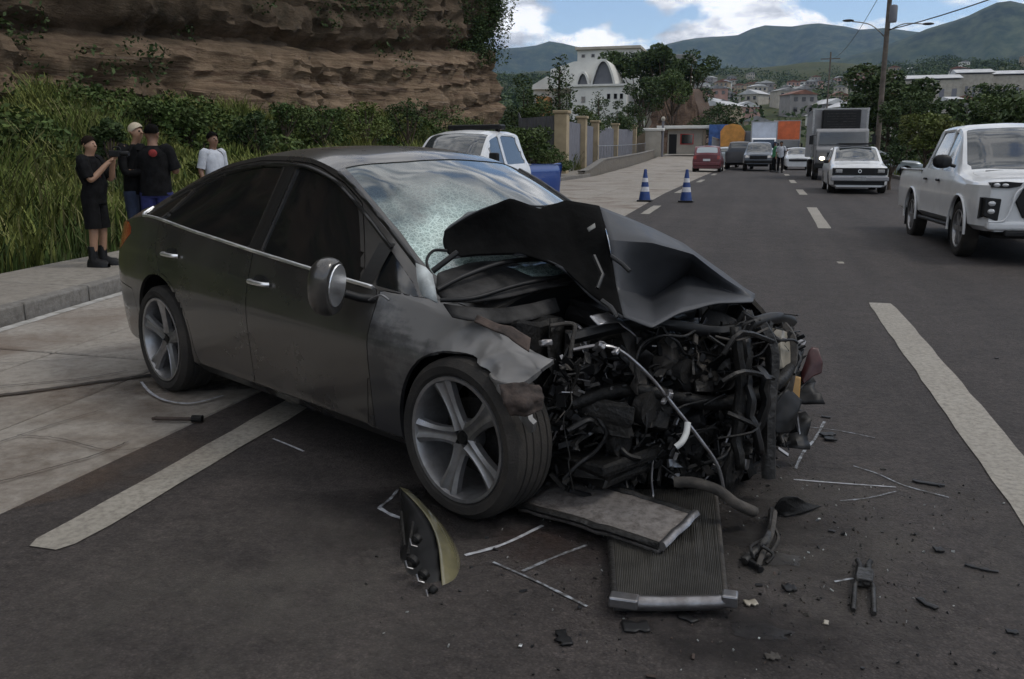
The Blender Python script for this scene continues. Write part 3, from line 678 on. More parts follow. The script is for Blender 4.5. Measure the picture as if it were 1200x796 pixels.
# ---- wheel: tyre, rim, spokes, hub, nuts, disc; axis along y, outer face toward -y
def wheel(parent, loc, rt, rr_, w, mt_rim, side=-1, spokes=5, detail=True, steer=0, name='wheel', spin=0, tread=True):
    root = empty(name, loc, steer + (0 if side < 0 else PI), parent=parent)
    h = w/2; m = MB(); e = rt-rr_
    prof = [(rr_*.98, h*.55), (rr_, h*.86), (rr_+e*.25, h*1.0), (rr_+e*.62, h*1.04), (rt-.018, h*.93), (rt-.004, h*.80), (rt, h*.62)]
    if tread:
        for a in (.5, .18, -.18, -.5): prof += [(rt, h*(a+.09)), (rt-.005, h*(a+.07)), (rt-.005, h*(a+.02)), (rt, h*(a-.01))]
    prof += [(rt, -h*.62), (rt-.004, -h*.80), (rt-.018, -h*.93), (rt-e*.38, -h*1.04), (rr_+e*.25, -h), (rr_, -h*.86), (rr_*.98, -h*.55)]
    m.lathe(prof, 48 if detail else 20, 'y', close=True)
    m.build('tyre', M_RUB, root, sm=30)
    r = MB(); r.lathe([(rr_*.995, -h*.86), (rr_*1.03, -h*.9), (rr_*1.02, -h*.98), (rr_*.965, -h*.96), (rr_*.93, -h*.80), (rr_*.90, -h*.2), (rr_*.88, h*.7), (rr_*.99, h*.86)], 48 if detail else 20, 'y')
    r.build('rim', mt_rim, root, sm=35)
    d = MB(); d.lathe([(0, -h*.05), (rr_*.62, -h*.05), (rr_*.62, h*.08), (0, h*.08)], 28, 'y'); d.build('brake_disc', M_BLKM if detail else M_BLACK, root, sm=30)
    if not detail:
        d = MB(); 
        for k in range(spokes):
            a = 2*PI*k/spokes+spin; M = Matrix.Rotation(a, 3, 'Y'); c = M @ Vector((rr_*.52, 0, 0)); d.box(c+Vector((0, -h*.72, 0)), (rr_*.9, .02, rr_*.24), M)
        d.lathe([(0, -h*.86), (rr_*.2, -h*.84), (rr_*.24, -h*.6)], 12, 'y'); d.build('spokes', mt_rim, root); return root
    for k in range(spokes):
        a = 2*PI*k/spokes+spin; ca, sa = math.cos(a), math.sin(a)
        st = []                                       # (radius, half width, y front, y back)
        for t in np.linspace(0, 1, 7):
            rad = rr_*(.13+.82*t); wd = rr_*(.165-.06*math.sin(PI*min(1, t*1.05))**.8+.05*t); yf = -h*(.66+.24*t**1.5) ; st.append((rad, wd, yf))
        g_ = MB(); P = []
        for rad, wd, yf in st:
            row = []
            for q_, dy in ((-1, .030), (-1, .004), (-.55, -.004), (-.18, .006), (.18, .006), (.55, -.004), (1, .004), (1, .030)):
                u_, v_ = rad, q_*wd; row.append((u_*ca-v_*sa, yf+dy, u_*sa+v_*ca))
            P.append(row)
        g_.grid(P); shade(g_.build('spoke', mt_rim, root), 40)
    hb = MB(); hb.lathe([(0, -h*.62), (rr_*.10, -h*.61), (rr_*.13, -h*.55), (rr_*.29, -h*.60), (rr_*.31, -h*.45), (rr_*.25, 0)], 30, 'y'); hb.build('hub', mt_rim, root, sm=40)
    cp = MB(); cp.lathe([(0, -h*.66), (rr_*.10, -h*.655), (rr_*.115, -h*.58)], 20, 'y'); cp.build('centre_cap', M_BLKM, root, sm=40)
    for k in range(5):
        a = 2*PI*(k+.5)/5+spin; nb = MB(); nb.lathe([(0, -h*.615), (.014, -h*.615), (.017, -h*.5)], 8, 'y', (math.cos(a)*rr_*.2, 0, math.sin(a)*rr_*.2)); nb.build('wheel_nut', M_BLACK, root)
    return root
def parented_tube(name, pts, r, mt, parent, n=8): return tube(name, pts, r, mt, parent, n)

# ================================================================== the wrecked sedan
M_WRECK = mat('dusty_grey_paint', (.062, .060, .059), .30, .6, col2=(.10, .093, .086), vs=2.2, rv=.10, coat=.6, bump=.03, bs=6, thr=(.3, .75))
M_SCUFF = mat('scraped_grey_paint', (.10, .10, .105), .5, .4, col2=(.24, .225, .21), vs=5, rv=.12, bump=.4, bs=9, thr=(.35, .7))
def scraped():
    m = mat('scraped_fender_paint', (.06, .06, .063), .34, .5, coat=.3); t = m.node_tree; b = t.nodes['Principled BSDF']; c = N(t, 'ShaderNodeTexCoord'); O = c.outputs['Object']
    sp = N(t, 'ShaderNodeSeparateXYZ'); t.links.new(O, sp.inputs[0]); n_ = N(t, 'ShaderNodeTexNoise', i_Scale=4.0, i_Detail=8.0, i_Roughness=.7); t.links.new(O, n_.inputs['Vector']); mp_ = N(t, 'ShaderNodeMapping'); mp_.inputs['Scale'].default_value = (3, 20, 26); mp_.inputs['Rotation'].default_value = (0, .3, 0); t.links.new(O, mp_.inputs[0]); n2_ = N(t, 'ShaderNodeTexNoise', i_Scale=1.6, i_Detail=6.0); t.links.new(mp_.outputs[0], n2_.inputs['Vector'])
    zx = N(t, 'ShaderNodeMath', operation='MULTIPLY_ADD'); t.links.new(sp.outputs['Z'], zx.inputs[0]); zx.inputs[1].default_value = .9; t.links.new(sp.outputs['X'], zx.inputs[2])
    a = N(t, 'ShaderNodeMapRange'); a.inputs['From Min'].default_value = -.05; a.inputs['From Max'].default_value = .75; t.links.new(zx.outputs[0], a.inputs['Value'])
    s_ = N(t, 'ShaderNodeMath', operation='MULTIPLY_ADD'); t.links.new(a.outputs[0], s_.inputs[0]); s_.inputs[1].default_value = .55; t.links.new(n_.outputs[0], s_.inputs[2]); s3 = N(t, 'ShaderNodeMath', operation='MULTIPLY_ADD'); t.links.new(n2_.outputs[0], s3.inputs[0]); s3.inputs[1].default_value = .35; t.links.new(s_.outputs[0], s3.inputs[2])
    r_ = ramp(t, [(.72, (.058, .058, .061)), (.88, (.12, .118, .118)), (1.0, (.20, .195, .19))], s3.outputs[0]); t.links.new(r_.outputs[0], b.inputs['Base Color']); rr_ = ramp(t, [(.7, .32), (1.0, .55)], s3.outputs[0]); t.links.new(rr_.outputs[0], b.inputs['Roughness'])
    return m
M_SCUFF = scraped()
M_TRIMB = mat('window_rubber', (.012, .012, .012), .35)
M_RIMA = mat('alloy', (.38, .38, .39), .36, .8, col2=(.19, .183, .178), vs=7, rv=.1)
WA = R(-29.12); WL = Vector((-.648, 3.826, 0))
wreck = empty('wrecked_sedan', WL, WA, 'dark grey four-door sedan with its front torn off, hood folded up and windscreen shattered', 'car')
WMi = (Matrix.Translation(WL) @ Matrix.Rotation(WA, 4, 'Z')).inverted()
def wl(px, py, D): return WMi @ pd(px, py, D)          # a point on a sight line, in the car's own frame
T = lambda *a: list(a)
beltz = T((-3.62,.93),(-3.3,.995),(-2.95,1.03),(-2.2,1.0),(-1.5,.965),(-.8,.93),(-.3,.90),(0,.865),(.4,.79),(.62,.70))
belty = T((-3.62,.66),(-3.5,.74),(-3.2,.795),(-2.9,.82),(-2.2,.847),(-1.5,.857),(-.8,.85),(-.3,.82),(0,.80),(.4,.74),(.62,.66))
railz = T((-3.62,.985),(-3.3,1.06),(-3.1,1.09),(-2.8,1.195),(-2.5,1.305),(-2.2,1.385),(-1.8,1.435),(-1.5,1.44),(-1.2,1.395),(-1.0,1.315),(-.7,1.165),(-.4,1.01),(-.22,.93),(0,.90),(.4,.84),(.62,.76))
raily = T((-3.62,.56),(-3.3,.67),(-3.05,.69),(-2.8,.66),(-2.5,.62),(-2.2,.595),(-1.8,.585),(-1.5,.59),(-1.2,.605),(-1.0,.625),(-.7,.67),(-.4,.725),(-.22,.765),(0,.75),(.4,.68),(.62,.58))
cenz = T((-3.62,1.02),(-3.55,1.06),(-3.3,1.10),(-3.0,1.145),(-2.85,1.20),(-2.5,1.345),(-2.2,1.43),(-1.8,1.485),(-1.5,1.49),(-1.25,1.475),(-1.0,1.415),(-.7,1.30),(-.4,1.175),(-.1,1.03),(.02,.975),(.4,.93),(.62,.88))
def low(x): return .034*max(0.0, x+2.95)
beltz = [(x, z-low(x)) for x, z in beltz]; railz = [(x, z-low(x)) for x, z in railz]; cenz = [(x, z-low(x)*(.8 if x < -1 else .9)) for x, z in cenz]
m1z = [(x, pw(x, railz)+(pw(x, cenz)-pw(x, railz))*.62) for x, _ in cenz]; m1y = [(x, pw(x, raily)*.66) for x, _ in cenz]
wd = T((-3.62,.78),(-3.5,.87),(-3.25,.94),(-2.6,1.0),(-.3,1.0),(.2,.985),(.62,.9))
sc = lambda k: [(x, k*s_) for x, s_ in wd]
keysF = [(sc(.80), T((-3.62,.30),(-3.2,.20),(-2.6,.17),(.3,.17),(.62,.2))), (sc(.885), T((-3.62,.34),(-3.2,.245),(.62,.245))), (sc(.902), .42), (sc(.915), T((-3.62,.66),(-2.9,.66),(-.3,.61),(.62,.60))), (sc(.897), T((-3.62,.80),(-2.5,.83),(-1.5,.765),(-.3,.68),(.62,.58))), (belty, beltz), (raily, railz), (m1y, m1z), (0.0, cenz)]
LF = Loft(-3.62, .62, .024, keysF, {1, 4, 5, 6}, [2, 7, 9, 6, 7, 16, 9, 10]); LF.rail = 6
def gline(x0, x1, tab, off, n): return [(x, pw(x, tab)+off) for x in np.linspace(x0, x1, n)]
def rz_(x): return float(pchip([a for a, _ in railz], [b for _, b in railz], np.array([x]))[0])
def bz_(x): return float(pchip([a for a, _ in beltz], [b for _, b in beltz], np.array([x]))[0])
def win(xa, xb, lo=.018, hi=.055, n=14, xta=None, xtb=None):
    xta = xa if xta is None else xta; xtb = xb if xtb is None else xtb
    return [(x, bz_(x)+lo) for x in np.linspace(xa, xb, n)]+[(x, rz_(x)-hi) for x in np.linspace(xtb, xta, n)]
regs = []
for sd_ in (-1, 1):
    A1 = circ(0, .305, .362); A2 = circ(-2.65, .345, .368)
    regs += [dict(name='arch', proj='side', poly=A1+[], mat=None, side=sd_, hole=True), dict(name='arch', proj='side', poly=A2, mat=None, side=sd_, hole=True)]
    regs.append(dict(name='arch', proj='side', poly=[(-.362,.1),(.362,.1),(.362,.305),(-.362,.305)], mat=None, side=sd_, hole=True))
    regs.append(dict(name='arch', proj='side', poly=[(-3.018,.1),(-2.282,.1),(-2.282,.345),(-3.018,.345)], mat=None, side=sd_, hole=True))
    regs.append(dict(name='front_side_window', proj='side', poly=win(-1.52, -.70, xta=-1.51, xtb=-.93), mat=M_GLASSD, side=sd_, inset=.010))
    regs.append(dict(name='quarter_window', proj='side', poly=win(-.61, -.34, hi=.05, xta=-.64, xtb=-.40, n=6), mat=M_GLASSD, side=sd_, inset=.008))
    regs.append(dict(name='rear_side_window', proj='side', poly=win(-2.70, -1.64, xta=-2.52, xtb=-1.65), mat=M_GLASSD, side=sd_, inset=.010))
    regs.append(dict(name='rear_quarter_window', proj='side', poly=win(-3.0, -2.735, lo=.018, hi=.06, xta=-2.82, xtb=-2.56, n=6), mat=M_GLASSD, side=sd_, inset=.006))
    fd = [(-1.585, .25), (-.60, .25), (-.56, .50), (-.56, .80), (-.57, bz_(-.57)+.004)]+[(-.66, bz_(-.66)+.006)]+[(x, rz_(x)-.022) for x in (-.92, -1.1, -1.3, -1.4, -1.575)]
    rd = [(-2.20, .25), (-1.595, .25), (-1.587, rz_(-1.587)-.022)]+[(x, rz_(x)-.022) for x in (-1.9, -2.1, -2.3, -2.5)]+[(-2.60, rz_(-2.6)-.05), (-2.715, bz_(-2.7)+.01), (-2.70, .90), (-2.62, .78)]+[(-2.65+.395*math.cos(a), .345+.395*math.sin(a)) for a in (1.45, 1.2, .95, .7, .45, .2, 0)]+[(-2.24, .30)]
    regs.append(dict(name='front_door', proj='side', poly=fd, mat=M_WRECK, side=sd_))
    regs.append(dict(name='rear_door', proj='side', poly=rd, mat=M_WRECK, side=sd_))
    regs.append(dict(name='gone', proj='side', poly=[(.30, .1), (.9, .1), (.9, 1.2), (.14, 1.2), (.17, .95), (.36, .74), (.34, .60), (.42, .46), (.37, .42)] if sd_ < 0 else [(.4, 0), (.9, 0), (.9, 1.2), (.3, 1.2), (.35, .6)], mat=None, side=sd_, hole=True))
    regs.append(dict(name='sill', proj='side', poly=[(-2.27, .05), (-.38, .05), (-.38, .238), (-2.27, .238)], mat=M_WRECK, side=sd_))
    fen = [(-.55, .2), (.9, .2), (.9, bz_(.5)+.3), (-.2, bz_(-.2)+.003), (-.55, bz_(-.55)+.003)]
    regs.append(dict(name='front_fender', proj='side', poly=[(-.55, .2), (-.55, bz_(-.55)+.004), (-.2, bz_(-.2)+.03), (-.2, 1.3), (.9, 1.3), (.9, .2)], mat=M_SCUFF if sd_ < 0 else M_WRECK, side=sd_, label='scraped and crumpled front fender' if sd_ < 0 else None))
    regs.append(dict(name='rear_bumper', proj='side', poly=[(-3.9, 0), (-3.02, 0), (-3.02, .36), (-3.10, .58), (-3.9, .62)], mat=M_WRECK, side=sd_))
    regs.append(dict(name='tail_light', proj='side', poly=[(-3.9, .76), (-3.40, .80), (-3.16, .93), (-3.28, .985), (-3.9, .99)], mat=M_RED, side=sd_))
regs.append(dict(name='gone', proj='top', poly=[(.0, -1), (.9, -1), (.9, 1), (.0, 1)], mat=None, hole=True))
def xh(y): return -1.19+.12*(1-(y/.6)**2)              # header line
def xc(y): return -.30+.30*(1-(y/.75)**2)              # cowl line
ys_ = np.linspace(-.56, .56, 13)
wsp = [(xh(y), y) for y in ys_]+[(-.96, .60), (-.66, .645), (-.36, .70)]+[(xc(y), y) for y in np.linspace(.69, -.69, 15)]+[(-.36, -.70), (-.66, -.645), (-.96, -.60)]
regs.append(dict(name='windscreen', proj='top', poly=wsp, mat=None, inset=.004))
rwp = [(-2.27-.04*(1-(y/.55)**2), y) for y in np.linspace(-.53, .53, 9)]+[(-2.95-.08*(1-(y/.6)**2), y) for y in np.linspace(.60, -.60, 9)]
regs.append(dict(name='rear_window', proj='top', poly=rwp, mat=M_GLASSD, inset=.006))
regs.append(dict(name='trunk_lid', proj='top', poly=[(-3.9, -.62), (-3.07, -.62), (-3.12, 0), (-3.07, .62), (-3.9, .62)], mat=M_WRECK))
def shatter():
    m = mat('shattered_glass', (.04, .05, .05), .08, 0, coat=.7, spec=.7); t = m.node_tree; b = t.nodes['Principled BSDF']
    c = N(t, 'ShaderNodeTexCoord'); O = c.outputs['Object']
    v1 = N(t, 'ShaderNodeTexVoronoi', feature='DISTANCE_TO_EDGE', i_Scale=34.0); v2 = N(t, 'ShaderNodeTexVoronoi', feature='DISTANCE_TO_EDGE', i_Scale=95.0); big = N(t, 'ShaderNodeTexNoise', i_Scale=2.6, i_Detail=5.0)
    mpp = N(t, 'ShaderNodeMapping'); mpp.inputs['Location'].default_value = (.30, .55, -.95); t.links.new(O, mpp.inputs[0]); ln = N(t, 'ShaderNodeVectorMath', operation='LENGTH'); t.links.new(mpp.outputs[0], ln.inputs[0])
    for q in (v1, v2, big): t.links.new(O, q.inputs['Vector'])
    a = ramp(t, [(0, 1.0), (.07, .25), (.2, 0.0)], v1.outputs['Distance']); d = ramp(t, [(0, .8), (.1, .2), (.3, .0)], v2.outputs['Distance'])
    am = N(t, 'ShaderNodeMath', operation='MAXIMUM'); t.links.new(a.outputs[0], am.inputs[0]); t.links.new(d.outputs[0], am.inputs[1])
    dist = ramp(t, [(.08, 1.0), (.38, .85), (.58, .28), (.78, .05)], ln.outputs['Value'])
    dd = N(t, 'ShaderNodeMath', operation='MULTIPLY'); t.links.new(dist.outputs[0], dd.inputs[0]); nb = ramp(t, [(.38, .12), (.58, 1.0)], big.outputs[0]); t.links.new(nb.outputs[0], dd.inputs[1])
    fm = N(t, 'ShaderNodeMath', operation='MULTIPLY'); t.links.new(am.outputs[0], fm.inputs[0]); t.links.new(dd.outputs[0], fm.inputs[1])
    gl = N(t, 'ShaderNodeMath', operation='MULTIPLY', use_clamp=True); gl.inputs[1].default_value = .75; t.links.new(dd.outputs[0], gl.inputs[0])
    base = ramp(t, [(0, (.035, .045, .047)), (.5, (.10, .16, .145)), (1, (.26, .38, .34))], gl.outputs[0])
    mm = N(t, 'ShaderNodeMix', data_type='RGBA'); t.links.new(fm.outputs[0], mm.inputs[0]); t.links.new(base.outputs[0], mm.inputs[6]); mm.inputs[7].default_value = (.7, .85, .8, 1); t.links.new(mm.outputs[2], b.inputs['Base Color'])
    ro = ramp(t, [(0, .06), (.6, .42), (1, .6)], dd.outputs[0]); t.links.new(ro.outputs[0], b.inputs['Roughness'])
    bp = N(t, 'ShaderNodeBump', i_Distance=.004); t.links.new(dd.outputs[0], bp.inputs['Strength']); t.links.new(v1.outputs['Distance'], bp.inputs['Height']); t.links.new(bp.outputs[0], b.inputs['Normal'])
    return m
M_SHAT = shatter()
for r_ in regs:
    if r_['name'] == 'windscreen': r_['mat'] = M_SHAT
def warpF(p):
    x, y, z = p; q = np.array(p)
    if y < 0 and x > -.62 and z < .97:                 # crumpled right fender
        k = smooth(-.35, .25, x); v = Vector((x*5, y*3, z*6))
        vr = noise.voronoi(Vector((x*6.5, y*3, z*6.5)))[0]; n_ = (vr[1]-vr[0])*-.055+.02+noise.noise(v)*.04-abs(noise.noise(v*1.5+Vector((3, 3, 3))))*.075+abs(noise.noise(v*3.1+Vector((1, 5, 3))))*.04
        q[1] += (-n_)*k*.7 - .045*smooth(.0, .3, x)*smooth(.5, .7, z)
        q[2] += -.09*smooth(-.05, .35, x)*smooth(.5, .9, z)+.008*noise.noise(v*1.4)*k
        q[0] += .03*noise.noise(v*1.3+Vector((9, 0, 0)))*k
    if y > 0 and x > -.3: q[1] += .06*noise.noise(Vector((x*5, y*4, z*5)))*smooth(-.3, .2, x)
    if z > .95 and x > -1.25 and abs(y) < .72:         # caved windscreen
        d = math.hypot(x+.42, (y+.28)*.8); q[2] -= .05*math.exp(-(d/.3)**2)*smooth(.74, .5, abs(y)) ; q[2] += .008*noise.noise(Vector((x*7, y*7, 0)))*math.exp(-(d/.5)**2)
    return q
wp = cut_body(LF, regs, wreck, M_WRECK, cell=.03, warp=warpF)
# rear closing panel, floor, inner shell
endp = [(-3.615, float(p[1]), float(p[2])) for p in LF.V[:, 0]]
mesh('rear_panel', endp, [tuple(range(len(endp)))], M_WRECK, wreck)
box('rear_bumper_bar', (-3.64, 0, .52), (.10, 1.25, .34), M_WRECK, wreck, .04); box('number_plate', (-3.70, 0, .58), (.012, .33, .16), M_PWHITE, wreck, .004)
m = MB(); m.box((-1.55, 0, .21), (2.9, 1.44, .08)); m.box((-3.2, 0, .42), (.62, 1.3, .36)); m.box((-2.65, 0, .62), (.78, 1.16, .5)); m.box((-1.5, 0, .55), (2.1, 1.56, .55)); m.build('floor_pan', M_BLACK, wreck)
for s_ in (-1, 1):
    for ax in (0, -2.65):                               # wheel arch liners
        m = MB(); P = []
        for a in np.linspace(-.35, PI+.35, 20): P.append([(ax+.375*math.cos(a), s_*(.875 if ax else .84), (.345 if ax else .305)+.375*math.sin(a)), (ax+.375*math.cos(a), s_*.52, (.345 if ax else .305)+.375*math.sin(a))])
        if ax == 0 and s_ < 0: P = P[8:]
        m.grid(P); shade(m.build('arch_liner', M_BLACK, wreck), 60)
# interior seen through the glass: seats, dashboard, steering wheel
for yy_ in (-.36, .36):
    s1 = empty('front_seat', (-1.35, yy_, .5), 0, parent=wreck)
    bev(box('cushion', (.05, 0, .02), (.5, .48, .14), M_BLACK, s1), .04, 3); bev(MB().box((-.28, 0, .36), (.14, .46, .62), Matrix.Rotation(R(-12), 3, 'Y')).build('backrest', M_BLACK, s1), .05, 3); bev(box('headrest', (-.37, 0, .76), (.1, .26, .17), M_BLACK, s1), .04, 3)
bev(box('dashboard', (-.42, 0, .84), (.55, 1.3, .16), M_BLACK, wreck), .05, 3)
m = MB(); m.lathe([(.17+.014*math.cos(a), .014*math.sin(a)) for a in np.linspace(0, 2*PI, 9)[:-1]], 24, 'x', close=True); o = m.build('steering_wheel', M_BLACK, wreck, sm=60); o.location = (-.8, .36, .88); o.rotation_euler = (0, R(-25), 0)
# chrome belt strip, window seals, handles, mirror
for s_ in (-1, 1):
    pts = [(x, s_*(LF.yside(x, bz_(x)+.008)+.005), bz_(x)+.008) for x in np.linspace(-3.0, -.60, 60)]
    pts = [(-3.045, s_*(LF.yside(-3.045, bz_(-3.04)+.06)+.005), bz_(-3.04)+.055), (-3.035, s_*(LF.yside(-3.03, bz_(-3.03)+.02)+.005), bz_(-3.03)+.022)]+pts
    tube('chrome_strip', pts, .0095, M_CHROME, wreck, 6)
    tube('window_seal', [(x, s_*(LF.yside(x, rz_(x)-.042)+.002), rz_(x)-.042) for x in np.linspace(-2.80, -.62, 60)], .010, M_TRIMB, wreck, 6)
    for xx in (-1.58,): 
        pts = [(xx+.0*z, s_*(LF.yside(xx, z)+.001), z) for z in np.linspace(bz_(xx)+.02, rz_(xx)-.045, 10)]
        m = MB(); m.grid([[(p[0]-.05, p[1]*1.002, p[2]), (p[0], p[1]+s_*.004, p[2]), (p[0]+.055, p[1]*1.002, p[2])] for p in pts]); m.build('pillar_trim', M_TRIMB, wreck, fix=False)
    pts = [(-.655, z) for z in np.linspace(bz_(-.65)+.0, rz_(-.655)-.04, 8)]
    m = MB(); m.grid([[(x-.045, s_*(LF.yside(x-.045, z)+.004), z), (x+.04, s_*(LF.yside(x+.04, z)+.004), z)] for x, z in pts]); m.build('pillar_trim', M_TRIMB, wreck, fix=False)
    for xx, zz in ((-1.46, .785), (-2.45, .845)):
        hd = empty('door_handle', (xx, s_*(LF.yside(xx, zz)), zz), 0, parent=wreck)
        o = MB().lathe([(0, -.002), (.07, -.001), (.078, .002)], 24, 'y').build('recess', M_BLACK, hd); o.scale = (1, 1, .5)
        tube('grip', sm_curve([(-.088, -s_*-.004, .0), (-.07, s_*.026, .002), (0, s_*.034, .002), (.07, s_*.026, 0), (.088, s_*.004, -.002)], 4), .012, M_CHROME, hd, 8)
# mirror knocked round, hanging from its foot
def blob(name, c, r, mt, parent, rot=(0, 0, 0), n=20, pw_=1.0, cut=None):
    m = MB(); P = []
    for i in range(n//2+1):
        a = -PI/2+PI*i/(n//2); row = []
        for k in range(n+1):
            b = 2*PI*k/n; v = Vector((math.cos(a)*math.cos(b), math.cos(a)*math.sin(b), math.sin(a)))
            v = Vector([math.copysign(abs(q)**pw_, q) for q in v]); 
            if cut is not None and v.x > cut: v.x = cut
            row.append((v.x*r[0], v.y*r[1], v.z*r[2]))
        P.append(row)
    m.grid(P); o = m.build(name, mt, parent, sm=50); o.location = c; o.rotation_euler = rot; return o
mr_ = empty('door_mirror', (-.60, -.93, .83), 0, parent=wreck)
blob('mirror_shell', (-.075, -.085, .03), (.075, .085, .125), M_WRECK, mr_, (R(8), R(8), R(25)), 24, .8, .55)
tube('mirror_foot', [(.03, .08, -.03), (0, .02, -.02), (-.03, -.03, 0)], [.02, .018, .018], M_BLACK, mr_)
m = MB(); m.lathe([(0, 0), (.09, 0), (.095, -.01)], 24, 'x'); o = m.build('mirror_glass', M_CHROME, mr_); o.scale = (1, .72, 1); o.location = (-.035, -.06, .035); o.rotation_euler = (0, R(8), R(25))
ml = empty('door_mirror', (-.62, .93, .90), 0, parent=wreck); blob('mirror_shell', (0, .03, .03), (.07, .12, .08), M_WRECK, ml, (0, 0, 0), 20, .8); tube('mirror_foot', [(.03, -.1, -.03), (0, 0, 0)], .03, M_BLACK, ml)
# torn light paint and seam at the foot of the right pillar
tube('pillar_edge', [(x, -(pw(x, raily)+.004), pw(x, railz)+.004) for x in np.linspace(-1.15, -.25, 30)], .012, M_TRIMB, wreck, 6)
tube('pillar_edge', [(x, (pw(x, raily)+.004), pw(x, railz)+.004) for x in np.linspace(-1.15, -.25, 30)], .012, M_TRIMB, wreck, 6)
M_BARE = mat('bare_white_panel', (.5, .54, .54), .6, col2=(.2, .21, .21), vs=9)
m = MB(); m.grid([[wl(487, 308, 3.30), wl(499, 313, 3.28), wl(507, 322, 3.28)], [wl(489, 330, 3.26), wl(501, 331, 3.24), wl(510, 336, 3.25)], [wl(494, 347, 3.24), wl(503, 350, 3.22), wl(513, 355, 3.23)]]); o = m.build('torn_pillar_cover', M_BARE, wreck, sm=60)
o.modifiers.new('s', 'SOLIDIFY').thickness = .006
wheel(wreck, (0, -.80, .322), .322, .245, .235, M_RIMA, -1, steer=R(2), spin=.68)
wheel(wreck, (-2.65, -.80, .322), .322, .245, .235, M_RIMA, -1, spin=.25)
wheel(wreck, (-2.65, .80, .322), .322, .245, .235, M_RIMA, 1, detail=False)
wheel(wreck, (.02, .80, .322), .322, .245, .235, M_RIMA, 1, detail=False, steer=R(-14))
# ---- the torn-open front: folded hood, cowl, engine bay wreckage
def surf(name, rows, mt, parent=wreck, sub=2, th=.004, noise_=0.0, lab=None, ns=6.0, crease=None, simple=False, jag=0):
    nr, nc = len(rows), len(rows[0]); v = [Vector(p) for r in rows for p in r]
    f = [(i*nc+j, i*nc+j+1, (i+1)*nc+j+1, (i+1)*nc+j) for i in range(nr-1) for j in range(nc-1)]
    bm = bmesh.new(); bv_ = [bm.verts.new(p) for p in v]; [bm.faces.new([bv_[k] for k in q_]) for q_ in f]
    if crease:
        cl_ = bm.edges.layers.float.new('crease_edge')
        for e in bm.edges:
            ids = sorted(w.index if w.index >= 0 else 0 for w in e.verts)
        bm.verts.index_update()
        for e in bm.edges:
            a, b = sorted(w.index for w in e.verts)
            for kind, k, val in crease:
                if kind == 'row' and a//nc == k and b//nc == k: e[cl_] = val
                if kind == 'col' and a % nc == k and b % nc == k: e[cl_] = val
    me = bpy.data.meshes.new(name); bm.to_mesh(me); bm.free(); o = link(name, me, mt, parent); shade(o, 50)
    s_ = o.modifiers.new('s', 'SUBSURF'); s_.levels = s_.render_levels = sub
    if simple: s_.subdivision_type = 'SIMPLE'
    s_.boundary_smooth = 'PRESERVE_CORNERS'
    if noise_:
        tx = bpy.data.textures.new(name, 'CLOUDS'); tx.noise_scale = 1/ns; d_ = o.modifiers.new('d', 'DISPLACE'); d_.texture = tx; d_.strength = noise_; d_.mid_level = .5
    o.modifiers.new('t', 'SOLIDIFY').thickness = th
    if lab: o['label'] = lab
    return o
M_HOODP = mat('hood_paint', (.028, .030, .034), .62, .25, col2=(.048, .05, .056), vs=4, rv=.1, coat=.08, bump=.05, bs=8)
P = lambda x, y, d: wl(x, y, d)
# outer skin: ridge on top, near faces hang toward the viewer, far side falls back
hood = [
 [P(548,250,4.05), P(570,246,4.05), P(610,238,4.10), P(640,247,4.25), P(680,240,4.3), P(720,252,4.3), P(770,276,4.15), P(815,300,4.05), P(852,326,3.92), P(884,346,3.75)],
 [P(521,272,3.50), P(545,254,3.52), P(597,232,3.56), P(631,246,3.66), P(662,236,3.72), P(702,243,3.74), P(748,262,3.80), P(800,286,3.82), P(842,316,3.76), P(884,349,3.66)]]
near = [hood[1][5:],
 [P(714,282,3.50), P(764,284,3.48), P(812,298,3.56), P(846,325,3.62), P(884,350,3.63)],
 [P(722,340,3.46), P(764,350,3.72), P(806,320,3.78), P(843,338,3.68), P(883,352,3.59)],
 [P(730,372,3.24), P(764,385,3.18), P(796,368,3.30), P(842,356,3.44), P(882,355,3.54)]]
inner = [hood[1][:6],
 [P(518,282,3.48), P(548,274,3.54), P(600,262,3.58), P(640,282,3.62), P(672,276,3.64), P(714,282,3.50)],
 [P(520,292,3.46), P(552,288,3.54), P(604,284,3.58), P(648,302,3.58), P(682,316,3.52), P(722,340,3.46)],
 [P(530,302,3.42), P(556,299,3.52), P(610,298,3.56), P(658,314,3.52), P(692,346,3.42), P(730,372,3.24)]]
M_HOODI = mat('hood_underside', (.004, .004, .004), .85, var=.3, vs=8, bump=.3, bs=25, spec=.06)
surf('folded_hood', hood, M_HOODP, sub=3, th=.005, noise_=.012, ns=5, crease=[('row', 1, 1)], jag=1)
surf('folded_hood', near, M_HOODP, sub=3, th=.005, noise_=.010, ns=5, crease=[('row', 1, .6), ('row', 2, .9), ('col', 1, .8), ('col', 2, .8), ('col', 3, .5), ('row', 0, 1)], jag=1)
surf('hood_underside', inner, M_HOODI, sub=3, th=.008, noise_=.014, ns=6, crease=[('col', 2, .8), ('col', 3, .6), ('col', 4, .6), ('row', 0, 1)], jag=1)
tube('hood_edge', sm_curve([inner[3][k] for k in range(6)], 5), .007, M_HOODP, wreck, 6)
surf('torn_insulation', [[P(688,268,3.48), P(697,262,3.5)], [P(690,272,3.47), P(698,267,3.48)]], M_DUST if False else mat('pale_tear', (.16, .16, .15), .8), sub=1, th=.003)
for k, (a_, b_, c_) in enumerate((((696, 300, 3.42), (706, 322, 3.36), (700, 338, 3.34)), ((716, 300, 3.42), (730, 310, 3.40), (738, 318, 3.38)), ((705, 352, 3.3), (716, 360, 3.28), (724, 372, 3.26)))):
    tube('hood_rib', [P(*a_), P(*b_), P(*c_)], .009, mat('ribs_grey', (.02, .02, .02), .5), wreck, 6)
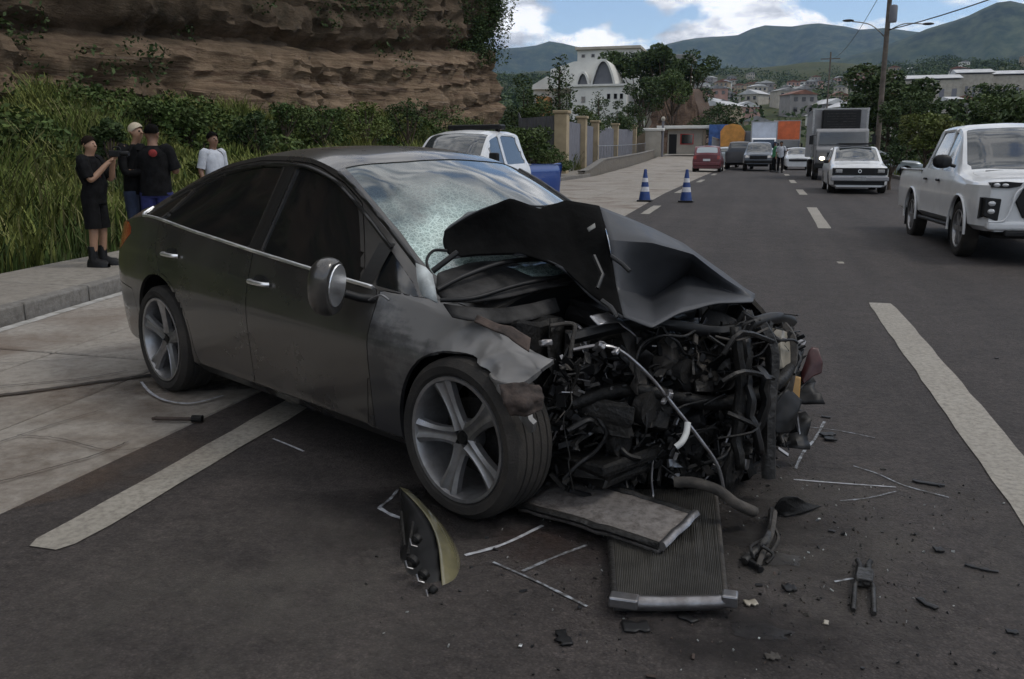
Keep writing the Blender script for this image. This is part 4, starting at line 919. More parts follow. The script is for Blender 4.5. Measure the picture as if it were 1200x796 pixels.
M_SEAL = mat('cowl_plastic', (.045, .043, .042), .7, col2=(.008, .008, .008), vs=7, spec=.2, bump=.2, bs=30)
# cowl mouldings and bulkhead between screen and engine
surf('cowl_panel', [[P(512,322,3.42), P(540,312,3.55), P(590,306,3.8), P(650,308,4.0), P(700,316,4.15)], [P(510,342,3.34), P(548,336,3.44), P(600,322,3.62), P(660,320,3.85), P(715,326,4.05)], [P(520,352,3.30), P(560,358,3.34), P(610,346,3.48), P(668,332,3.7), P(725,336,4.0)]], M_SEAL, th=.01, noise_=.02)
surf('cowl_panel', [[P(520,356,3.30), P(560,364,3.33), P(600,362,3.42), P(650,350,3.6)], [P(530,372,3.28), P(570,382,3.3), P(610,380,3.38), P(655,366,3.56)]], M_SEAL, th=.008, noise_=.02)
for pts, r_ in (([P(512,340,3.33), P(548,322,3.42), P(600,306,3.6), P(668,303,3.85), P(700,308,4.0)], .011), ([P(516,352,3.3), P(556,349,3.34), P(612,333,3.5), P(690,318,3.8)], .009), ([P(507,318,3.33), P(520,308,3.34), P(536,296,3.36)], .012), ([P(505,322,3.34), P(500,306,3.36), P(508,294,3.38), P(524,294,3.38)], .006)):
    tube('wiper_arm' if r_ > .01 else 'cowl_seal', sm_curve(pts, 6), r_, M_BLACK, wreck)
m = MB(); m.box((-.10, 0, .56), (.10, 1.40, .62)); m.build('bulkhead', M_BLACK, wreck)
er = random.Random(21)
def nbox(name, c, d, mt, rot=None, amp=.18, parent=wreck, cuts=2, sub=1):
    bm = bmesh.new(); bmesh.ops.create_cube(bm, size=1)
    bmesh.ops.subdivide_edges(bm, edges=bm.edges[:], cuts=cuts, use_grid_fill=True)
    s0 = Vector((er.uniform(0, 99), er.uniform(0, 99), 0))
    for v in bm.verts:
        v.co += Vector((noise.noise(v.co*2+s0), noise.noise(v.co*2+s0+Vector((9, 0, 0))), noise.noise(v.co*2+s0+Vector((0, 9, 0)))))*amp
        v.co = Vector((v.co.x*d[0], v.co.y*d[1], v.co.z*d[2]))
    M = rot or Matrix.Rotation(0, 3, 'X')
    for v in bm.verts: v.co = M @ v.co + Vector(c)
    me = bpy.data.meshes.new(name); bm.to_mesh(me); bm.free(); o = link(name, me, mt, parent); bev(o, min(d)*.06+.002, 1, 25); return o
def rrot(): return Matrix.Rotation(er.uniform(-1.5, 1.5), 3, 'X') @ Matrix.Rotation(er.uniform(-1.5, 1.5), 3, 'Y') @ Matrix.Rotation(er.uniform(-3, 3), 3, 'Z')
def XF(y): return pw(y, [(-.85, .22), (-.65, .30), (-.5, .36), (-.2, .52), (.05, .66), (.35, .68), (.6, .62), (.85, .5)])
def ZT(y): return pw(y, [(-.85, .60), (-.5, .70), (-.1, .76), (.2, .75), (.5, .68), (.8, .58)])
M_GR2 = mat('greasy_metal', (.05, .047, .044), .5, .45, col2=(.009, .009, .009), vs=8, rv=.2, bump=.4, bs=50)
M_DUST = mat('dusty_plastic', (.06, .052, .044), .85, col2=(.012, .011, .01), vs=11, bump=.3, bs=40)
M_RUSTY = mat('muddy_metal', (.075, .052, .042), .85, .1, col2=(.02, .015, .013), vs=10, bump=.4, bs=40)
M_BEIGE = mat('broken_lamp_shell', (.36, .32, .26), .4, col2=(.2, .18, .14), vs=9, coat=.3)
nbox('engine_block', (.18, -.02, .48), (.46, .62, .42), M_BLKM, amp=.08)
nbox('gearbox', (.20, .40, .40), (.40, .34, .36), M_GR2, amp=.12)
nbox('cylinder_head_cover', (.16, -.02, .735), (.34, .48, .09), M_BLACK, Matrix.Rotation(R(7), 3, 'Y'), amp=.05)
nbox('battery', (.10, .50, .66), (.22, .26, .2), M_BLACK, Matrix.Rotation(R(15), 3, 'Z'), amp=.05)
nbox('subframe', (.22, 0, .20), (.5, 1.2, .10), M_BLKM, amp=.12)
nbox('strut_tower', (.0, -.56, .60), (.3, .26, .34), M_BLKM, amp=.12); nbox('strut_tower', (.0, .58, .62), (.3, .26, .36), M_BLKM, amp=.1)
nbox('side_rail', (.28, -.48, .40), (.42, .10, .13), M_GR2, Matrix.Rotation(R(18), 3, 'Z'), amp=.2); nbox('side_rail', (.40, .50, .42), (.5, .10, .13), M_GR2, Matrix.Rotation(R(-10), 3, 'Z'), amp=.2)
tube('crash_beam', sm_curve([(.30, -.58, .46), (.42, -.35, .50), (.62, -.05, .42), (.73, .22, .47), (.66, .5, .52), (.56, .74, .50)], 5), .030, M_BLKM, wreck, 8)
tube('radiator_support', sm_curve([(.30, -.60, .72), (.44, -.30, .76), (.60, -.02, .71), (.66, .3, .73), (.58, .62, .66)], 5), .026, M_BLACK, wreck, 6)
tube('radiator_support', sm_curve([(.68, .16, .72), (.73, .18, .6), (.75, .14, .35), (.78, .12, .10)], 5), .032, M_GR2, wreck, 6)
tube('radiator_support', sm_curve([(.62, .40, .70), (.69, .42, .6), (.70, .36, .35), (.66, .33, .2)], 5), .028, M_DUST, wreck, 6)
# broken pulley wheels, alternator, fan
for c, r_, w_ in (((.44, -.30, .42), .075, .05), ((.40, -.42, .30), .06, .04), ((.50, -.16, .56), .05, .05), ((.56, .28, .36), .09, .05)):
    m = MB(); m.lathe([(0, 0), (r_*.35, 0), (r_*.4, w_*.3), (r_*.8, w_*.3), (r_, 0), (r_, w_), (0, w_)], 20, 'x', c); o = m.build('pulley', M_GR2, wreck, sm=35)
# plates, brackets, housings: individually built
def plate(name, c, w, h, mt, rot, seed):
    n = 5; rows = []
    for i in range(n):
        row = []
        for j in range(n):
            u_, v_ = i/(n-1)-.5, j/(n-1)-.5; k = 1
            if i in (0, n-1) or j in (0, n-1): k = 1+.5*noise.noise(Vector((u_*5+seed, v_*5, 1)))
            p = Vector((u_*w*k, v_*h*k, .35*min(w, h)*noise.noise(Vector((u_*2.6+seed, v_*2.6, seed))))); row.append(rot @ p+Vector(c))
        rows.append(row)
    o = surf(name, rows, mt, sub=1, th=.004, simple=True, noise_=.05, ns=20); return o
mats_ = [M_BLKM, M_BLACK, M_GR2, M_DUST, M_BLACK, M_BLKM]
for k in range(95):
    y_ = er.uniform(-.62, .80) if k < 60 else er.uniform(-.05, .65); z_ = er.uniform(.12, ZT(y_)-.02); x_ = XF(y_)-abs(er.gauss(0, .09))-.02
    plate(er.choice(['bent_panel', 'broken_bracket', 'torn_shroud']), (x_, y_, z_), er.uniform(.08, .28), er.uniform(.06, .2), er.choice(mats_), rrot(), k*3.7)
for k in range(34):
    y_ = er.uniform(-.62, .80); z_ = er.uniform(.18, ZT(y_)-.03); x_ = XF(y_)-abs(er.gauss(0, .10))-.03; s_ = er.uniform(.05, .13)
    nbox(er.choice(['housing', 'pump', 'bracket', 'valve_block']), (x_, y_, z_), (s_*er.uniform(.6, 1.4), s_*er.uniform(.6, 1.6), s_), er.choice([M_BLKM, M_GR2, M_BLACK, M_DUST]), rrot(), .22, cuts=1)
for k in range(60):
    y_ = er.uniform(-.60, .72); z_ = er.uniform(.2, ZT(y_)-.02); p = Vector((XF(y_)-.04, y_, z_)); pts = [p]; d_ = Vector((er.uniform(-.3, .5), er.uniform(-1, 1), er.uniform(-1, .6))).normalized()
    for q_ in range(er.randint(3, 6)):
        d_ = (d_+Vector((er.uniform(-.6, .6), er.uniform(-.7, .7), er.uniform(-.8, .5)))*.8).normalized(); p = p+d_*er.uniform(.05, .12)
        p.x = min(p.x, XF(p.y)+.06); p.z = max(.06, min(p.z, ZT(p.y)+.03)); p.y = max(-.66, min(.86, p.y)); pts.append(p.copy())
    r_ = er.choice([.003, .004, .005, .006, .008, .012])
    tube('hose' if r_ > .008 else 'wire', sm_curve(pts, 5), r_, er.choice([M_BLACK, M_BLACK, M_DUST, M_GR2]) if r_ > .008 else er.choice([M_BLACK, M_GR2, M_BLACK, M_ALU]), wreck, 6)
# fine litter of broken bits, joined
m = MB()
for k in range(1500):
    y_ = er.uniform(-.66, .84); z_ = er.uniform(.10, ZT(y_)-.02); x_ = XF(y_)-abs(er.gauss(0, .10))+.02; s_ = er.uniform(.006, .026)
    m.box((x_, y_, z_), (s_*er.uniform(.3, 4), s_*er.uniform(.3, 2), s_*er.uniform(.1, .6)), rrot(), er.choice([0, 0, 0, 0, 1, 1, 2, 3]))
tag(m.build('broken_fragments', [M_BLACK, M_GR2, M_DUST, M_ALU], wreck), kind='stuff')
# pieces the photograph singles out
tube('bare_cable', sm_curve([P(672,410,3.12), P(705,405,3.12), P(730,413,3.15), P(762,442,3.2), P(785,470,3.22), P(818,512,3.25), P(842,548,3.27), P(850,590,3.3)], 6), .007, M_ALU, wreck, 6)
for c, s_ in (((722, 412, 3.13), .035), ((785, 462, 3.2), .04), ((778, 470, 3.19), .03), ((702, 407, 3.11), .05), ((640, 402, 3.1), .045)):
    nbox('cable_clamp', P(*c), (s_, s_*.5, s_*.6), M_ALU, rrot(), .2, cuts=1)
tube('torn_pipe', sm_curve([P(806,495,3.2), P(804,508, 3.19), P(799,518,3.18), P(792,524,3.18)], 6), .012, mat('pale_plastic', (.5, .5, .48), .5), wreck, 8)
tube('sagging_hose', sm_curve([P(790,565,3.32), P(815,566,3.30), P(842,575,3.28), P(862,590,3.27), P(884,600,3.32)], 6), .022, M_DUST, wreck, 8)
tube('bracket_rod', sm_curve([P(645,382,3.15), P(672,380,3.15), P(671,398,3.14), P(668,420,3.12)], 5), .008, M_DUST, wreck, 6)
surf('broken_lamp_shell', [[P(903,386,3.72), P(916,386,3.72), P(926,396,3.74)], [P(903,410,3.68), P(914,408,3.66), P(926,414,3.72)], [P(906,434,3.68), P(918,432,3.68), P(926,436,3.74)]], M_BEIGE, th=.008, simple=True, sub=3, noise_=.04)
surf('broken_lamp_shell', [[P(929,440,3.78), P(938,442,3.78)], [P(926,466,3.78), P(936,470,3.78)]], mat('amber_plastic', (.35, .2, .06), .4), th=.006, simple=True, sub=3, noise_=.04)
surf('torn_bumper_skin', [[P(904,465,3.70), P(922,455,3.74), P(938,470,3.76)], [P(903,492,3.70), P(920,492,3.70), P(932,482,3.74)], [P(908,508,3.70), P(922,506,3.72), P(928,502,3.74)]], M_BLACK, th=.01, simple=True, sub=3, noise_=.04)
surf('torn_corner_trim', [[P(940,440,3.85), P(950,408,3.86), P(957,410,3.86)], [P(940,448,3.84), P(952,428,3.84), P(962,424,3.84)], [P(941,450,3.84), P(951,441,3.84), P(961,437,3.84)]], mat('dark_red_trim', (.045, .012, .012), .4, var=.3, vs=20), th=.01, simple=True, sub=3, noise_=.04)
tube('loose_wire', sm_curve([P(925,462,3.76), P(938,455,3.82), P(946,446,3.84)], 4), .005, M_BLACK, wreck)
for k in range(4):                                     # collapsed radiator frame and its torn ribs
    x0_ = 858+k*11; d0 = 3.32+k*.05; w_ = er.uniform(3, 6); rows_ = []
    for q_ in range(9):
        t_ = q_/8; yy_ = 385+k*14+t_*(190-k*36)+er.uniform(-4, 4); xx_ = x0_+7*math.sin(t_*4+k*2)+er.uniform(-4, 4); dd_ = d0+.05*math.sin(t_*4+k*1.3)+er.uniform(-.02, .02)
        rows_.append([P(xx_-w_, yy_, dd_+.01), P(xx_, yy_, dd_-.012*(q_ % 2)), P(xx_+w_, yy_, dd_+.02)])
    surf('support_rib', rows_, er.choice([M_BLACK, M_BLKM, M_BLKM, M_GR2]), th=.006, simple=True, sub=1, noise_=.02, ns=20)
for k in range(5):
    yy_ = 378+k*38+er.uniform(-14, 14); tube('support_bar', sm_curve([P(852+er.uniform(-14, 10), yy_+er.uniform(-14, 14), 3.29), P(874+er.uniform(-8, 8), yy_+er.uniform(-16, 16), 3.31), P(900+er.uniform(-16, 8), yy_+er.uniform(-22, 22), 3.50)], 3), er.choice([.005, .008, .011]), er.choice([M_BLKM, M_DUST, M_GR2]), wreck, 5)
surf('bent_slam_panel', [[P(690,372,3.3), P(712,366,3.36), P(735,382,3.36)], [P(700,384,3.28), P(724,380,3.32), P(744,396,3.32)]], M_ALU, th=.006, noise_=.045, simple=True, sub=3)
surf('fender_lip', [[P(560,372,3.22), P(600,386,3.14), P(622,398,3.10)], [P(556,378,3.20), P(596,396,3.10), P(620,414,3.06)]], M_RUSTY, th=.006, noise_=.045, simple=True, sub=3)
surf('torn_liner', [[P(585,452,2.98), P(612,448,2.97), P(632,452,3.0)], [P(590,470,2.95), P(614,472,2.94), P(636,466,2.98)], [P(598,486,2.96), P(616,488,2.95), P(634,480,2.98)]], M_RUSTY, th=.006, noise_=.045, ns=20, simple=True, sub=3)
tube('door_hinge_cable', sm_curve([P(432,352,3.36), P(446,346,3.33), P(456,352,3.3)], 4), .004, M_ALU, wreck)
# ------------------------------------------------------------------ debris lying on the road (things of their own)
def gv(px, py, z=0.0): return gp(px, py, z)
def flatthing(name, corners, zs, th, mt, label, cat, group=None, sub=2, noise_=.01, ns=8, parts=None):
    o = surf(name, [[gv(x, y, z) for (x, y), z in zip(r, zr)] for r, zr in zip(corners, zs)], mt, None, sub, th, noise_, None, ns); o.parent = None; return tag(o, label, cat, group)
M_CORE = mat('radiator_core', (.055, .052, .046), .6, .4, var=.3, vs=9)
# condenser lying flat on the road with a silver end tank; its fins run lengthwise
rad = empty('radiator', gv(790, 655), 0, 'large flat radiator core with a silver end tank lying on the asphalt', 'radiator')
rl = lambda px, py, z: gv(px, py, z)-rad.location
A_, B_, C_, D_ = rl(713, 640, .02), rl(838, 575, .03), rl(850, 700, .045), rl(720, 700, .045); A_ = rl(712, 575, .02)
nf = 62; m = MB()
m.add([A_, B_, C_, D_], [(0, 1, 2, 3)], 0)
for k in range(nf):
    t = k/(nf-1); a = A_.lerp(B_, t); b = D_.lerp(C_, t); j_ = .004*nz(k*.7, 2); m.tube([a+Vector((0, 0, .004)), a.lerp(b, .5)+Vector((j_, 0, .006+.006*nz(k*.2, 5))), b+Vector((0, 0, .004))], .0042, 4, 1)
m.build('core', [M_BLACK, M_CORE], rad)
tube('side_rail', [A_, D_], .012, M_GR2, rad, 6); tube('side_rail', [B_, C_], .010, M_DUST, rad, 6)
m = MB(); e0 = rl(719, 706, .035); e1 = rl(862, 706, .045); m.tube([e0, e0.lerp(e1, .4)+Vector((0, 0, -.004)), e0.lerp(e1, .85), e1+Vector((0, 0, .012))], [.026, .024, .023, .022], 10); m.build('end_tank', M_ALU, rad, sm=50)
box('tank_clip', e0.lerp(e1, .09)+Vector((0, -.012, .012)), (.09, .05, .035), M_ALU, rad, .006); box('tank_clip', e0.lerp(e1, .95)+Vector((0, 0, .012)), (.05, .05, .04), M_ALU, rad, .006)
# second, thicker radiator on top of it, leaning on the front wheel side
rd2 = empty('radiator', gv(700, 600, .05), 0, 'dented grey radiator with pale dusty face lying across the larger one beside the front wheel', 'radiator')
r2 = lambda px, py, z: gv(px, py, z)-rd2.location
c0, c1, c2, c3 = r2(606, 592, .05), r2(655, 558, .10), r2(812, 602, .09), r2(772, 640, .075)
M_FACE = layered('radiator_face', (.15, .135, .125), (.20, .185, .175), (.075, .065, .06), 5, 26, .75, .5, 90)
rows = []
for i in range(7):
    a, b = c0.lerp(c1, i/6), c3.lerp(c2, i/6); rows.append([a.lerp(b, j/12)+Vector((0, 0, .012*nz(i*.7, j*.5, 3)+.01*math.sin(j/12*PI))) for j in range(13)])
m = MB(); m.grid(rows); o = m.build('core', M_FACE, rd2, fix=False, sm=60); o.modifiers.new('s', 'SOLIDIFY').thickness = .03
tube('side_rail', [rows[0][j]+Vector((0, 0, 0)) for j in range(13)], .014, M_GR2, rd2, 6); tube('side_rail', rows[-1], .012, M_GR2, rd2, 6)
tube('end_tank', [rows[i][-1]+Vector((.01, 0, 0)) for i in range(7)], .018, M_ALU, rd2, 6); tube('end_tank', [rows[i][0] for i in range(7)], .013, M_GR2, rd2, 6)
# headlamp standing on its edge
hl = empty('headlight', gv(510, 690), 0, 'broken headlamp unit with yellowed lens lying beside the front wheel', 'headlight')
h_ = lambda px, py, D: pd(px, py, D)-hl.location
rows = [[h_(468,572,3.42), h_(478,574,3.40), h_(484,580,3.40)], [h_(498,600,3.26), h_(512,607,3.24), h_(520,615,3.27)], [h_(514,632,3.10), h_(534,645,3.07), h_(541,654,3.12)], [h_(516,672,2.94), h_(536,684,2.92), h_(546,690,2.97)], [h_(520,708,2.84), h_(534,716,2.83), h_(542,722,2.86)]]
M_LENS = mat('yellowed_lens', (.17, .15, .08), .2, 0, coat=.8, col2=(.09, .085, .055), vs=5)
surf('lens', rows, M_LENS, hl, 2, .005)
back = [[h_(468,572,3.42), h_(472,590,3.38), h_(470,606,3.36)], [h_(498,602,3.26), h_(480,622,3.20), h_(472,640,3.18)], [h_(514,634,3.10), h_(490,650,3.04), h_(464,668,3.02)], [h_(516,674,2.94), h_(494,684,2.90), h_(468,690,2.94)], [h_(520,708,2.84), h_(500,704,2.84), h_(482,704,2.88)]]
surf('housing', back, M_BLACK, hl, 2, .006, noise_=.035, ns=16)
for (x, y, D), r_ in (((481, 660, 2.93), .024), ((494, 676, 2.88), .020), ((486, 634, 3.02), .018), ((505, 694, 2.84), .014)):
    m = MB(); m.lathe([(r_*.5, -.004), (r_*.8, 0), (r_, .004), (r_, .02), (r_*.8, .02), (r_*.7, .006)], 20, 'y', close=True); o = m.build('lamp_socket', M_BLKM, hl, sm=40); o.location = h_(x, y, D); o.rotation_euler = (R(20), 0, R(-20))
    tube('clip_spring', [h_(x-6, y-3, D-.01), h_(x-4, y+5, D-.015), h_(x+3, y+7, D-.01)], .003, M_ALU, hl, 5)
for a, b in (((470, 600, 3.3), (474, 640, 3.1)), ((484, 612, 3.2), (478, 650, 3.0))): tube('housing_rib', [h_(*a), h_(*b)], .006, M_GR2, hl, 5)
# smaller bits
def piece(px, py, L, w, h, ang, mt, label, name='plastic_fragment', cat='fragment', group=None, curve=.2):
    L *= .8; h *= .45; c = gv(px, py, h*.5+.002); d_ = Vector((math.cos(ang), math.sin(ang), 0)); n_ = Vector((-d_.y, d_.x, 0)); rows = []
    for i in range(6):
        t = i/5-.5; rows.append([c+d_*(L*t)+n_*(w*(q_-.5)*(1+1.3*nz(px+i*.8, q_*3)))+n_*(curve*L*(t*t-.1))+Vector((0, 0, h*(.4*nz(px*.3+i*.6, q_)))) for q_ in (0, .5, 1)])
    o = surf(name, rows, mt, None, 1, h, 0, simple=True); o.parent = None; return tag(o, label, cat, group)
bar = empty('steel_bar', gv(210, 491, .02), R(12), 'short rusty steel bar lying on the concrete near the rear wheel', 'bar')
tube('shaft', [(-.13, 0, 0), (.09, 0, .0)], .011, M_RUSTY, bar); m = MB(); m.lathe([(.012, -.03), (.021, -.028), (.021, .028), (.012, .03)], 12, 'x', (.10, 0, .002)); m.build('socket', M_BLKM, bar); tube('tip', [(-.14, -.012, 0), (-.13, .014, 0)], .010, M_RUSTY, bar)
ltr = empty('torn_harness', gv(915, 610), 0, 'tangle of torn wiring and rubber strip beside the radiators', 'wiring')
lt = lambda px, py, z: gv(px, py, z)-ltr.location
for pts, r_ in (([(905,598,.03),(903,620,.05),(897,634,.06),(886,645,.03),(872,658,.02)], .014), ([(908,600,.04),(904,625,.06),(895,645,.03),(888,664,.02)], .010), ([(903,612,.05),(912,630,.03),(903,648,.02),(890,655,.02)], .007), ([(870,655,.015),(884,662,.015),(892,668,.015)], .012), ([(900,630,.04),(880,640,.06),(884,655,.02)], .005), ([(893,640,.06),(906,650,.03),(898,660,.01)], .006)):
    tube('wire' if r_ < .01 else 'rubber_strip', sm_curve([lt(*p) for p in pts], 5), r_, er.choice([M_DUST, M_BLACK, M_GR2]), ltr, 6)
flap = surf('torn_flap', [[gv(905, 600, .02), gv(915, 580, .10), gv(935, 583, .08)], [gv(910, 602, .01), gv(930, 594, .05), gv(950, 592, .02)], [gv(920, 606, .005), gv(940, 603, .01), gv(962, 594, .01)]], M_BLKM, None, 2, .005, .02); tag(flap, 'torn dark flap of bumper skin on the road below the wreck', 'bumper piece')
clp = empty('metal_clamp', gv(1012, 690), R(84), 'forked metal clamp lying alone on the asphalt right of the radiators', 'clamp')
for pts, r_ in (([(-.18,-.03,.01),(-.02,-.028,.02),(.05,-.01,.02)], .008), ([(-.18,.03,.01),(-.03,.028,.02),(.05,.012,.02)], .008), ([(.04,-.015,.02),(.14,-.012,.02),(.19,-.02,.015)], .010), ([(.04,.015,.02),(.13,.014,.02),(.18,.022,.015)], .009)): tube('prong', pts, r_, M_GR2, clp)
nbox('joint', (.04, 0, .022), (.09, .05, .03), M_GR2, None, .15, clp)
fr = [(880, 707, .05, .03, .012, .4, M_BEIGE, 'small pale chip just right of the silver tank'), (1088, 567, .16, .02, .012, -.2, M_BLACK, 'thin dark strip at the tip of the chalk arrow'), (970, 510, .09, .04, .02, .5, M_BLACK, 'small crooked black shard beside the chalk loop'), (972, 515, .05, .05, .02, 1.6, M_BLACK, 'black clip touching the crooked shard'), (968, 489, .06, .02, .01, -.3, M_BLACK, 'tiny black sliver above the crooked shard'), (1100, 645, .04, .03, .014, .2, M_BLACK, 'dark lump on bare asphalt inside the white line'), (1150, 667, .13, .012, .01, -.3, M_BLACK, 'long thin black strip near the right edge'), (1086, 708, .09, .02, .012, -.9, M_BLACK, 'bent black strip below the forked clamp'), (660, 748, .10, .035, .012, -1.1, M_BLACK, 'dark sliver of plastic in the foreground'), (610, 757, .012, .012, .008, 0, M_CHROME, 'tiny glinting bead in the foreground'), (968, 730, .03, .014, .008, 1.3, M_BEIGE, 'small cream chip below the clamp'), (925, 690, .05, .04, .015, .3, M_BLACK, 'small dark lump right of the silver tank'), (975, 623, .03, .015, .01, -.2, M_BLACK, 'small dark crumb near the torn flap'), (1035, 550, .03, .012, .008, .1, M_DUST, 'dusty chip on the upper chalk stroke'), (1186, 741, .04, .02, .01, .1, M_BLACK, 'black crumb in the bottom right corner'), (800, 720, .14, .03, .01, -.8, M_BLACK, 'dark bent strip below the silver tank'), (745, 735, .10, .06, .01, .3, M_BLACK, 'thin dark scrap under the radiator core'), (905, 770, .05, .03, .01, .3, M_DUST, 'dusty scrap at the bottom of the picture'), (1168, 420, .03, .02, .01, .3, M_BLACK, 'black crumb beyond the white line')]
for k, (a, b, c, d_, e, f_, g__, lb) in enumerate(fr): piece(a, b, c, d_, e, f_, g__, lb, group='fragments scattered on the asphalt')
m = MB()
for k in range(800):
    px = er.gauss(860, 190); py = 560+abs(er.gauss(60, 110))
    if not (420 < px < 1300) or py > 860 or py < 470: continue
    c = gv(px, py, .003); s_ = er.uniform(.002, .008)*(1 if er.random() < .93 else 2.0); m.box(c, (s_*er.uniform(.5, 2), s_, s_*.5), rrot(), er.choice([0, 0, 0, 1, 2, 3]))
tag(m.build('glass_crumbs', [M_BLACK, M_DUST, mat('pale_crumb', (.25, .26, .25), .4), M_RUSTY], None), kind='stuff')
# chalk and spray marks drawn by the investigators, dark fluid stains
def chalk(pts, w, mt=None, nm='chalk_mark', dz=.0045):
    P3 = sm_curve([gv(x, y, 0) for x, y in pts], 6); rows = []
    for i, p in enumerate(P3):
        t = (P3[min(i+1, len(P3)-1)]-P3[max(i-1, 0)]).normalized(); n_ = Vector((-t.y, t.x, 0)); w_ = w*(.8+.5*nz(i*.4, pts[0][0])); zz = RZ(p.y)+dz if p.x > -2.86 else ZG(p.x, p.y)+dz+.009
        rows.append([(p.x-n_.x*w_/2, p.y-n_.y*w_/2, zz), (p.x+n_.x*w_/2, p.y+n_.y*w_/2, zz)])
    o = MB().grid(rows).build(nm, mt or M_CHALK, fix=False); o['kind'] = 'structure'
    if o.data.polygons[0].normal.z < 0: o.data.flip_normals()
M_CHB = mat('bright_chalk', (.46, .47, .5), .9, col2=(.22, .22, .23), vs=40)
for pts, w, mt_ in (([(545,652),(590,639),(636,617)], .02, M_CHB), ([(612,671),(648,655),(688,640)], .016, None), ([(578,660),(630,683),(688,712)], .013, None), ([(444,596),(460,605),(477,610)], .022, M_CHB), ([(444,596),(458,585),(466,575)], .016, None), ([(320,515),(340,523),(356,530)], .015, M_CHB), ([(166,450),(176,462),(195,472),(225,475),(262,466)], .022, M_CHB), ([(930,563),(980,567),(1050,572)], .013, M_CHB), ([(1000,547),(1028,556),(1060,570),(1112,584)], .011, None), ([(984,588),(1015,585),(1050,577)], .011, None), ([(966,495),(955,515),(942,530),(932,550)], .018, None), ([(932,505),(940,515),(950,524)], .014, None), ([(934,500),(980,505),(1025,514)], .008, None), ([(978,683),(1000,679)], .012, None)): chalk(pts, w, mt_)
M_OIL = mat('fluid_stain', (.014, .013, .013), .35, col2=(.03, .027, .026), vs=12, rv=.15, spec=.5)
def stain(px, py, r1, r2, seed, mt=M_OIL):
    c = gv(px, py, 0); m = MB(); pts = []
    for k in range(40):
        a = 2*PI*k/40; q_ = 1+.45*nz(math.cos(a)*1.6+seed, math.sin(a)*1.6)+.18*nz(math.cos(a)*6+seed, math.sin(a)*6); pts.append((c.x+math.cos(a)*r1*q_, c.y+math.sin(a)*r2*q_, .0028))
    o = mesh('fluid_stain', pts, [tuple(range(40))], mt); o['kind'] = 'structure'
for a in ((812, 616, .28, .2, 1), (560, 590, .3, .12, 8), (905, 655, .10, .06, 9), (890, 740, .09, .05, 12)): stain(*a)
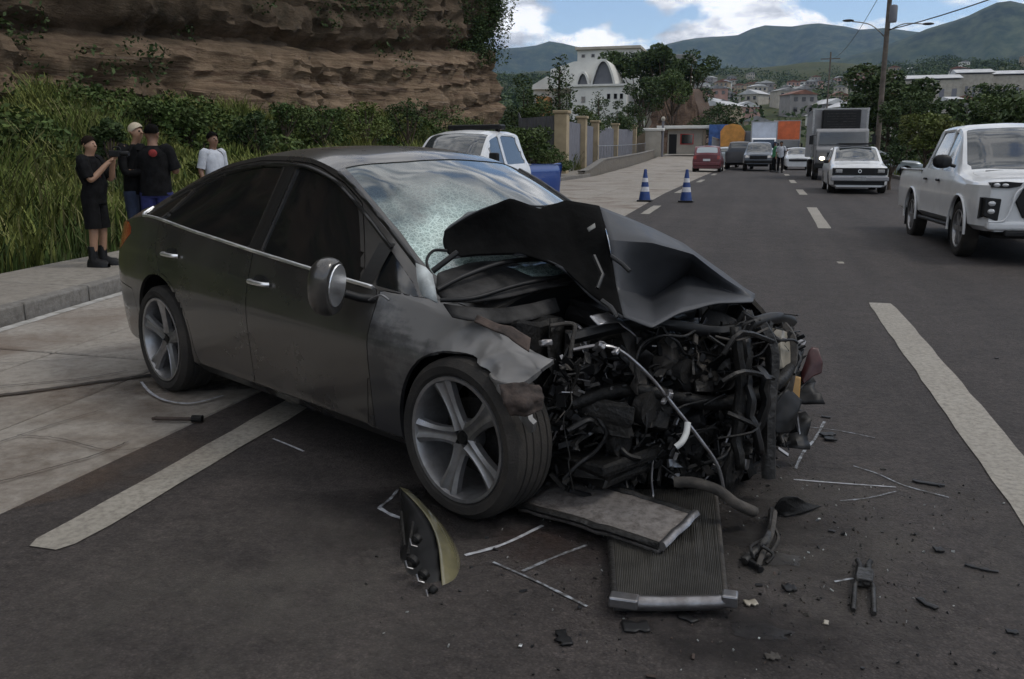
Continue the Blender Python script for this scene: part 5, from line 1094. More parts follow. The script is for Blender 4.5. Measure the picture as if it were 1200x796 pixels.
# ================================================================== people (built once each, posed from joints)
def person(loc, face, label, joints=None, h=1.72, shirt=None, legs=None, skin=None, hair=None, shoes=None, shorts=False, long_sleeve=False, cap=None, hairz=1.0, group=None, build=1.0, detail=True):
    s = h/1.75; root = empty('person', loc, face, label, 'person', group)
    J = dict(pelvis=(0,0,.96), belly=(.01,0,1.12), chest=(0,0,1.33), neckb=(-.01,0,1.475), neck=(.0,0,1.53), jaw=(.035,0,1.585), head=(.005,0,1.66), crown=(-.005,0,1.735),
             shL=(-.005,.175,1.435), elL=(-.03,.245,1.15), wrL=(.08,.25,.92), shR=(-.005,-.175,1.435), elR=(-.03,-.245,1.15), wrR=(.08,-.25,.92),
             hipL=(0,.095,.92), knL=(.02,.11,.50), anL=(-.02,.115,.09), toL=(.17,.14,.035), hipR=(0,-.095,.92), knR=(.02,-.11,.50), anR=(-.02,-.115,.09), toR=(.17,-.14,.035))
    if joints: J.update(joints)
    r = dict(pelvis=.095, belly=.085, chest=.09, neckb=.062, neck=.055, jaw=.062, head=.088, crown=.060, sh=.058, el=.043, wr=.030, hip=.082, kn=.056, an=.040, to=.036)
    rad = lambda k: (r[k] if k in r else r[k[:2] if k[:2] in ('sh','el','wr','kn','an','to') else 'hip'])*build
    E_ = [('pelvis','belly'),('belly','chest'),('chest','neckb'),('neckb','neck'),('neck','jaw'),('jaw','head'),('head','crown')]
    for S_ in 'LR': E_ += [('chest','sh'+S_),('sh'+S_,'el'+S_),('el'+S_,'wr'+S_),('pelvis','hip'+S_),('hip'+S_,'kn'+S_),('kn'+S_,'an'+S_),('an'+S_,'to'+S_)]
    def skin_mesh(name, edges, mt, infl=0.0, extra=None, sub=2, root_='pelvis', over=None):
        names = []; 
        for a, b in edges:
            for k in (a, b):
                if k not in names: names.append(k)
        pos = {k: Vector(J[k])*s for k in names}; rr = {k: (rad(k)+infl)*s for k in names}
        if over: 
            for k, q_ in over.items():
                if k in rr: rr[k] = q_*s
        ed = [(names.index(a), names.index(b)) for a, b in edges]; vs = [pos[k] for k in names]; rs_ = [rr[k] for k in names]
        if extra:
            for base, pts, rads in extra:
                prev = names.index(base)
                for p, q_ in zip(pts, rads): vs.append(Vector(p)); rs_.append(q_); ed.append((prev, len(vs)-1)); prev = len(vs)-1
        me = bpy.data.meshes.new(name); me.from_pydata([tuple(p) for p in vs], ed, []); me.update()
        o = link(name, me, mt, root); sk = o.modifiers.new('skin', 'SKIN'); sk.use_smooth_shade = True
        for k in range(len(vs)):
            d_ = me.skin_vertices[0].data[k]; q_ = rs_[k]; wide = 1.0
            if k < len(names): wide = {'chest': 1.1, 'belly': 1.1, 'pelvis': 1.1}.get(names[k], 1)
            d_.radius = (q_*wide, q_) ; d_.use_root = (k < len(names) and names[k] == root_) or (root_ not in names and k == 0)
        o.modifiers.new('sub', 'SUBSURF').levels = sub; o.modifiers['sub'].render_levels = sub
        return o
    ex = []
    for S_, sg in (('L', 1), ('R', -1)):
        w = Vector(J['wr'+S_])*s; d_ = (w-Vector(J['el'+S_])*s).normalized(); n_ = d_.cross(Vector((0, 0, 1)))
        n_ = n_.normalized() if n_.length > .1 else Vector((0, 1, 0)); up = n_.cross(d_)
        palm = w+d_*.065*s; curl = Vector(J.get('curl'+S_, (0, 0, -1)))
        ex.append(('wr'+S_, [palm], [.032*s]))
        k0 = None
        for q_, (of, ln) in enumerate(((-.024, .070), (-.008, .080), (.009, .075), (.025, .058))):
            b = palm+n_*of*s+d_*.03*s; ex.append(('wr'+S_, [palm+n_*of*.8*s, b, b+(d_*.6+curl*.4).normalized()*ln*.5*s, b+(d_*.6+curl*.4).normalized()*ln*.5*s+(d_*.2+curl*.8).normalized()*ln*.5*s], [.014*s, .010*s, .009*s, .007*s]))
        ex.append(('wr'+S_, [w+d_*.03*s-n_*.025*s*sg, w+d_*.06*s-n_*.05*s*sg, w+d_*.085*s-n_*.052*s*sg+curl*.01], [.013*s, .010*s, .008*s]))
    hd = Vector(J['head'])*s; hf = (Vector(J['jaw'])-Vector(J['neck'])); hf.z = 0; hf = hf.normalized() if hf.length > .005 else Vector((1, 0, 0)); sdv = Vector((-hf.y, hf.x, 0))
    ex.append(('head', [hd+hf*.085*s+Vector((0, 0, -.01)), hd+hf*.108*s+Vector((0, 0, -.03))], [.018*s, .013*s]))
    for q_ in (1, -1): ex.append(('head', [hd+sdv*.082*s*q_-hf*.01+Vector((0, 0, -.01)), hd+sdv*.095*s*q_-hf*.015+Vector((0, 0, -.0))], [.02*s, .012*s]))
    skin_mesh('body', E_, skin, extra=ex)
    for q_ in (1, -1): blob('eye', hd+hf*.080*s+sdv*.030*s*q_+Vector((0, 0, .0)), (.012*s,)*3, M_BLACK, root, n=8)
    m_ = MB(); P_ = []
    if hair:
        for i in range(9):
            a = PI/2*(i/8)*1.18-.28; row = []
            for k in range(17):
                b = 2*PI*k/16; front = max(0, math.cos(b)); zz = math.sin(max(a, -.28+.75*front)); cc2 = math.cos(max(a, -.28+.75*front)); n_ = 1+.06*nz(b*2, a*3, face)
                row.append(hd+Vector((0, 0, .012))+(hf*math.cos(b)*.098+sdv*math.sin(b)*.092)*cc2*s*n_+Vector((0, 0, zz*.098*s*n_*hairz)))
            P_.append(row)
        m_.grid(P_); m_.build('hair' if not cap else 'cap', cap or hair, root, sm=60)
        if cap:
            m_ = MB(); m_.grid([[hd+hf*(.085+.075*q_)*s+sdv*t*s*(.07-.02*q_)+Vector((0, 0, .055-.015*q_-.3*t*t)) for t in (-1, -.5, 0, .5, 1)] for q_ in (0, .5, 1)]); o = m_.build('cap_brim', cap, root, sm=60); o.modifiers.new('s', 'SOLIDIFY').thickness = .006
    # clothes: lofted rings round torso and limbs
    V_ = lambda k: Vector(J[k])*s
    def rings(mm, secs, n=16, seed=0):                 # secs: (centre, half depth, half width, side vector)
        P_ = []
        for q_, (c, a_, b_, sv) in enumerate(secs):
            sv = sv.normalized(); fv = sv.cross(Vector((0, 0, 1))) if abs(sv.z) < .5 else Vector((1, 0, 0)); row = []
            for k in range(n+1):
                t_ = 2*PI*k/n; w_ = 1+.05*nz(math.cos(t_)*2+seed, math.sin(t_)*2, q_*.8)
                row.append(c+fv*(math.cos(t_)*a_*w_*s*build)+sv*(math.sin(t_)*b_*w_*s*build))
            P_.append(row)
        mm.grid(P_)
    def limb(mm, pts, rads):
        pts = [Vector(p)*s for p in pts]; c_ = sm_curve(pts, 4); rr_ = np.interp(np.linspace(0, 1, len(c_)), np.linspace(0, 1, len(rads)), rads); mm.tube(c_, [float(x)*s*build*(1+.05*nz(i*.9, face, 3)) for i, x in enumerate(rr_)], 12)
    sv = V_('shL')-V_('shR'); sv.z = 0; hv = V_('hipL')-V_('hipR'); hv.z = 0
    mm = MB(); pe, be_, ch, nb = V_('pelvis'), V_('belly'), V_('chest'), V_('neckb')
    up = Vector((0, 0, 1)); rings(mm, [(pe+up*-.10*s, .128, .172, hv), (pe, .132, .170, hv), (be_, .135, .162, sv), (be_.lerp(ch, .55), .132, .172, sv), (ch, .128, .185, sv), (ch.lerp(nb, .5), .112, .180, sv), (ch.lerp(nb, .80), .090, .140, sv), (nb, .068, .085, sv), (nb+up*.02*s, .060, .068, sv)], seed=face)
    for S_ in 'LR':
        st_ = Vector(J['sh'+S_]).lerp(Vector(J['chest']), .22); st_.z = J['sh'+S_][2]-.01
        if long_sleeve: limb(mm, [st_, J['sh'+S_], J['el'+S_], Vector(J['el'+S_]).lerp(Vector(J['wr'+S_]), .9)], [.075, .070, .056, .042])
        else: limb(mm, [st_, J['sh'+S_], Vector(J['sh'+S_]).lerp(Vector(J['el'+S_]), .45), Vector(J['sh'+S_]).lerp(Vector(J['el'+S_]), .86)], [.075, .072, .068, .066])
    mm.build('shirt', shirt, root, sm=60)
    mm = MB(); rings(mm, [(pe+up*.06*s, .118, .155, hv), (pe, .124, .165, hv), (pe+up*-.08*s, .120, .168, hv), (pe+up*-.13*s, .09, .14, hv)], seed=face+2)
    for S_ in 'LR':
        h_, k_, a_ = Vector(J['hip'+S_]), Vector(J['kn'+S_]), Vector(J['an'+S_])
        if shorts: limb(mm, [h_+Vector((0, 0, -.02)), h_.lerp(k_, .5), h_.lerp(k_, .95)], [.098, .094, .092])
        else: limb(mm, [h_+Vector((0, 0, -.02)), h_.lerp(k_, .55), k_, k_.lerp(a_, .6), a_+Vector((0, 0, .0))], [.098, .088, .070, .064, .060])
    mm.build('shorts' if shorts else 'trousers', legs, root, sm=60)
    for S_ in 'LR':
        if shorts: tube('sock', [Vector(J['anL' if S_ == 'L' else 'anR'])*s+Vector((0, 0, .16)), Vector(J['an'+S_])*s+Vector((0, 0, -.01))], .052, M_BLACK, root)
        a, t_ = Vector(J['an'+S_])*s, Vector(J['to'+S_])*s; m_ = MB(); dr = (t_-a); dr.z = 0; dr.normalize(); sdn = Vector((-dr.y, dr.x, 0)); P_ = []
        for q_, w_, h_ in ((-.085, .04, .10), (-.04, .06, .15), (.04, .062, .14), (.12, .062, .105), (.19, .056, .095), (.235, .03, .06)):
            c = Vector((a.x, a.y, 0))+dr*q_*s; P_.append([c+sdn*w_*s*math.cos(b)+Vector((0, 0, (max(0, math.sin(b))*h_+.002)*s)) for b in np.linspace(0, 2*PI, 13)])
        m_.grid(P_); m_.build('shoe', shoes or M_BLACK, root, sm=60)
    return root
SK1 = mat('skin', (.28, .16, .10), .55, var=.1, vs=9); SK2 = mat('darker_skin', (.17, .09, .055), .55, var=.1, vs=9)
HB = mat('black_hair', (.004, .0035, .003), .9, bump=.5, bs=120, spec=.08); HBL = mat('bleached_hair', (.42, .36, .26), .7, bump=.5, bs=120)
CB = mat('black_cloth', (.008, .008, .0085), .95, var=.4, vs=14, bump=.3, bs=25, spec=.12); CR = mat('red_print', (.20, .02, .018), .85, var=.2, vs=20); CW = mat('white_cloth', (.42, .44, .48), .9, var=.15, vs=10, bump=.3, bs=25)
CBL = mat('blue_cloth', (.015, .02, .10), .85, var=.3, vs=14); CG = mat('navy_cloth', (.02, .03, .06), .9, var=.3, vs=10); CHV = mat('green_vest', (.05, .22, .10), .8, var=.2, vs=10)
pz = lambda x, y: ZG(x, y)+.143
F_ = lambda dx, dy: math.atan2(dy, dx)
p0 = gp(122, 312, .143); p0.z = pz(p0.x, p0.y)
a = person(p0+Vector((-.05, 0, 0)), R(10), 'man in black t-shirt and black shorts filming with a handheld camera on the pavement', dict(chest=(-.03,0,1.33), belly=(.04,0,1.12), elL=(.16,.20,1.16), wrL=(.27,.09,1.42), elR=(.12,-.24,1.16), wrR=(.28,-.06,1.40), curlL=(-.2,-.9,.2), curlR=(-.2,.9,.2), head=(.0,0,1.655), jaw=(.035,0,1.59)), 1.46, CB, CB, SK1, mat('brown_hair', (.012, .008, .006), .9, spec=.08), M_BLACK, True, group=None, build=1.14)
o = bev(MB().box((0, 0, 0), (.006, .05, .045)).build('shirt_print', CR, a), .002); o.location = (.125, -.02, 1.0)
cmr = empty('video_camera', p0+Matrix.Rotation(R(10), 3, 'Z') @ Vector((.27, .01, 1.25)), R(10), 'small black handheld camera raised by the man in shorts', 'camera')
bev(box('camera_body', (-.02, 0, .03), (.17, .07, .09), M_BLACK, cmr), .012); m = MB(); m.lathe([(0, .19), (.034, .19), (.038, .17), (.032, .07), (.03, .06)], 20, 'x', (0, 0, .03)); m.build('lens', M_BLACK, cmr, sm=40); cmr.scale = (.78, .78, .78); tube('carry_handle', sm_curve([(-.06, 0, .07), (-.04, 0, .12), (.05, 0, .12), (.07, 0, .07)], 4), .009, M_BLACK, cmr)
q0 = gp(164, 306, .143); q0.z = pz(q0.x, q0.y)
person(q0+Vector((-.05, .1, 0)), R(0), 'slim man with bleached hair in dark clothes leaning toward his companion', dict(chest=(.03,0,1.33), neckb=(.05,0,1.475), neck=(.07,0,1.53), jaw=(.10,0,1.585), head=(.075,0,1.66), crown=(.065,0,1.735), elR=(.05,-.22,1.15), wrR=(.26,-.12,1.16), elL=(.02,.2,1.15), wrL=(.24,.1,1.10)), 1.62, CB, CG, SK1, HBL, M_BLACK, long_sleeve=True, build=.95)
q1 = gp(190, 306, .143); q1.z = pz(q1.x, q1.y)
a = person(q1+Vector((0, 0, 0)), R(115), 'broad man in black shirt with red shoulder mark and blue trousers, seen from behind', dict(elR=(.02,-.27,1.15), wrR=(.20,-.16,1.25), elL=(.0,.27,1.15), wrL=(.18,.18,1.2)), 1.60, CB, CBL, SK2, HB, M_BLACK, build=1.18)
o = blob('shoulder_print', (-.15, -.03, 1.28), (.012, .05, .045), CR, a, n=12)
q2 = gp(257, 285, .143); q2.z = pz(q2.x, q2.y)
person(q2+Vector((0, 0, 0)), R(-15), 'young man with dark hair and white t-shirt standing behind the wrecked sedan', None, 1.57, CW, CG, SK2, HB, M_BLACK)
person(Vector((azx(915, 52), 52, RZ(52))), R(-90), 'distant person in dark trousers and pale shirt walking on the centre line', dict(elL=(.0,.28,1.2), wrL=(.0,.42,1.3), knL=(.12,.11,.5), anL=(.08,.11,.09), toL=(.26,.13,.035)), 1.7, CW, CB, SK2, HB, M_BLACK, detail=False)
person(Vector((azx(908, 53), 53, RZ(53))), R(200), 'distant traffic officer in green vest stretching an arm across the lane', dict(elL=(.05,.40,1.42), wrL=(.10,.62,1.42)), 1.7, CHV, CB, SK2, HB, M_BLACK, long_sleeve=True, detail=False, cap=CG)
# ================================================================== traffic
def axle_wheels(root, xf, xr, yt, rt, w, mt=M_RIMA, spokes=6, det=False):
    rr_ = rt*.66
    w0 = wheel(root, (xf, -yt, rt), rt, rr_, w, mt, -1, spokes, det, tread=False); 
    for x, y, s_ in ((xr, -yt, -1), (xr, yt, 1), (xf, yt, 1)):
        c = copy_tree(w0, root); c.location = (x, y, rt); c.rotation_euler = (0, 0, 0 if s_ < 0 else PI)
def shaped_car(name, loc, rz, label, cat, paint, kind, L_, W_, H_, wb, fo, group=None, glass=None, rt=.31, lower=None, dx=.07, bed=None):
    """kind: saloon, hatch, pickup. x=0 is the front axle, +x the nose"""
    root = empty(name, loc, rz, label, cat, group); glass = glass or M_GLASSW
    ro = L_-wb-fo; xr = -wb; xe = -(wb+ro); hw = W_/2
    if kind == 'pickup':
        zs, hood, cowl, hdr, rf0, rf1, cabr, deck = .42, 1.06*H_/1.78, -.42, -1.05, -1.45, -2.15, -2.52, 1.10*H_/1.78
        belt = [(xe, deck), (cabr-.02, deck), (cabr+.02, deck+.02), (-.5, deck-.02), (0, hood-.04), (fo-.12, hood-.08), (fo, hood-.12)]
        rail = [(xe, deck+.005), (cabr-.03, deck+.005), (cabr-.01, deck+.06), (cabr+.16, H_-.12), (rf1, H_-.07), (rf0, H_-.065), (hdr, H_-.13), (cowl+.05, hood+.05), (0, hood), (fo-.12, hood-.03), (fo, hood-.07)]
        cen = [(xe, .74), (cabr-.03, .74), (cabr-.01, deck+.06), (cabr+.16, H_-.09), (rf1, H_-.01), (rf0, H_), (hdr, H_-.07), (cowl+.18, hood+.06), (.1, hood+.02), (fo-.12, hood-.01), (fo, hood-.05)]
        raily_ = [(xe, hw-.05), (cabr-.03, hw-.05), (cabr-.01, hw-.10), (cabr+.16, hw-.24), (rf0, hw-.25), (hdr, hw-.22), (cowl+.05, hw-.12), (0, hw-.14), (fo, hw-.22)]
        m1 = [(xe, hw-.10), (cabr-.03, hw-.10), (cabr-.01, hw-.3), (rf0, hw-.4), (fo, hw-.5)]; m1z_ = [(x, (.72 if x < cabr-.02 else pw(x, rail)*.4+pw(x, cen)*.6)) for x, _ in cen]
    else:
        zs, hood, cowl, hdr, rf0, rf1 = .20, .86, -.35, -1.05, -1.35, -2.25; deck = .95 if kind == 'saloon' else .92
        if kind == 'saloon':
            rg = [(xe, deck-.03), (xe+.12, deck), (xe+.85, deck+.04), (xe+1.25, H_-.12)]
        else: rg = [(xe, deck+.02), (xe+.05, deck+.12), (xe+.30, H_-.14), (xe+.55, H_-.07)]
        belt = [(xe, deck-.06), (xe+.5, deck-.02), (-1.5, deck-.04), (cowl, hood+.0), (0, hood-.05), (fo-.1, hood-.10), (fo, hood-.2)]
        rail = [(x, z-.0) for x, z in rg]+[(rf1 if kind == 'saloon' else rf1-.3, H_-.06), (rf0, H_-.05), (hdr, H_-.11), (cowl+.02, hood+.05), (0, hood+.0), (fo-.1, hood-.06), (fo, hood-.16)]
        cen = [(x, z+.04) for x, z in rg]+[(rf1 if kind == 'saloon' else rf1-.3, H_), (rf0, H_), (hdr, H_-.04), (cowl+.12, hood+.09), (0, hood+.05), (fo-.1, hood-.0), (fo, hood-.12)]
        raily_ = [(xe, hw-.14), (xe+.5, hw-.12), (-2.2, hw-.22), (rf0, hw-.22), (hdr, hw-.2), (cowl, hw-.1), (0, hw-.12), (fo, hw-.2)]; m1 = [(x, y*.62) for x, y in raily_]; m1z_ = [(x, pw(x, rail)*.35+pw(x, cen)*.65) for x, _ in cen]
    rail = sorted(rail); cen = sorted(cen); rail = [q_ for i, q_ in enumerate(rail) if i == 0 or q_[0] > rail[i-1][0]+.005]; cen = [q_ for i, q_ in enumerate(cen) if i == 0 or q_[0] > cen[i-1][0]+.005]; m1z_ = [(x, z) for x, z in m1z_ if any(abs(x-c_[0]) < 1e-9 for c_ in cen)]
    wdt = [(xe, hw*.93), (xe+.15, hw*.985), (xe+.5, hw), (fo-.5, hw), (fo-.2, hw*.97), (fo, hw*.86)]
    S_ = lambda k: [(x, y-k) for x, y in wdt]
    keys = [(S_(.10), zs), (S_(.02), zs+.07), (S_(0), (zs+deck)/2), (S_(.012), deck-.14 if kind == 'pickup' else .72), ([(x, y-.05) for x, y in wdt], belt), (raily_, rail), (m1, m1z_), (0.0, cen)]
    ex = [cabr-.035, cabr-.02, cabr-.005, cabr+.01] if kind == 'pickup' else []
    Lx = Loft(xe, fo, dx, keys, {1, 3, 4, 5, 6} if kind == 'pickup' else {1, 3, 4, 5}, [1, 4, 5, 3, 7, 3, 5][:7], ex); Lx.rail = 5
    rg_ = []; bf = lambda x: pw(x, belt); rf_ = lambda x: pw(x, rail); ar = rt+.05
    cb = cabr+.12 if kind == 'pickup' else (xe+1.0 if kind == 'saloon' else xe+.45)
    Bx = -1.45 if kind != 'hatch' else -1.5
    for sd_ in (-1, 1):
        for ax in (0, xr):
            rg_.append(dict(name='a', proj='side', poly=circ(ax, rt+.02, ar, 24), side=sd_, hole=True, mat=None)); rg_.append(dict(name='a', proj='side', poly=[(ax-ar, 0), (ax+ar, 0), (ax+ar, rt+.02), (ax-ar, rt+.02)], side=sd_, hole=True, mat=None))
        W1 = [(Bx+.06, bf(Bx)+.02), (-.68, bf(-.68)+.02), (-1.02, rf_(-1.02)-.05), (Bx+.06, rf_(Bx)-.06)]
        W2 = [(cb+.06, bf(cb)+.02), (Bx-.04, bf(Bx)+.02), (Bx-.04, rf_(Bx)-.06), (cb+.28, rf_(cb+.28)-.06)]
        rg_ += [dict(name='side_window', proj='side', poly=W1, side=sd_, mat=glass, inset=.012), dict(name='side_window', proj='side', poly=W2, side=sd_, mat=glass, inset=.012)]
        d1 = [(Bx, zs+.09), (-.52, zs+.09), (-.52, bf(-.52)-.01), (-.98, rf_(-.98)-.02), (Bx, rf_(Bx)-.02)]; d2 = [(max(cb, xr+ar+.04), zs+.09), (Bx-.012, zs+.09), (Bx-.012, rf_(Bx)-.02), (cb+.22, rf_(cb+.22)-.02), (cb, bf(cb))]
        rg_ += [dict(name='front_door', proj='side', poly=d1, side=sd_, mat=paint), dict(name='rear_door', proj='side', poly=d2, side=sd_, mat=paint)]
    n5 = np.linspace(-1, 1, 7)
    rg_.append(dict(name='windscreen', proj='top', poly=[(hdr-.02+.04*(1-t*t), t*(hw-.27)) for t in n5]+[(cowl+.0+.10*(1-t*t), t*(hw-.18)) for t in n5[::-1]], mat=glass, inset=.008))
    if kind == 'pickup': rg_.append(dict(name='rear_window', proj='top', poly=[(cabr+.02, -(hw-.32)), (cabr+.02, hw-.32), (cabr+.14, hw-.34), (cabr+.14, -(hw-.34))], mat=glass, inset=.006)); rg_.append(dict(name='load_bed', proj='top', poly=[(xe-1, -2), (cabr-.05, -2), (cabr-.05, 2), (xe-1, 2)], mat=bed or M_BLACK)); 
    elif kind == 'saloon': rg_.append(dict(name='rear_window', proj='top', poly=[(xe+.80, -(hw-.25)), (xe+.80, hw-.25), (xe+1.28, hw-.32), (xe+1.28, -(hw-.32))], mat=glass, inset=.006))
    else: rg_.append(dict(name='rear_window', proj='top', poly=[(xe+.06, -(hw-.22)), (xe+.06, hw-.22), (xe+.30, hw-.28), (xe+.30, -(hw-.28))], mat=glass, inset=.006))
    if kind != 'pickup' or True: rg_.append(dict(name='hood', proj='top', poly=[(cowl+.12, -(hw-.2)), (fo-.14, -(hw-.26)), (fo-.14, hw-.26), (cowl+.12, hw-.2)], mat=paint))
    if bed is not None:
        for sd_ in (-1, 1): rg_.append(dict(name='bed_side', proj='side', poly=[(xe-1, 0), (cabr-.03, 0), (cabr-.03, 3), (xe-1, 3)], side=sd_, mat=bed))
    cut_body(Lx, rg_, root, paint, cell=dx*.9, flange=.025)
    endc = [(fo, p[1], p[2]) for p in Lx.V[:, -1]]; mesh('front_panel', endc, [tuple(range(len(endc)-1, -1, -1))], paint, root)
    rear = [(xe, p[1], p[2]) for p in Lx.V[:, 0]]
    if kind == 'pickup': rear = [(xe, p[1], p[2]) for p in Lx.V[:, 0] if True][:Lx.jkey[5]+1]+[(xe, p[1], p[2]) for p in Lx.V[:, 0]][-(Lx.jkey[5]+1):]
    mesh('tailgate' if kind != 'saloon' else 'rear_panel', rear, [tuple(range(len(rear)))], paint if bed is None else bed, root)
    m_ = MB(); m_.box(((fo+xe)/2, 0, zs+.06), (L_-.3, W_-.36, .16)); m_.box((0, 0, rt+.16), (2*ar+.1, W_-.62, .5)); m_.box((xr, 0, rt+.16), (2*ar+.1, W_-.62, .5)); m_.box((-1.5, 0, (zs+deck)/2+.05), (1.9, W_-.22, deck-zs-.1)); m_.build('underbody', M_BLACK, root)
    for yy_ in (-.36, .36):
        bev(box('seat', (-1.55, yy_*W_/1.8, deck+.13), (.14, .46, .42), M_BLACK, root), .04)
    axle_wheels(root, 0, xr, hw-.11, rt, .2, M_RIMA, 6)
    return root, dict(xe=xe, fo=fo, hw=hw, deck=deck, hood=hood, zs=zs, L=Lx)
RG = lambda px, Y_, dz=0: Vector((azx(px, Y_), Y_, RZ(Y_)+dz))
# white pickup passing on the right
wp_, I = shaped_car('pickup_truck', (3.56, 13.5, RZ(13)), R(-87), 'new white double-cab pickup passing on the right with black grille', 'pickup truck', M_PWHITE, 'pickup', 5.3, 1.86, 1.86, 3.0, .92, rt=.39, dx=.045)
fo, hw = I['fo'], I['hw']; FX = lambda y: fo+.015-.0*abs(y)
m = MB(); m.prism([(-.40, .60), (-.50, .80), (-.42, .98), (-.36, 1.03), (.36, 1.03), (.42, .98), (.50, .80), (.40, .60)], fo-.05, fo+.03, 'x'); bev(m.build('grille', M_BLACK, wp_), .012)
for z in (.69, .77, .85, .93, .99): tube('grille_bar', [(fo+.035, -.40, z), (fo+.04, 0, z), (fo+.035, .40, z)], .008, M_GR2, wp_, 6)
for s_ in (-1, 1):
    m = MB(); m.prism([(s_*.44, 1.045), (s_*.62, 1.06), (s_*.80, 1.045), (s_*.80, .985), (s_*.60, .975), (s_*.47, 1.0)], fo-.14, fo+.028, 'x'); m.build('headlight_housing', M_BLACK, wp_)
    for y, r_ in ((.74, .030), (.64, .024)): blob('headlight', (fo+.02, s_*y, 1.015), (.02, .045, r_), M_LAMP, wp_, n=12)
    m = MB(); m.prism([(s_*.66, .84), (s_*.86, .86), (s_*.86, .62), (s_*.68, .55)], fo-.22, fo+.016, 'x'); bev(m.build('lamp_pod', M_BLACK, wp_), .015)
    m = MB(); m.prism([(-.0, .86), (.20, .855), (.20, .60), (.06, .56)], s_*(hw-.02), s_*(hw-.10), 'y'); o = m.build('lamp_pod', M_BLACK, wp_); o.location = (fo-.28, -s_*.03, 0)
    for z in (.78, .68): blob('fog_light', (fo+.01, s_*.77, z), (.02, .05, .035), M_LAMP, wp_, n=12)
    tube('chrome_trim', sm_curve([(fo+.04, s_*.44, .99), (fo+.05, s_*.52, .90), (fo+.05, s_*.55, .74), (fo+.05, s_*.62, .57), (fo+.04, s_*.80, .55)], 4), .016, M_PWHITE, wp_, 8)
    g_ = empty('door_mirror', (-.62, s_*(hw+.08), 1.30), 0, parent=wp_); blob('mirror_shell', (0, s_*.04, 0), (.07, .13, .10), M_BLACK, g_, n=14, pw_=.8); tube('mirror_foot', [(0, -s_*.14, -.07), (0, 0, -.03)], .025, M_BLACK, g_)
    for xx in (-1.28, -2.08): 
        o = bev(box('door_handle', (xx, s_*(hw+.012), 1.02), (.17, .03, .035), M_BLACK, wp_), .01)
    for ax in (0, -3.0): 
        m = MB(); pts = [(ax+.445*math.cos(a), s_*(hw+.012), .41+.445*math.sin(a)) for a in np.linspace(-.15, PI+.15, 18)]; m.tube(pts, .018, 6); m.build('arch_trim', M_PWHITE, wp_, sm=60)
        m = MB(); m.box((ax-.46, s_*(hw-.12), .36), (.02, .22, .34)); m.build('mud_flap', M_BLACK, wp_)
bev(box('front_bumper', (fo-.02, 0, .50), (.16, 1.62, .12), M_PWHITE, wp_), .04, 3); bev(box('skid_plate', (fo-.0, 0, .40), (.14, 1.2, .08), M_BLACK, wp_), .02)
bev(box('side_step', (-1.45, -(hw-.05), .40), (1.9, .12, .05), M_BLACK, wp_), .015)
tube('wiper', [(-.30, -.55, 1.17), (-.36, .05, 1.20)], .008, M_BLACK, wp_); tube('wiper', [(-.30, .05, 1.18), (-.36, .62, 1.20)], .008, M_BLACK, wp_)
# old white saloon behind it
sd_c, I = shaped_car('white_sedan', (2.72, 28.6, RZ(28)), R(-90), 'old boxy white saloon with black grille driving ahead of the box truck', 'car', M_PWHITE, 'saloon', 4.1, 1.66, 1.42, 2.4, .75, rt=.29)
fo = I['fo']; bev(box('grille', (fo+.01, 0, .65), (.05, 1.52, .21), M_BLACK, sd_c), .01); bev(box('bumper', (fo+.05, 0, .44), (.14, 1.6, .13), mat('grey_bumper', (.25, .25, .26), .5), sd_c), .03); box('number_plate', (fo+.125, 0, .45), (.01, .34, .12), M_STEEL, sd_c); box('front_apron', (fo-.02, 0, .33), (.06, 1.4, .14), M_BLACK, sd_c)
m = MB(); m.lathe([(.035, -.0), (.05, 0), (.05, .012), (.035, .012)], 16, 'x', (fo+.035, 0, .66), close=True); m.build('badge', M_CHROME, sd_c)
for s_ in (-1, 1): bev(box('headlight', (fo+.025, s_*.58, .66), (.05, .20, .11), M_STEEL, sd_c), .02); g_ = bev(box('door_mirror', (-.65, s_*.86, .93), (.08, .14, .10), M_BLACK, sd_c), .02)
for x in (-1.3,): box('roof_rack', (x-.2, 0, 1.47), (.9, 1.0, .04), M_BLACK, sd_c)
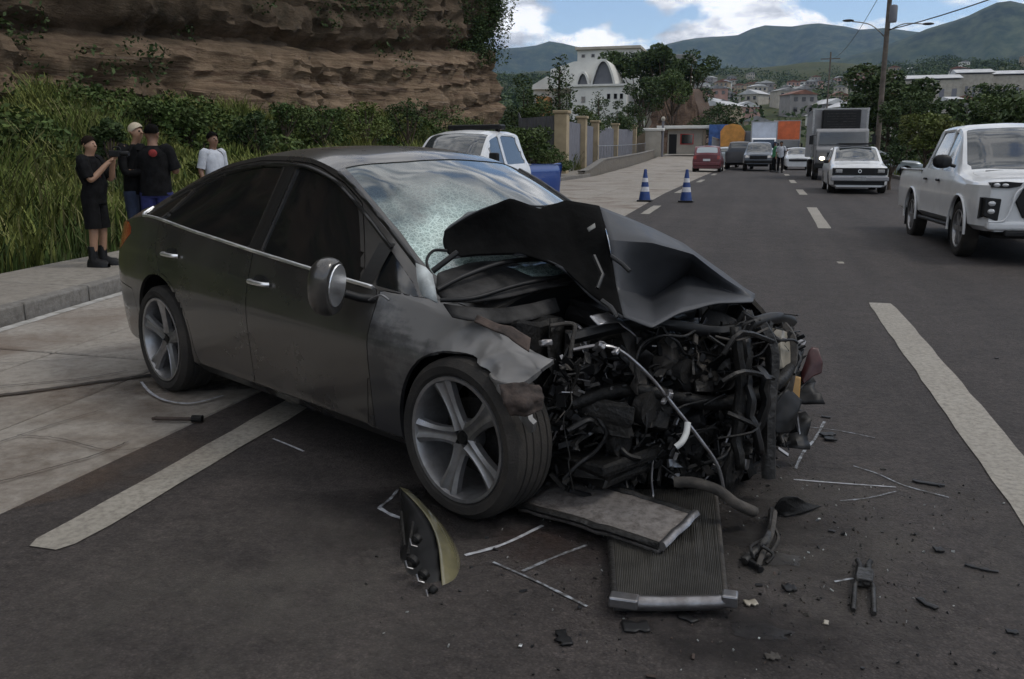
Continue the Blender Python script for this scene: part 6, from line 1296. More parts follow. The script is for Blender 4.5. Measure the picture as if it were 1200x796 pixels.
# refrigerated box truck
M_BOX = mat('truck_box', (.26, .26, .27), .5, var=.12, vs=2); M_CABW = mat('truck_cab_paint', (.17, .17, .175), .4, var=.15, vs=2, coat=.3)
def truck(loc, rz, label, W_, Hb, Lb, cabm, boxm, cab_h=2.15, group=None, reefer=False, lamp=False, cat='truck', name='box_truck', boxz=1.0, back=False):
    t = empty(name, loc, rz, label, cat, group); hw = W_/2
    prof = [(-1.1, .62), (.62, .62), (.72, .75), (.74, 1.25), (.55, 1.42), (.30, cab_h-.1), (.12, cab_h), (-1.1, cab_h)]
    m = MB(); m.prism(prof, -(hw-.12), hw-.12, 'y'); bev(m.build('cab', cabm, t), .05, 3)
    v = [Vector((.56, y*(hw-.22), 1.46)) for y in (-1, 1)]+[Vector((.325, y*(hw-.26), cab_h-.16)) for y in (1, -1)]; n_ = Vector((.95, 0, .33)); mesh('windscreen', [p+n_*.025 for p in v]+[p-n_*.03 for p in v], [(0, 1, 2, 3), (7, 6, 5, 4), (0, 4, 5, 1), (1, 5, 6, 2), (2, 6, 7, 3), (3, 7, 4, 0)], M_GLASSW, t)
    for s_ in (-1, 1):
        m = MB(); m.prism([(-.75, 1.42), (.42, 1.42), (.22, cab_h-.2), (-.75, cab_h-.2)], s_*(hw-.14), s_*(hw-.108), 'y'); m.build('side_window', M_GLASSD, t)
        bev(box('headlight', (.75, s_*(hw-.38), .90), (.05, .28, .16), M_LAMP, t), .02); box('door_mirror', (.5, s_*(hw+.08), 1.65), (.06, .16, .36), M_BLACK, t); tube('mirror_arm', [(.45, s_*(hw-.12), 1.85), (.5, s_*(hw+.08), 1.85)], .015, M_BLACK, t)
    bev(box('bumper', (.72, 0, .60), (.14, W_-.2, .22), M_BLACK, t), .03); bev(box('grille', (.735, 0, 1.05), (.03, W_*.5, .18), M_BLACK, t), .01)
    bev(box('cargo_box', (-1.3-Lb/2, 0, boxz+(Hb-boxz)/2), (Lb, W_, Hb-boxz), boxm, t), .03)
    for s_ in (-1, 1): box('corner_post', (-1.30, s_*(hw-.05), boxz+(Hb-boxz)/2), (.04, .09, Hb-boxz+.02), M_STEEL, t)
    box('top_rail', (-1.30, 0, Hb-.04), (.045, W_-.2, .07), M_STEEL, t); box('chassis', (-1.3-Lb/2+.4, 0, .72), (Lb+1.6, .85, .28), M_BLACK, t)
    for z in (Hb-.06, boxz+.06):
        for s_ in (-1, 1): box('side_rail', (-1.3-Lb/2, s_*(hw+.006), z), (Lb, .02, .08), M_STEEL, t)
    if reefer:
        bev(box('cooling_unit', (-1.02, 0, Hb-.50), (.52, W_*.68, .86), M_BLACK, t), .06); 
        for k in range(6): box('vent_slat', (-.755, 0, Hb-.80+k*.11), (.02, W_*.5, .03), M_GR2, t)
    axle_wheels(t, -.25, -1.3-Lb*.72, hw-.18, .42, .24, M_STEEL, 6)
    if lamp:
        lo_ = blob('lit_headlight', (.79, -(hw-.38), .90), (.03, .10, .07), mat('lit_lamp', (.9, .85, .7), .2, emit=(1, .85, .6), est=9.0), t, n=12)
    return t
truck(Vector((3.08, 40.0, RZ(40))), R(-90), 'grey box truck with black cooling unit over the cab and one headlight lit', 2.3, 3.02, 5.2, M_CABW, M_BOX, 2.12, reefer=True, lamp=True, boxz=.95)
# queue of vehicles
M_GREYB = mat('grey_blue_paint', (.09, .11, .14), .35, .3, coat=.5); M_DRED = mat('maroon_paint', (.12, .018, .025), .35, .1, coat=.5); M_SILV = mat('silver_paint', (.32, .36, .38), .35, .4, coat=.5); M_DARK = mat('charcoal_paint', (.03, .03, .035), .35, .2, coat=.5)
M_ORNG = mat('orange_box', (.60, .13, .04), .55, var=.15, vs=2); M_BLUEB = mat('blue_tarp', (.04, .10, .28), .7, var=.3, vs=2); M_YEL = mat('yellow_orange', (.55, .25, .05), .5, var=.2, vs=2)
a, I = shaped_car('pickup_truck', RG(889, 56), R(-90), 'grey-blue pickup in the queue, nearest the centre line', 'pickup truck', M_GREYB, 'pickup', 5.0, 1.8, 1.75, 2.9, .85, rt=.36, dx=.1); bev(box('grille', (I['fo']+.01, 0, .80), (.04, 1.0, .2), M_BLACK, a), .01); bev(box('bumper', (I['fo']+.03, 0, .56), (.14, 1.6, .16), M_BLACK, a), .02)
for s_ in (-1, 1): box('headlight', (I['fo']+.01, s_*.66, .86), (.05, .26, .14), M_LAMP, a)
a, I = shaped_car('hatchback', RG(832, 55)+Vector((0, 0, .0)), R(90), 'small maroon hatchback with pale rear window at the head of the left queue', 'car', M_DRED, 'hatch', 3.7, 1.65, 1.5, 2.4, .7, rt=.29, dx=.09, glass=M_SILV)
for s_ in (-1, 1): box('tail_light', (I['xe']-.01, s_*.66, .82), (.04, .16, .2), M_RED, a)
bev(box('bumper', (I['xe']-.04, 0, .45), (.12, 1.55, .18), M_DRED, a), .03); box('number_plate', (I['xe']-.03, 0, .68), (.02, .4, .12), M_PWHITE, a)
a, I = shaped_car('silver_car', RG(853, 68), R(90), 'pale green-silver car queuing behind the maroon hatchback', 'car', M_SILV, 'hatch', 3.9, 1.65, 1.45, 2.45, .7, rt=.29, dx=.1)
a, I = shaped_car('dark_pickup', RG(868, 63), R(90), 'dark pickup queuing between the silver car and the grey-blue pickup', 'pickup truck', M_DARK, 'pickup', 5.0, 1.8, 1.8, 2.9, .85, rt=.36, dx=.12)
a, I = shaped_car('small_white_car', RG(935, 60), R(-90), 'small white car half hidden behind the box truck', 'car', M_PWHITE, 'hatch', 3.8, 1.6, 1.42, 2.4, .7, rt=.29, dx=.1); box('grille', (I['fo']+.01, 0, .6), (.03, 1.1, .14), M_BLACK, a)
truck(RG(894, 84), R(-90), 'tall white box truck behind the grey-blue pickup', 2.35, 3.8, 6, M_PWHITE, mat('pale_box', (.5, .54, .62), .5, var=.1, vs=2), 2.3)
truck(RG(921, 88), R(-90), 'box truck with bright orange cargo body in the oncoming lane', 2.5, 4.0, 6, M_DARK, M_ORNG, 2.2, cat='truck')
truck(RG(848, 100), R(90), 'truck under a blue tarpaulin far down the left queue', 2.5, 3.7, 6, M_DARK, M_BLUEB, 2.2)
t_ = truck(RG(862, 92)+Vector((-.2, 0, 0)), R(90), 'truck with an arched orange load cover beside the blue tarpaulin', 2.3, 1.5, 5, M_YEL, M_DARK, 2.6); o = MB().prism([(-1.05, 1.5), (1.05, 1.5), (1.1, 2.9), (.7, 3.45), (0, 3.6), (-.7, 3.45), (-1.1, 2.9)], -6.2, -1.35, 'x').build('orange_load', M_YEL, t_)
truck(RG(878, 96)+Vector((.2, 0, 0)), R(90), 'dark slim lorry between the orange load and the white box truck', 2.0, 3.0, 5, M_DARK, M_GREYB, 2.4)
# police pickup parked behind the wreck: white cab, blue bed
M_PBLUE = mat('police_blue', (.015, .05, .22), .35, .1, coat=.5)
pY = 16.0; pxw = azx(508, pY)
pp, I = shaped_car('police_pickup', (pxw, pY, ZG(pxw, pY)), R(-100), 'white double-cab pickup with blue load bed and roof light bar parked behind the wreck', 'pickup truck', M_PWHITE, 'pickup', 5.2, 1.8, 1.86, 3.0, .88, rt=.37, dx=.06, bed=M_PBLUE)
fo = I['fo']; bev(box('grille', (fo+.01, 0, .84), (.05, 1.05, .22), M_BLACK, pp), .01); bev(box('front_bumper', (fo+.03, 0, .56), (.16, 1.66, .20), M_PWHITE, pp), .03); box('air_intake', (fo+.115, 0, .55), (.01, .9, .09), M_BLACK, pp)
for s_ in (-1, 1): bev(box('headlight', (fo+.0, s_*.68, .88), (.08, .26, .17), M_LAMP, pp), .02); bev(box('fog_light', (fo+.11, s_*.62, .56), (.02, .12, .08), M_LAMP, pp), .01)
for z in (.79, .84, .89): box('grille_bar', (fo+.04, 0, z), (.01, 1.0, .015), M_STEEL, pp)
lb = empty('light_bar', (-1.75, 0, 1.92), 0, parent=pp); bev(box('bar', (0, 0, 0), (.26, 1.25, .10), M_BLACK, lb), .03); box('bar_foot', (0, -.5, -.05), (.1, .06, .08), M_BLACK, lb); box('bar_foot', (0, .5, -.05), (.1, .06, .08), M_BLACK, lb)
for s_ in (-1, 1): bev(box('door_mirror', (-.6, s_*1.0, 1.30), (.10, .2, .2), M_BLACK, pp), .03)
# traffic cones
M_CB = mat('cone_blue', (.012, .04, .16), .5, var=.2, vs=10); M_CWH = mat('cone_white', (.5, .5, .52), .5, var=.15, vs=12)
def cone(x, y, lab):
    z0 = ZG(x, y); c = empty('traffic_cone', (x, y, z0), 0, lab, 'traffic cone', 'blue and white traffic cones')
    bev(box('base', (0, 0, .03), (.42, .42, .05), M_BLACK, c), .015)
    c.scale = (.9, .9, .88); H_ = .95; segs = [(.05, .30, M_CB), (.30, .44, M_CWH), (.44, .58, M_CB), (.58, .70, M_CWH), (.70, .90, M_CB), (.90, .95, M_CB)]
    for a, b, mt_ in segs:
        ra, rb = .15*(1-a)+.03, .15*(1-b)+.03; m = MB(); m.lathe([(ra+.0, a), (rb+.0, b)], 20, 'z'); o = m.build('stripe' if a > .05 else 'cone_foot', mt_, c, sm=50)
    m = MB(); m.lathe([(0, .96), (.035, .955), (.045, .93), (.042, .90)], 16, 'z'); m.build('tip', M_CB, c, sm=40)
cone(azx(757, 23.4), 23.4, 'blue and white cone on the concrete, left of the two'); cone(azx(806, 23.4), 23.4, 'blue and white cone on the asphalt, right of the two')
# ================================================================== street side structures
def Zt(x, y): return G(x, y) if x > 6.4 or x < KX(min(y, 130))-1.3 or y > 165 else ZG(x, y)
M_PILLAR = mat('sand_plaster', (.34, .27, .17), .85, var=.15, vs=2, bump=.2, bs=20); M_PANEL = mat('grey_fence_metal', (.15, .15, .17), .65, 0, var=.15, vs=2)
M_STONE = layered('wall_stone', (.16, .14, .12), (.2, .18, .15), (.1, .09, .075), 1.5, 9, .9, .5, 20)
fe = empty('fence', (-9.6, 42, 0), 0, 'grey ribbed metal fence between sand-coloured pillars behind the pavement', 'fence')
fo_ = Vector((-9.6, 42, 0)); FP = [(-9.55, 42.5), (-10.25, 51), (-11.35, 61), (-11.9, 73), (-12.35, 87)]
for i, (x, y) in enumerate(FP):
    z = ZG(x, y); w_ = .62 if i == 0 else .5; bev(box('pillar', Vector((x, y, z+1.45))-fo_, (w_, w_, 3.1), M_PILLAR, fe), .02); bev(box('pillar_cap', Vector((x, y, z+3.06))-fo_, (w_+.16, w_+.16, .14), M_PILLAR, fe), .03)
def panel(x0, y0, x1, y1, h, parent, org, mt=M_PANEL, base=0):
    m = MB(); L = math.hypot(x1-x0, y1-y0); n = int(L/.18); nrm = Vector((-(y1-y0), x1-x0, 0)).normalized(); P_ = []
    for k in range(n+1):
        t = k/n; x, y = x0+(x1-x0)*t, y0+(y1-y0)*t; o = nrm*(.03 if k % 2 else -.03); z = ZG(x, y)+base
        if parent is fe and x < -12.5 and y < 60: z = ZG(x, y)+BANK(x, y)*.5+base
        P_.append([Vector((x, y, z))+o-org, Vector((x, y, z+h))+o-org])
    m.grid(P_); o = m.build('fence_panel', mt, parent); o.modifiers.new('s', 'SOLIDIFY').thickness = .02; return o
for (a, b), (c, d) in zip(FP, FP[1:]): panel(a-.1, b+.25, c-.1, d-.25, 2.7, fe, fo_)
panel(-12.6, 45.8, -9.95, 42.7, 2.8, fe, fo_, base=.1); panel(-12.5, 87.5, -13.4, 97, 2.6, fe, fo_)
# low stone wall along the kerb and thin white railing
lw = empty('low_wall', (-8.1, 41, 0), 0, 'low curved stone wall edging the pavement in front of the fence', 'wall'); lo_ = Vector((-8.1, 41, 0)); m = MB(); yw = np.linspace(41, 88, 28); P_ = []
for y in yw: x = KX(y); z = ZG(x, y); h = .25+.45*smooth(41, 50, y); P_.append([Vector((x, y, z-.05))-lo_, Vector((x, y, z+h))-lo_, Vector((x-.3, y, z+h))-lo_, Vector((x-.3, y, z-.05))-lo_])
m.grid(P_); m.add([P_[0][0], P_[0][1], P_[0][2], P_[0][3]], [(0, 1, 2, 3)]); m.build('masonry', M_STONE, lw); m = MB(); m.grid([[p[1]+Vector((.03, 0, .0)), p[1]+Vector((.03, 0, .06)), p[2]+Vector((-.03, 0, .06)), p[2]+Vector((-.03, 0, 0))] for p in P_]); m.build('coping', M_KERB, lw)
rl_ = empty('railing', (-9, 52, 0), 0, 'thin pale railing standing before the far fence panels', 'railing'); ro_ = Vector((-9, 52, 0))
for k in range(26):
    y = 50+k*1.35; x = KX(y)-.55; z = ZG(x, y)+.14; tube('rail_bar', [Vector((x, y, z))-ro_, Vector((x, y, z+1.35))-ro_], .018, M_STEEL, rl_, 5)
tube('top_rail', [Vector((KX(y)-.55, y, ZG(KX(y), y)+1.45))-ro_ for y in np.linspace(50, 84, 14)], .018, M_STEEL, rl_, 5)
def windows(parent, pts, w, h, axis, fr=None, gl=None):       # pts are centres on the wall plane, each a window with its pane
    for p in pts:
        d = (w, .10, h) if axis == 'y' else (.10, w, h); f = box('window', p, d, fr or M_STEEL, parent); box('pane', Vector((0, 0, 0)), ((w*.84, .13, h*.86) if axis == 'y' else (.13, w*.84, h*.86)), gl or M_GLASSD, f).location = (0, 0, 0)
def wnd(parent, c, w, h, nrm, fr=None, gl=None, name='window'):
    nx, ny = nrm; f = empty(name, c, math.atan2(ny, nx), parent=parent); box('frame', (0, 0, 0), (.10, w, h), fr or M_STEEL, f); box('pane', (.03, 0, 0), (.08, w*.82, h*.84), gl or M_GLASSD, f)
    return f
# guard house and gate at the end of the lane
M_CREAM = mat('cream_wall', (.36, .33, .28), .85, var=.15, vs=.8); M_TAN = mat('tan_wall', (.30, .24, .17), .85, var=.15, vs=.8); M_WALLW = mat('white_wall', (.62, .61, .57), .85, var=.12, vs=.3); M_ROOFR = mat('rusty_roof', (.16, .075, .05), .85, var=.35, vs=.6); M_ROOFG = mat('grey_roof', (.20, .20, .20), .8, var=.3, vs=.5)
gy = 95; gx = azx(802, gy); gz = 1.55
gh = empty('guard_house', (gx, gy, gz), 0, 'small pale guard house at the end of the concrete lane', 'building')
box('wall', (0, 1.6, 1.25), (3.6, 3.2, 2.6), M_CREAM, gh); bev(box('roof', (-.2, 1.4, 2.7), (5.4, 4.4, .32), M_WALLW, gh), .04); box('column', (-2.3, -.2, 1.25), (.28, .28, 2.6), M_TAN, gh); box('column', (2.0, -.2, 1.25), (.28, .28, 2.6), M_TAN, gh)
wnd(gh, (.2, -.02, 1.5), 1.4, 1.1, (0, -1), M_RED, M_GLASSD); box('door', (-1.25, -.02, 1.0), (.8, .08, 2.0), M_BLACK, gh)
gt = empty('gate_wall', (azx(765, 92), 92, 1.2), 0, 'cream entrance pier with scrolled top beside the guard house', 'wall'); box('pier', (0, 0, 1.3), (1.6, .8, 2.8), M_CREAM, gt); bev(box('pier_cap', (0, 0, 2.75), (2.2, 1.0, .3), M_WALLW, gt), .08); box('pier_return', (-1.6, 1.0, 1.2), (2.4, .4, 2.5), M_TAN, gt); tube('pier_pipe', [(.95, -.1, 0), (.95, -.1, 3.6)], .12, M_PANEL, gt); blob('lamp_globe', (.95, -.1, 3.8), (.22, .22, .25), M_CREAM, gt, n=12)
rg2 = empty('retaining_wall', (azx(845, 80), 80, RZ(80)), 0, 'pale railing-topped wall rising beside the guard house', 'wall'); m = MB(); m.prism([(-1.6, 0), (-.2, 0), (-.2, .7), (-1.6, 1.0)], 0, 24, 'y'); m.build('masonry', M_STONE, rg2)
for k in range(12): tube('post', [(-.8, k*2, .8), (-.8, k*2, 2.4)], .05, M_STEEL, rg2, 5)
for z in (1.5, 2.3): tube('rail', [(-.8, 0, z), (-.8, 24, z)], .04, M_STEEL, rg2, 5)
# large white vaulted building behind the trees
by = 130; bk = by/1042
bz_0 = G(azx(700, by), by); B0 = Vector((azx(700, by), by, bz_0))
bd = empty('vaulted_building', B0, 0, 'large white building with parabolic grey-fronted vaults behind the trees', 'building')
PX = lambda px: (px-700)*bk; PZ = lambda py, Y_=by: CAM_H+(182-py)*Y_/1042-bz_0
m = MB(); m.box(((PX(667)+PX(733))/2, 6, PZ(103)/2-1), (PX(733)-PX(667), 12, PZ(103)+2)); bev(m.build('wall', M_WALLW, bd), .05)
box('parapet', ((PX(667)+PX(733))/2, 5.9, PZ(103)+.1), (PX(733)-PX(667)+.5, 12.5, .3), M_WALLW, bd)
def vault(cx, hw_, z0, z1, y0, y1, th=.35):
    o_ = []; i_ = []
    for k in range(25):
        t = -1+2*k/24; o_.append((cx+t*hw_, z0+(z1-z0)*(1-t*t))); i_.append((cx+t*(hw_-th), z0+(z1-z0-th)*(1-t*t)))
    m = MB(); n = 25; v = [(x, y0, z) for x, z in o_]+[(x, y0, z) for x, z in i_]+[(x, y1, z) for x, z in o_]; f = [(k, k+1, n+k+1, n+k) for k in range(n-1)]+[(k, k+1, 2*n+k+1, 2*n+k) for k in range(n-1)]
    m.add(v, f); shade(m.build('vault_shell', M_WALLW, bd), 30); m = MB(); v = [(x, y0+.5, z) for x, z in i_]; m.add(v, [tuple(range(n))]); m.build('vault_front', mat('slate_glazing', (.12, .125, .14), .4, var=.1, vs=1), bd)
vault(PX(681), 1.2, PZ(104), PZ(86), -.2, 9); vault(PX(705), 1.95, PZ(104), PZ(73), -.3, 9)
m = MB(); prof = [(PX(640), PZ(104)), (PX(640), PZ(82)), (PX(668), PZ(74)), (PX(700), PZ(72)), (PX(700), PZ(90)), (PX(674), PZ(104))]; m.prism(prof, 1.2, 11, 'y'); m.build('shell_roof', M_WALLW, bd)
for px in (712, 720, 727): wnd(bd, (PX(px), -.03, PZ(115)), .5, .8, (0, -1))
wnd(bd, (PX(682), -.03, PZ(118)), .6, .9, (0, -1))
box('wall', (PX(640), 9, PZ(100)/2), (7.2, 8, PZ(100)), M_WALLW, bd); m = MB(); m.prism([(PX(611), PZ(103)), (PX(612), PZ(98)), (PX(630), PZ(88)), (PX(650), PZ(98)), (PX(652), PZ(103))], 4, 14, 'y'); m.build('low_roof', M_WALLW, bd)
bev(box('orange_annexe', (PX(629), 3, PZ(128)+.4), (1.8, 3, 3.0), mat('orange_wall', (.42, .20, .07), .8, var=.2, vs=1), bd), .03)
by2 = 165; bz2 = G(azx(710, by2), by2); b2 = empty('flat_block', (azx(710, by2), by2, bz2), 0, 'long pale flat-roofed block with a row of small windows above the vaults', 'building'); k2 = by2/1042; z_ = lambda py: CAM_H+(182-py)*by2/1042-bz2
box('wall', (0, 5, z_(62)/2), (72*k2, 10, z_(62)), M_WALLW, b2); bev(box('roof_slab', (0, 4.8, z_(61)), (76*k2, 11, .5), M_CREAM, b2), .05)
for k in range(6): wnd(b2, ((-29+k*11.5)*k2, -.03, z_(69)), 4.4*k2, 4.0*k2, (0, -1))
by3 = 150; bz3 = G(azx(760, by3), by3); b3 = empty('hill_house', (azx(762, by3), by3, bz3), 0, 'pale house with low roof showing between the big dark trees', 'building'); z3 = lambda py: CAM_H+(182-py)*by3/1042-bz3
box('wall', (2.5, 3, z3(82)/2), (7, 6, z3(82)), M_CREAM, b3); bev(box('roof', (2.3, 2.8, z3(74)), (8.4, 7.4, .9), M_ROOFG, b3), .1)
for k in (0, 1, 2): wnd(b3, (.4+k*2, -.03, z3(84)), 1.0, .9, (0, -1))
# eroded brown bank behind the guard house
ey = 112; rows = []
for j in range(22):
    row = []
    for i in range(50):
        px = 756+66*i/49; t = j/21; x = azx(px, ey); zb_ = 1.5; zt_ = CAM_H+(182-pw(px, [(756, 124), (768, 116), (780, 110), (798, 104), (806, 108), (812, 126), (816, 150), (820, 172)]))*ey/1042
        z = zb_+(zt_-zb_)*t; st = .5*math.floor(t*7)/7*2.2; row.append((x+.3*nz(i*.3, j*.4), ey+2+t*2.5+st+.5*nz(i*.35, j*.25, 8)+.5*nz(i*.12, j*.1, 3), z+.15*nz(i*.5, j*.5)))
    rows.append(row)
rows.append([(p[0], p[1]+22, p[2]+1.5) for p in rows[-1]])
tag(MB().grid(rows).build('eroded_bank', layered('bank_soil', (.05, .03, .022), (.09, .055, .038), (.14, .10, .07), .5, 3, .95, .7, 4, (1, 1, 3)), fix=False, sm=30), kind='structure')
# utility poles, lamp arms and wires
M_POLE = mat('pole_wood', (.11, .09, .075), .9, var=.3, vs=3, bump=.3, bs=15)
py_ = 58; pxx = azx(1022, py_)+.25; pz_ = G(pxx, py_)
up = empty('utility_pole', (pxx, py_, pz_), 0, 'tall utility pole with transformer and two lamp arms right of the road', 'utility pole')
tube('pole', [(0, 0, 0), (0, 0, 14)], [.17, .12], M_POLE, up, 10); m = MB(); m.lathe([(0, 0), (.22, 0), (.24, .1), (.24, .85), (.2, .95), (0, 1.0)], 16, 'z', (.24, -.05, 8.6)); m.build('transformer', M_PANEL, up, sm=40)
for sx in (-1, 1):
    tube('lamp_arm', sm_curve([(0, 0, 7.9+.2*sx), (sx*.9, 0, 8.5), (sx*2.0, 0, 8.75 if sx < 0 else 8.45)], 5), .035, M_STEEL, up, 6); blob('lamp_head', (sx*2.2, 0, 8.8 if sx < 0 else 8.45), (.34, .12, .08), M_GR2, up, n=12)
for z in (11.4, 12.6): box('crossarm', (0, 0, z), (1.9, .1, .12), M_POLE, up)
for x in (-.85, -.3, .3, .85): tube('insulator', [(x, 0, 12.66), (x, 0, 12.85)], .04, M_CREAM, up, 6)
def wires(p, q, lab, n=1, sag=.8, sp=.3, r_=.016):
    for k in range(n):
        pts = []; o = Vector((sp*k, 0, -.12*k))
        for i in range(17): t = i/16; c = Vector(p).lerp(Vector(q), t)+o; c.z -= sag*4*t*(1-t); pts.append(c)
        tag(tube('power_line', pts, r_, M_BLACK), lab[k] if isinstance(lab, (list, tuple)) else lab, 'power line', 'overhead wires from the tall pole')
tp_ = Vector((pxx, py_, pz_))
for k, (z, x, dx, dz) in enumerate(((12.85, -.85, 8.8, 0), (12.85, .3, 9.4, 0), (11.4, .6, 9.8, .2), (8.2, .1, 9.4, 1.2))):
    wires(tp_+Vector((x, 0, z)), (13.5+x+.4*k, 16, z+pz_+dz-.6*k+.9), ['uppermost overhead wire running to the upper right', 'second overhead wire running to the upper right', 'third overhead wire running to the upper right', 'lowest thick overhead cable running to the right'][k], 1, .7, r_=.014 if k < 3 else .03)
py2 = 135; px2 = azx(965, py2); pz2 = G(px2, py2); u2 = empty('utility_pole', (px2, py2, pz2), 0, 'thin distant utility pole with one crossarm behind the box truck', 'utility pole'); tube('pole', [(0, 0, 0), (0, 0, 14.5)], .11, M_POLE, u2, 6); box('crossarm', (0, 0, 13.6), (2.6, .1, .12), M_POLE, u2); tube('brace', [(0, 0, 5.5), (3.2, 0, 3.0)], .07, M_POLE, u2, 5)
wires(tp_+Vector((0, 0, 11.4)), Vector((px2, py2, pz2+13.6)), 'far overhead wire between the two poles', 1, 1.2, r_=.02)
# ---- trees and shrubs one can tell apart
def at_(px, Y_): x = azx(px, Y_); return Vector((x, Y_, Zt(x, Y_)-.1))
def hpx(pytop, loc): return max(.5, CAM_H+(182-pytop)*loc.y/1042-loc.z)
def T(px, Y_, ptop, wpx, lab, shape='round', mt=None, n=2600, leaf=None, seed=1, name='tree', cat='tree', group=None):
    l = at_(px, Y_); h = hpx(ptop, l); w = wpx*Y_/1042; return tree(l, h, w, lab, group, shape, mt, n, leaf or max(.05, w*.035), seed, name, cat)
T(655, 66, 68, 52, 'tall dark conifer-like tree in front of the white vaults', 'cone', M_LEAF, 4200, seed=3)
T(613, 60, 84, 46, 'drooping leafy tree at the foot of the cliff end', 'round', M_LEAF, 3000, seed=5)
T(700, 78, 108, 34, 'slim dark young tree before the vaulted building', 'cone', M_LEAF, 2200, seed=8)
T(682, 62, 122, 44, 'bushy green tree rising behind the nearest fence panel', 'round', M_LEAF2, 2600, seed=9)
T(722, 84, 118, 40, 'dense dark bush behind the second fence panel', 'round', M_LEAF, 2400, seed=12)
T(742, 90, 122, 30, 'upright bush beside the entrance pier', 'round', M_LEAF, 1800, seed=14)
T(635, 52, 120, 50, 'broad bright green shrub beside the first fence pillar', 'round', M_LEAF2, 3600, seed=15, name='shrub', cat='shrub')
T(618, 40, 152, 60, 'low yellow-green shrub behind the police pickup', 'round', M_LEAF2, 3400, seed=16, name='shrub', cat='shrub')
T(650, 38.5, 176, 34, 'ragged low bush at the foot of the first pillar', 'round', M_LEAF2, 2000, seed=18, name='shrub', cat='shrub')
T(748, 140, 66, 74, 'wide spreading dark tree left of the hill house', 'round', M_LEAF, 5000, seed=21)
T(775, 136, 58, 54, 'tallest dark tree on the hill, in front of the pale house', 'round', M_LEAF, 4200, seed=22)
T(806, 134, 62, 48, 'round dark tree at the right end of the hill', 'round', M_LEAF, 4200, seed=23)
T(752, 106, 92, 44, 'dark tree hanging over the brown bank', 'round', M_LEAF, 3600, seed=24)
T(786, 108, 84, 44, 'mid green tree on top of the brown bank', 'round', M_LEAF2, 3600, seed=25)
T(838, 120, 126, 44, 'dark bushes right of the brown bank', 'round', M_LEAF, 2600, seed=26, name='shrub', cat='shrub')
T(826, 108, 140, 36, 'green bush beside the guard house', 'round', M_LEAF, 2200, seed=27, name='shrub', cat='shrub')
T(1038, 62, 92, 74, 'large dark leafy tree right of the box truck', 'round', M_LEAF, 7500, leaf=.15, seed=31)
T(1010, 74, 110, 44, 'dark tree behind the tall utility pole', 'round', M_LEAF, 3600, seed=32)
T(1062, 52, 118, 52, 'mid green tree beside the large dark one', 'round', M_LEAF, 3600, seed=33)
T(1085, 44, 142, 60, 'bright yellow-green bush above the white pickup bed', 'round', M_LEAF3, 3600, seed=34, name='shrub', cat='shrub')
T(1128, 60, 128, 80, 'broad dark bush behind the white pickup roof', 'round', M_LEAF, 4200, seed=35, name='shrub', cat='shrub')
T(1185, 48, 122, 60, 'mid green bush at the right edge behind the pickup', 'round', M_LEAF2, 3600, seed=36, name='shrub', cat='shrub')
T(1150, 90, 112, 60, 'dark tree in the hollow below the warehouses', 'round', M_LEAF, 2600, seed=37)
T(1240, 40, 110, 120, 'dark tree just outside the right edge', 'round', M_LEAF, 3600, seed=38)
T(1045, 31, 170, 26, 'low roadside bush between the white saloon and the pickup', 'round', M_LEAF, 1500, seed=43, name='shrub', cat='shrub')
car_far, I = shaped_car('parked_car', Vector((azx(1056, 46), 46, G(azx(1056, 46), 46))), R(10), 'pale car parked on the verge beyond the white pickup', 'car', M_SILV, 'saloon', 4.2, 1.65, 1.4, 2.5, .8, rt=.3, dx=.12)
SH = ['knee-high bush on the bank left of the filming man', 'rounded bush on the bank above the filming man', 'bush on the bank between the filming man and the pair', 'dark bush on the bank above the pair of men', 'bush high on the bank between the pair and the man in white', 'bush on the bank just left of the man in white', 'bush on the bank right of the man in white', 'low bush on the bank over the rear side window', 'bush on the bank over the roof of the wrecked sedan', 'bright bush on the bank over the middle of the roof', 'bush against the rock left of the police pickup', 'yellow-green bush behind the roof bar of the police pickup']
for k, (px, Y_, ptop, w_) in enumerate(((30, 13, 150, 60), (75, 17, 112, 60), (130, 15, 130, 45), (175, 19, 110, 60), (225, 20, 122, 50), (240, 16, 150, 36), (300, 21, 128, 60), (335, 24, 118, 46), (380, 26, 120, 60), (430, 28, 116, 56), (478, 32, 118, 50), (530, 33, 124, 60))): T(px, Y_, ptop, w_, SH[k], 'round', (M_LEAF2, M_LEAF3, M_LEAF, M_LEAF2)[k % 4], 1300, leaf=.06, seed=60+k, name='shrub', cat='shrub')
# ---- town on the far slope
hr = random.Random(8); HK = []
WALLS = [('cream', M_CREAM), ('white', M_WALLW), ('tan', M_TAN), ('pink', mat('pink_wall', (.36, .22, .18), .85, var=.15, vs=.5)), ('grey', mat('block_wall', (.22, .21, .20), .9, var=.15, vs=.5))]
ROOFS = [('rusty', M_ROOFR), ('grey', M_ROOFG), ('pale', mat('zinc_roof', (.42, .42, .42), .5, var=.2, vs=.4))]
for wn, wm in WALLS:
    for rn, rm in ROOFS:
        for st in (1, 2):
            b = MB(); h = 2.9*st; b.box((0, 0, h/2-1), (8, 7, h+2)); wo_ = b.build('wall', wm); rb = MB(); rb.prism([(-4.5, 0), (4.5, 0), (0, 1.7 if st == 1 else 1.3)], -3.9, 3.9, 'y'); ro2 = rb.build('roof', rm); wn_ = MB()
            for s_ in range(st):
                for x in (-2.4, 0, 2.4): wn_.box((x, -3.52, 1.6+s_*2.9), (1.1, .12, 1.2))
            wi = wn_.build('windows', M_GLASSD); HK.append((wn, rn, st, wo_.data, ro2.data, wi.data, h)); [bpy.data.objects.remove(q_) for q_ in (wo_, ro2, wi)]
placed = []
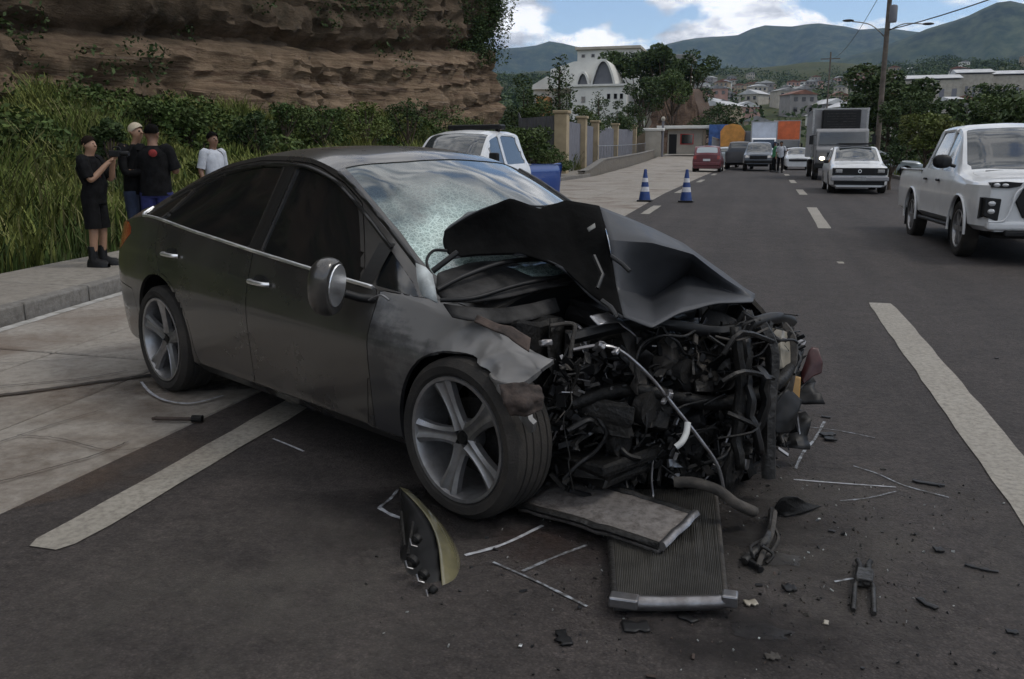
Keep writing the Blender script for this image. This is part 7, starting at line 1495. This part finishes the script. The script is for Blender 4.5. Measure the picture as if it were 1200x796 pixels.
def house(px, Y_, k, lab, sc=1.0):
    wn, rn, st, a, b, c, h = HK[k]; x = azx(px, Y_); z = G(x, Y_); r = empty('house', (x, Y_, z), hr.uniform(-.6, .6), lab, 'house', 'houses on the far hillside'); r.scale = (sc, sc, sc)
    o = bpy.data.objects.new('wall', a); COL.objects.link(o); o.parent = r; o = bpy.data.objects.new('roof', b); COL.objects.link(o); o.parent = r; o.location = (0, 0, h); o = bpy.data.objects.new('windows', c); COL.objects.link(o); o.parent = r; o['kind'] = 'stuff'
for n_ in range(330):
    Y_ = 190+hr.random()**.8*760; px = hr.uniform(812, 1200)
    if px < 960 and Y_ < 270: continue
    if px > 1040 and Y_ > 300 and hr.random() < .8: continue
    if px > 990 and hr.random() < .35: continue
    x = azx(px, Y_)
    if any(abs(x-a) < 10 and abs(Y_-b) < 12 for a, b in placed): continue
    placed.append((x, Y_)); k = hr.randrange(len(HK)); wn, rn, st = HK[k][:3]
    house(px, Y_, k, f"{wn} {'two-storey' if st == 2 else 'single-storey'} house, {rn} roof, {'low' if Y_ < 420 else 'midway' if Y_ < 660 else 'high'} on the slope {'by the brown bank' if px < 850 else 'above the blue and orange trucks' if px < 885 else 'above the white box truck' if px < 925 else 'left of the far thin pole' if px < 962 else 'above the grey box truck' if px < 1012 else 'right of the tall pole' if px < 1080 else 'above the white pickup'}", hr.uniform(.9, 1.35))
# long white warehouses across the valley
for k, (pa, pb, ptop, Y_, lab) in enumerate(((1046, 1118, 103, 420, 'long low white warehouse across the valley, leftmost'), (1112, 1154, 98, 430, 'taller white warehouse in the middle of the row'), (1150, 1215, 100, 440, 'white warehouse at the right edge of the row'), (1052, 1085, 140, 150, 'small pale shed roof below the warehouses'), (1108, 1120, 125, 230, 'tiny bright white hut among the dark trees'), (1160, 1182, 131, 200, 'pale hut with red roof behind the pickup roof'))):
    x0, x1 = azx(pa, Y_), azx(pb, Y_); zt = CAM_H+(182-ptop)*Y_/1042; zg = G((x0+x1)/2, Y_); r = empty('warehouse' if k < 3 else 'shed', ((x0+x1)/2, Y_, min(zg, zt-4)), 0, lab, 'building'); hh = zt-r.location.z
    box('wall', (0, 8, hh/2-1), (x1-x0, 16, hh+1), M_CREAM, r); m = MB(); m.prism([(-9, 0), (9, 0), (9, .2), (0, 2.2 if k < 3 else 1.2), (-9, .2)], -(x1-x0)/2-.5, (x1-x0)/2+.5, 'x'); o = m.build('roof', mat('zinc_roof') if k != 5 else M_ROOFR, r); o.location = (0, 8, hh)
    if k < 3:
        for q_ in range(5): box('loading_door', ((-.4+.2*q_)*(x1-x0), -.05, hh*.35), ((x1-x0)*.08, .1, hh*.5), M_PANEL, r)
# tree cover of the slopes, far woods that read as one mass
rs = np.random.default_rng(31); cc_ = []; rr_ = []
for k in range(5200):
    Y_ = 175+rs.uniform()**.7*1050; px = rs.uniform(560, 1260); x = azx(px, Y_)
    if any(abs(x-a) < 8 and -5 < b-Y_ < 22 for a, b in placed): continue
    dn = nz(x*.010, Y_*.012, 2)
    if 815 < px < 1000 and rs.uniform() < (.82 if dn < .12 else .35): continue
    if 1040 < px < 1215 and Y_ < 445 and Y_ > 330: continue
    r_ = rs.uniform(2.2, 4.6)*(1+Y_/1500); cc_.append((x, Y_, G(x, Y_)+r_*.55)); rr_.append((r_, r_, r_*.8))
quads('far_woods', leaves_np(rs, cc_, rr_, 120000, 1.1), M_LEAF, kind='stuff')
cc_ = []; rr_ = []
for k in range(420):
    Y_ = rs.uniform(60, 175); px = rs.choice([rs.uniform(985, 1260), rs.uniform(560, 640), rs.uniform(830, 905)]) if k % 3 else rs.uniform(985, 1260); x = azx(px, Y_)
    if -14 < x < 7.5: continue
    r_ = rs.uniform(.8, 2.0); cc_.append((x, Y_, G(x, Y_)+r_*.5)); rr_.append((r_, r_, r_*.8))
quads('roadside_scrub', leaves_np(rs, cc_, rr_, 40000, .22), M_LEAF, kind='stuff')
# ---- air between here and the hills
HZ = MB().box((0, 3500, 600), (16000, 8200, 1400)); hz_o = HZ.build('haze'); hz_o['kind'] = 'stuff'
hm = bpy.data.materials.new('haze'); hm.use_nodes = True; hm.node_tree.nodes.clear(); t = hm.node_tree; pvn = N(t, 'ShaderNodeVolumePrincipled', i_Density=.000055, i_Anisotropy=.1); pvn.inputs['Color'].default_value = (.42, .62, 1.0, 1); oo = N(t, 'ShaderNodeOutputMaterial'); t.links.new(pvn.outputs[0], oo.inputs['Volume']); hz_o.data.materials.append(hm)
hz_o.location = (0, 0, 0)
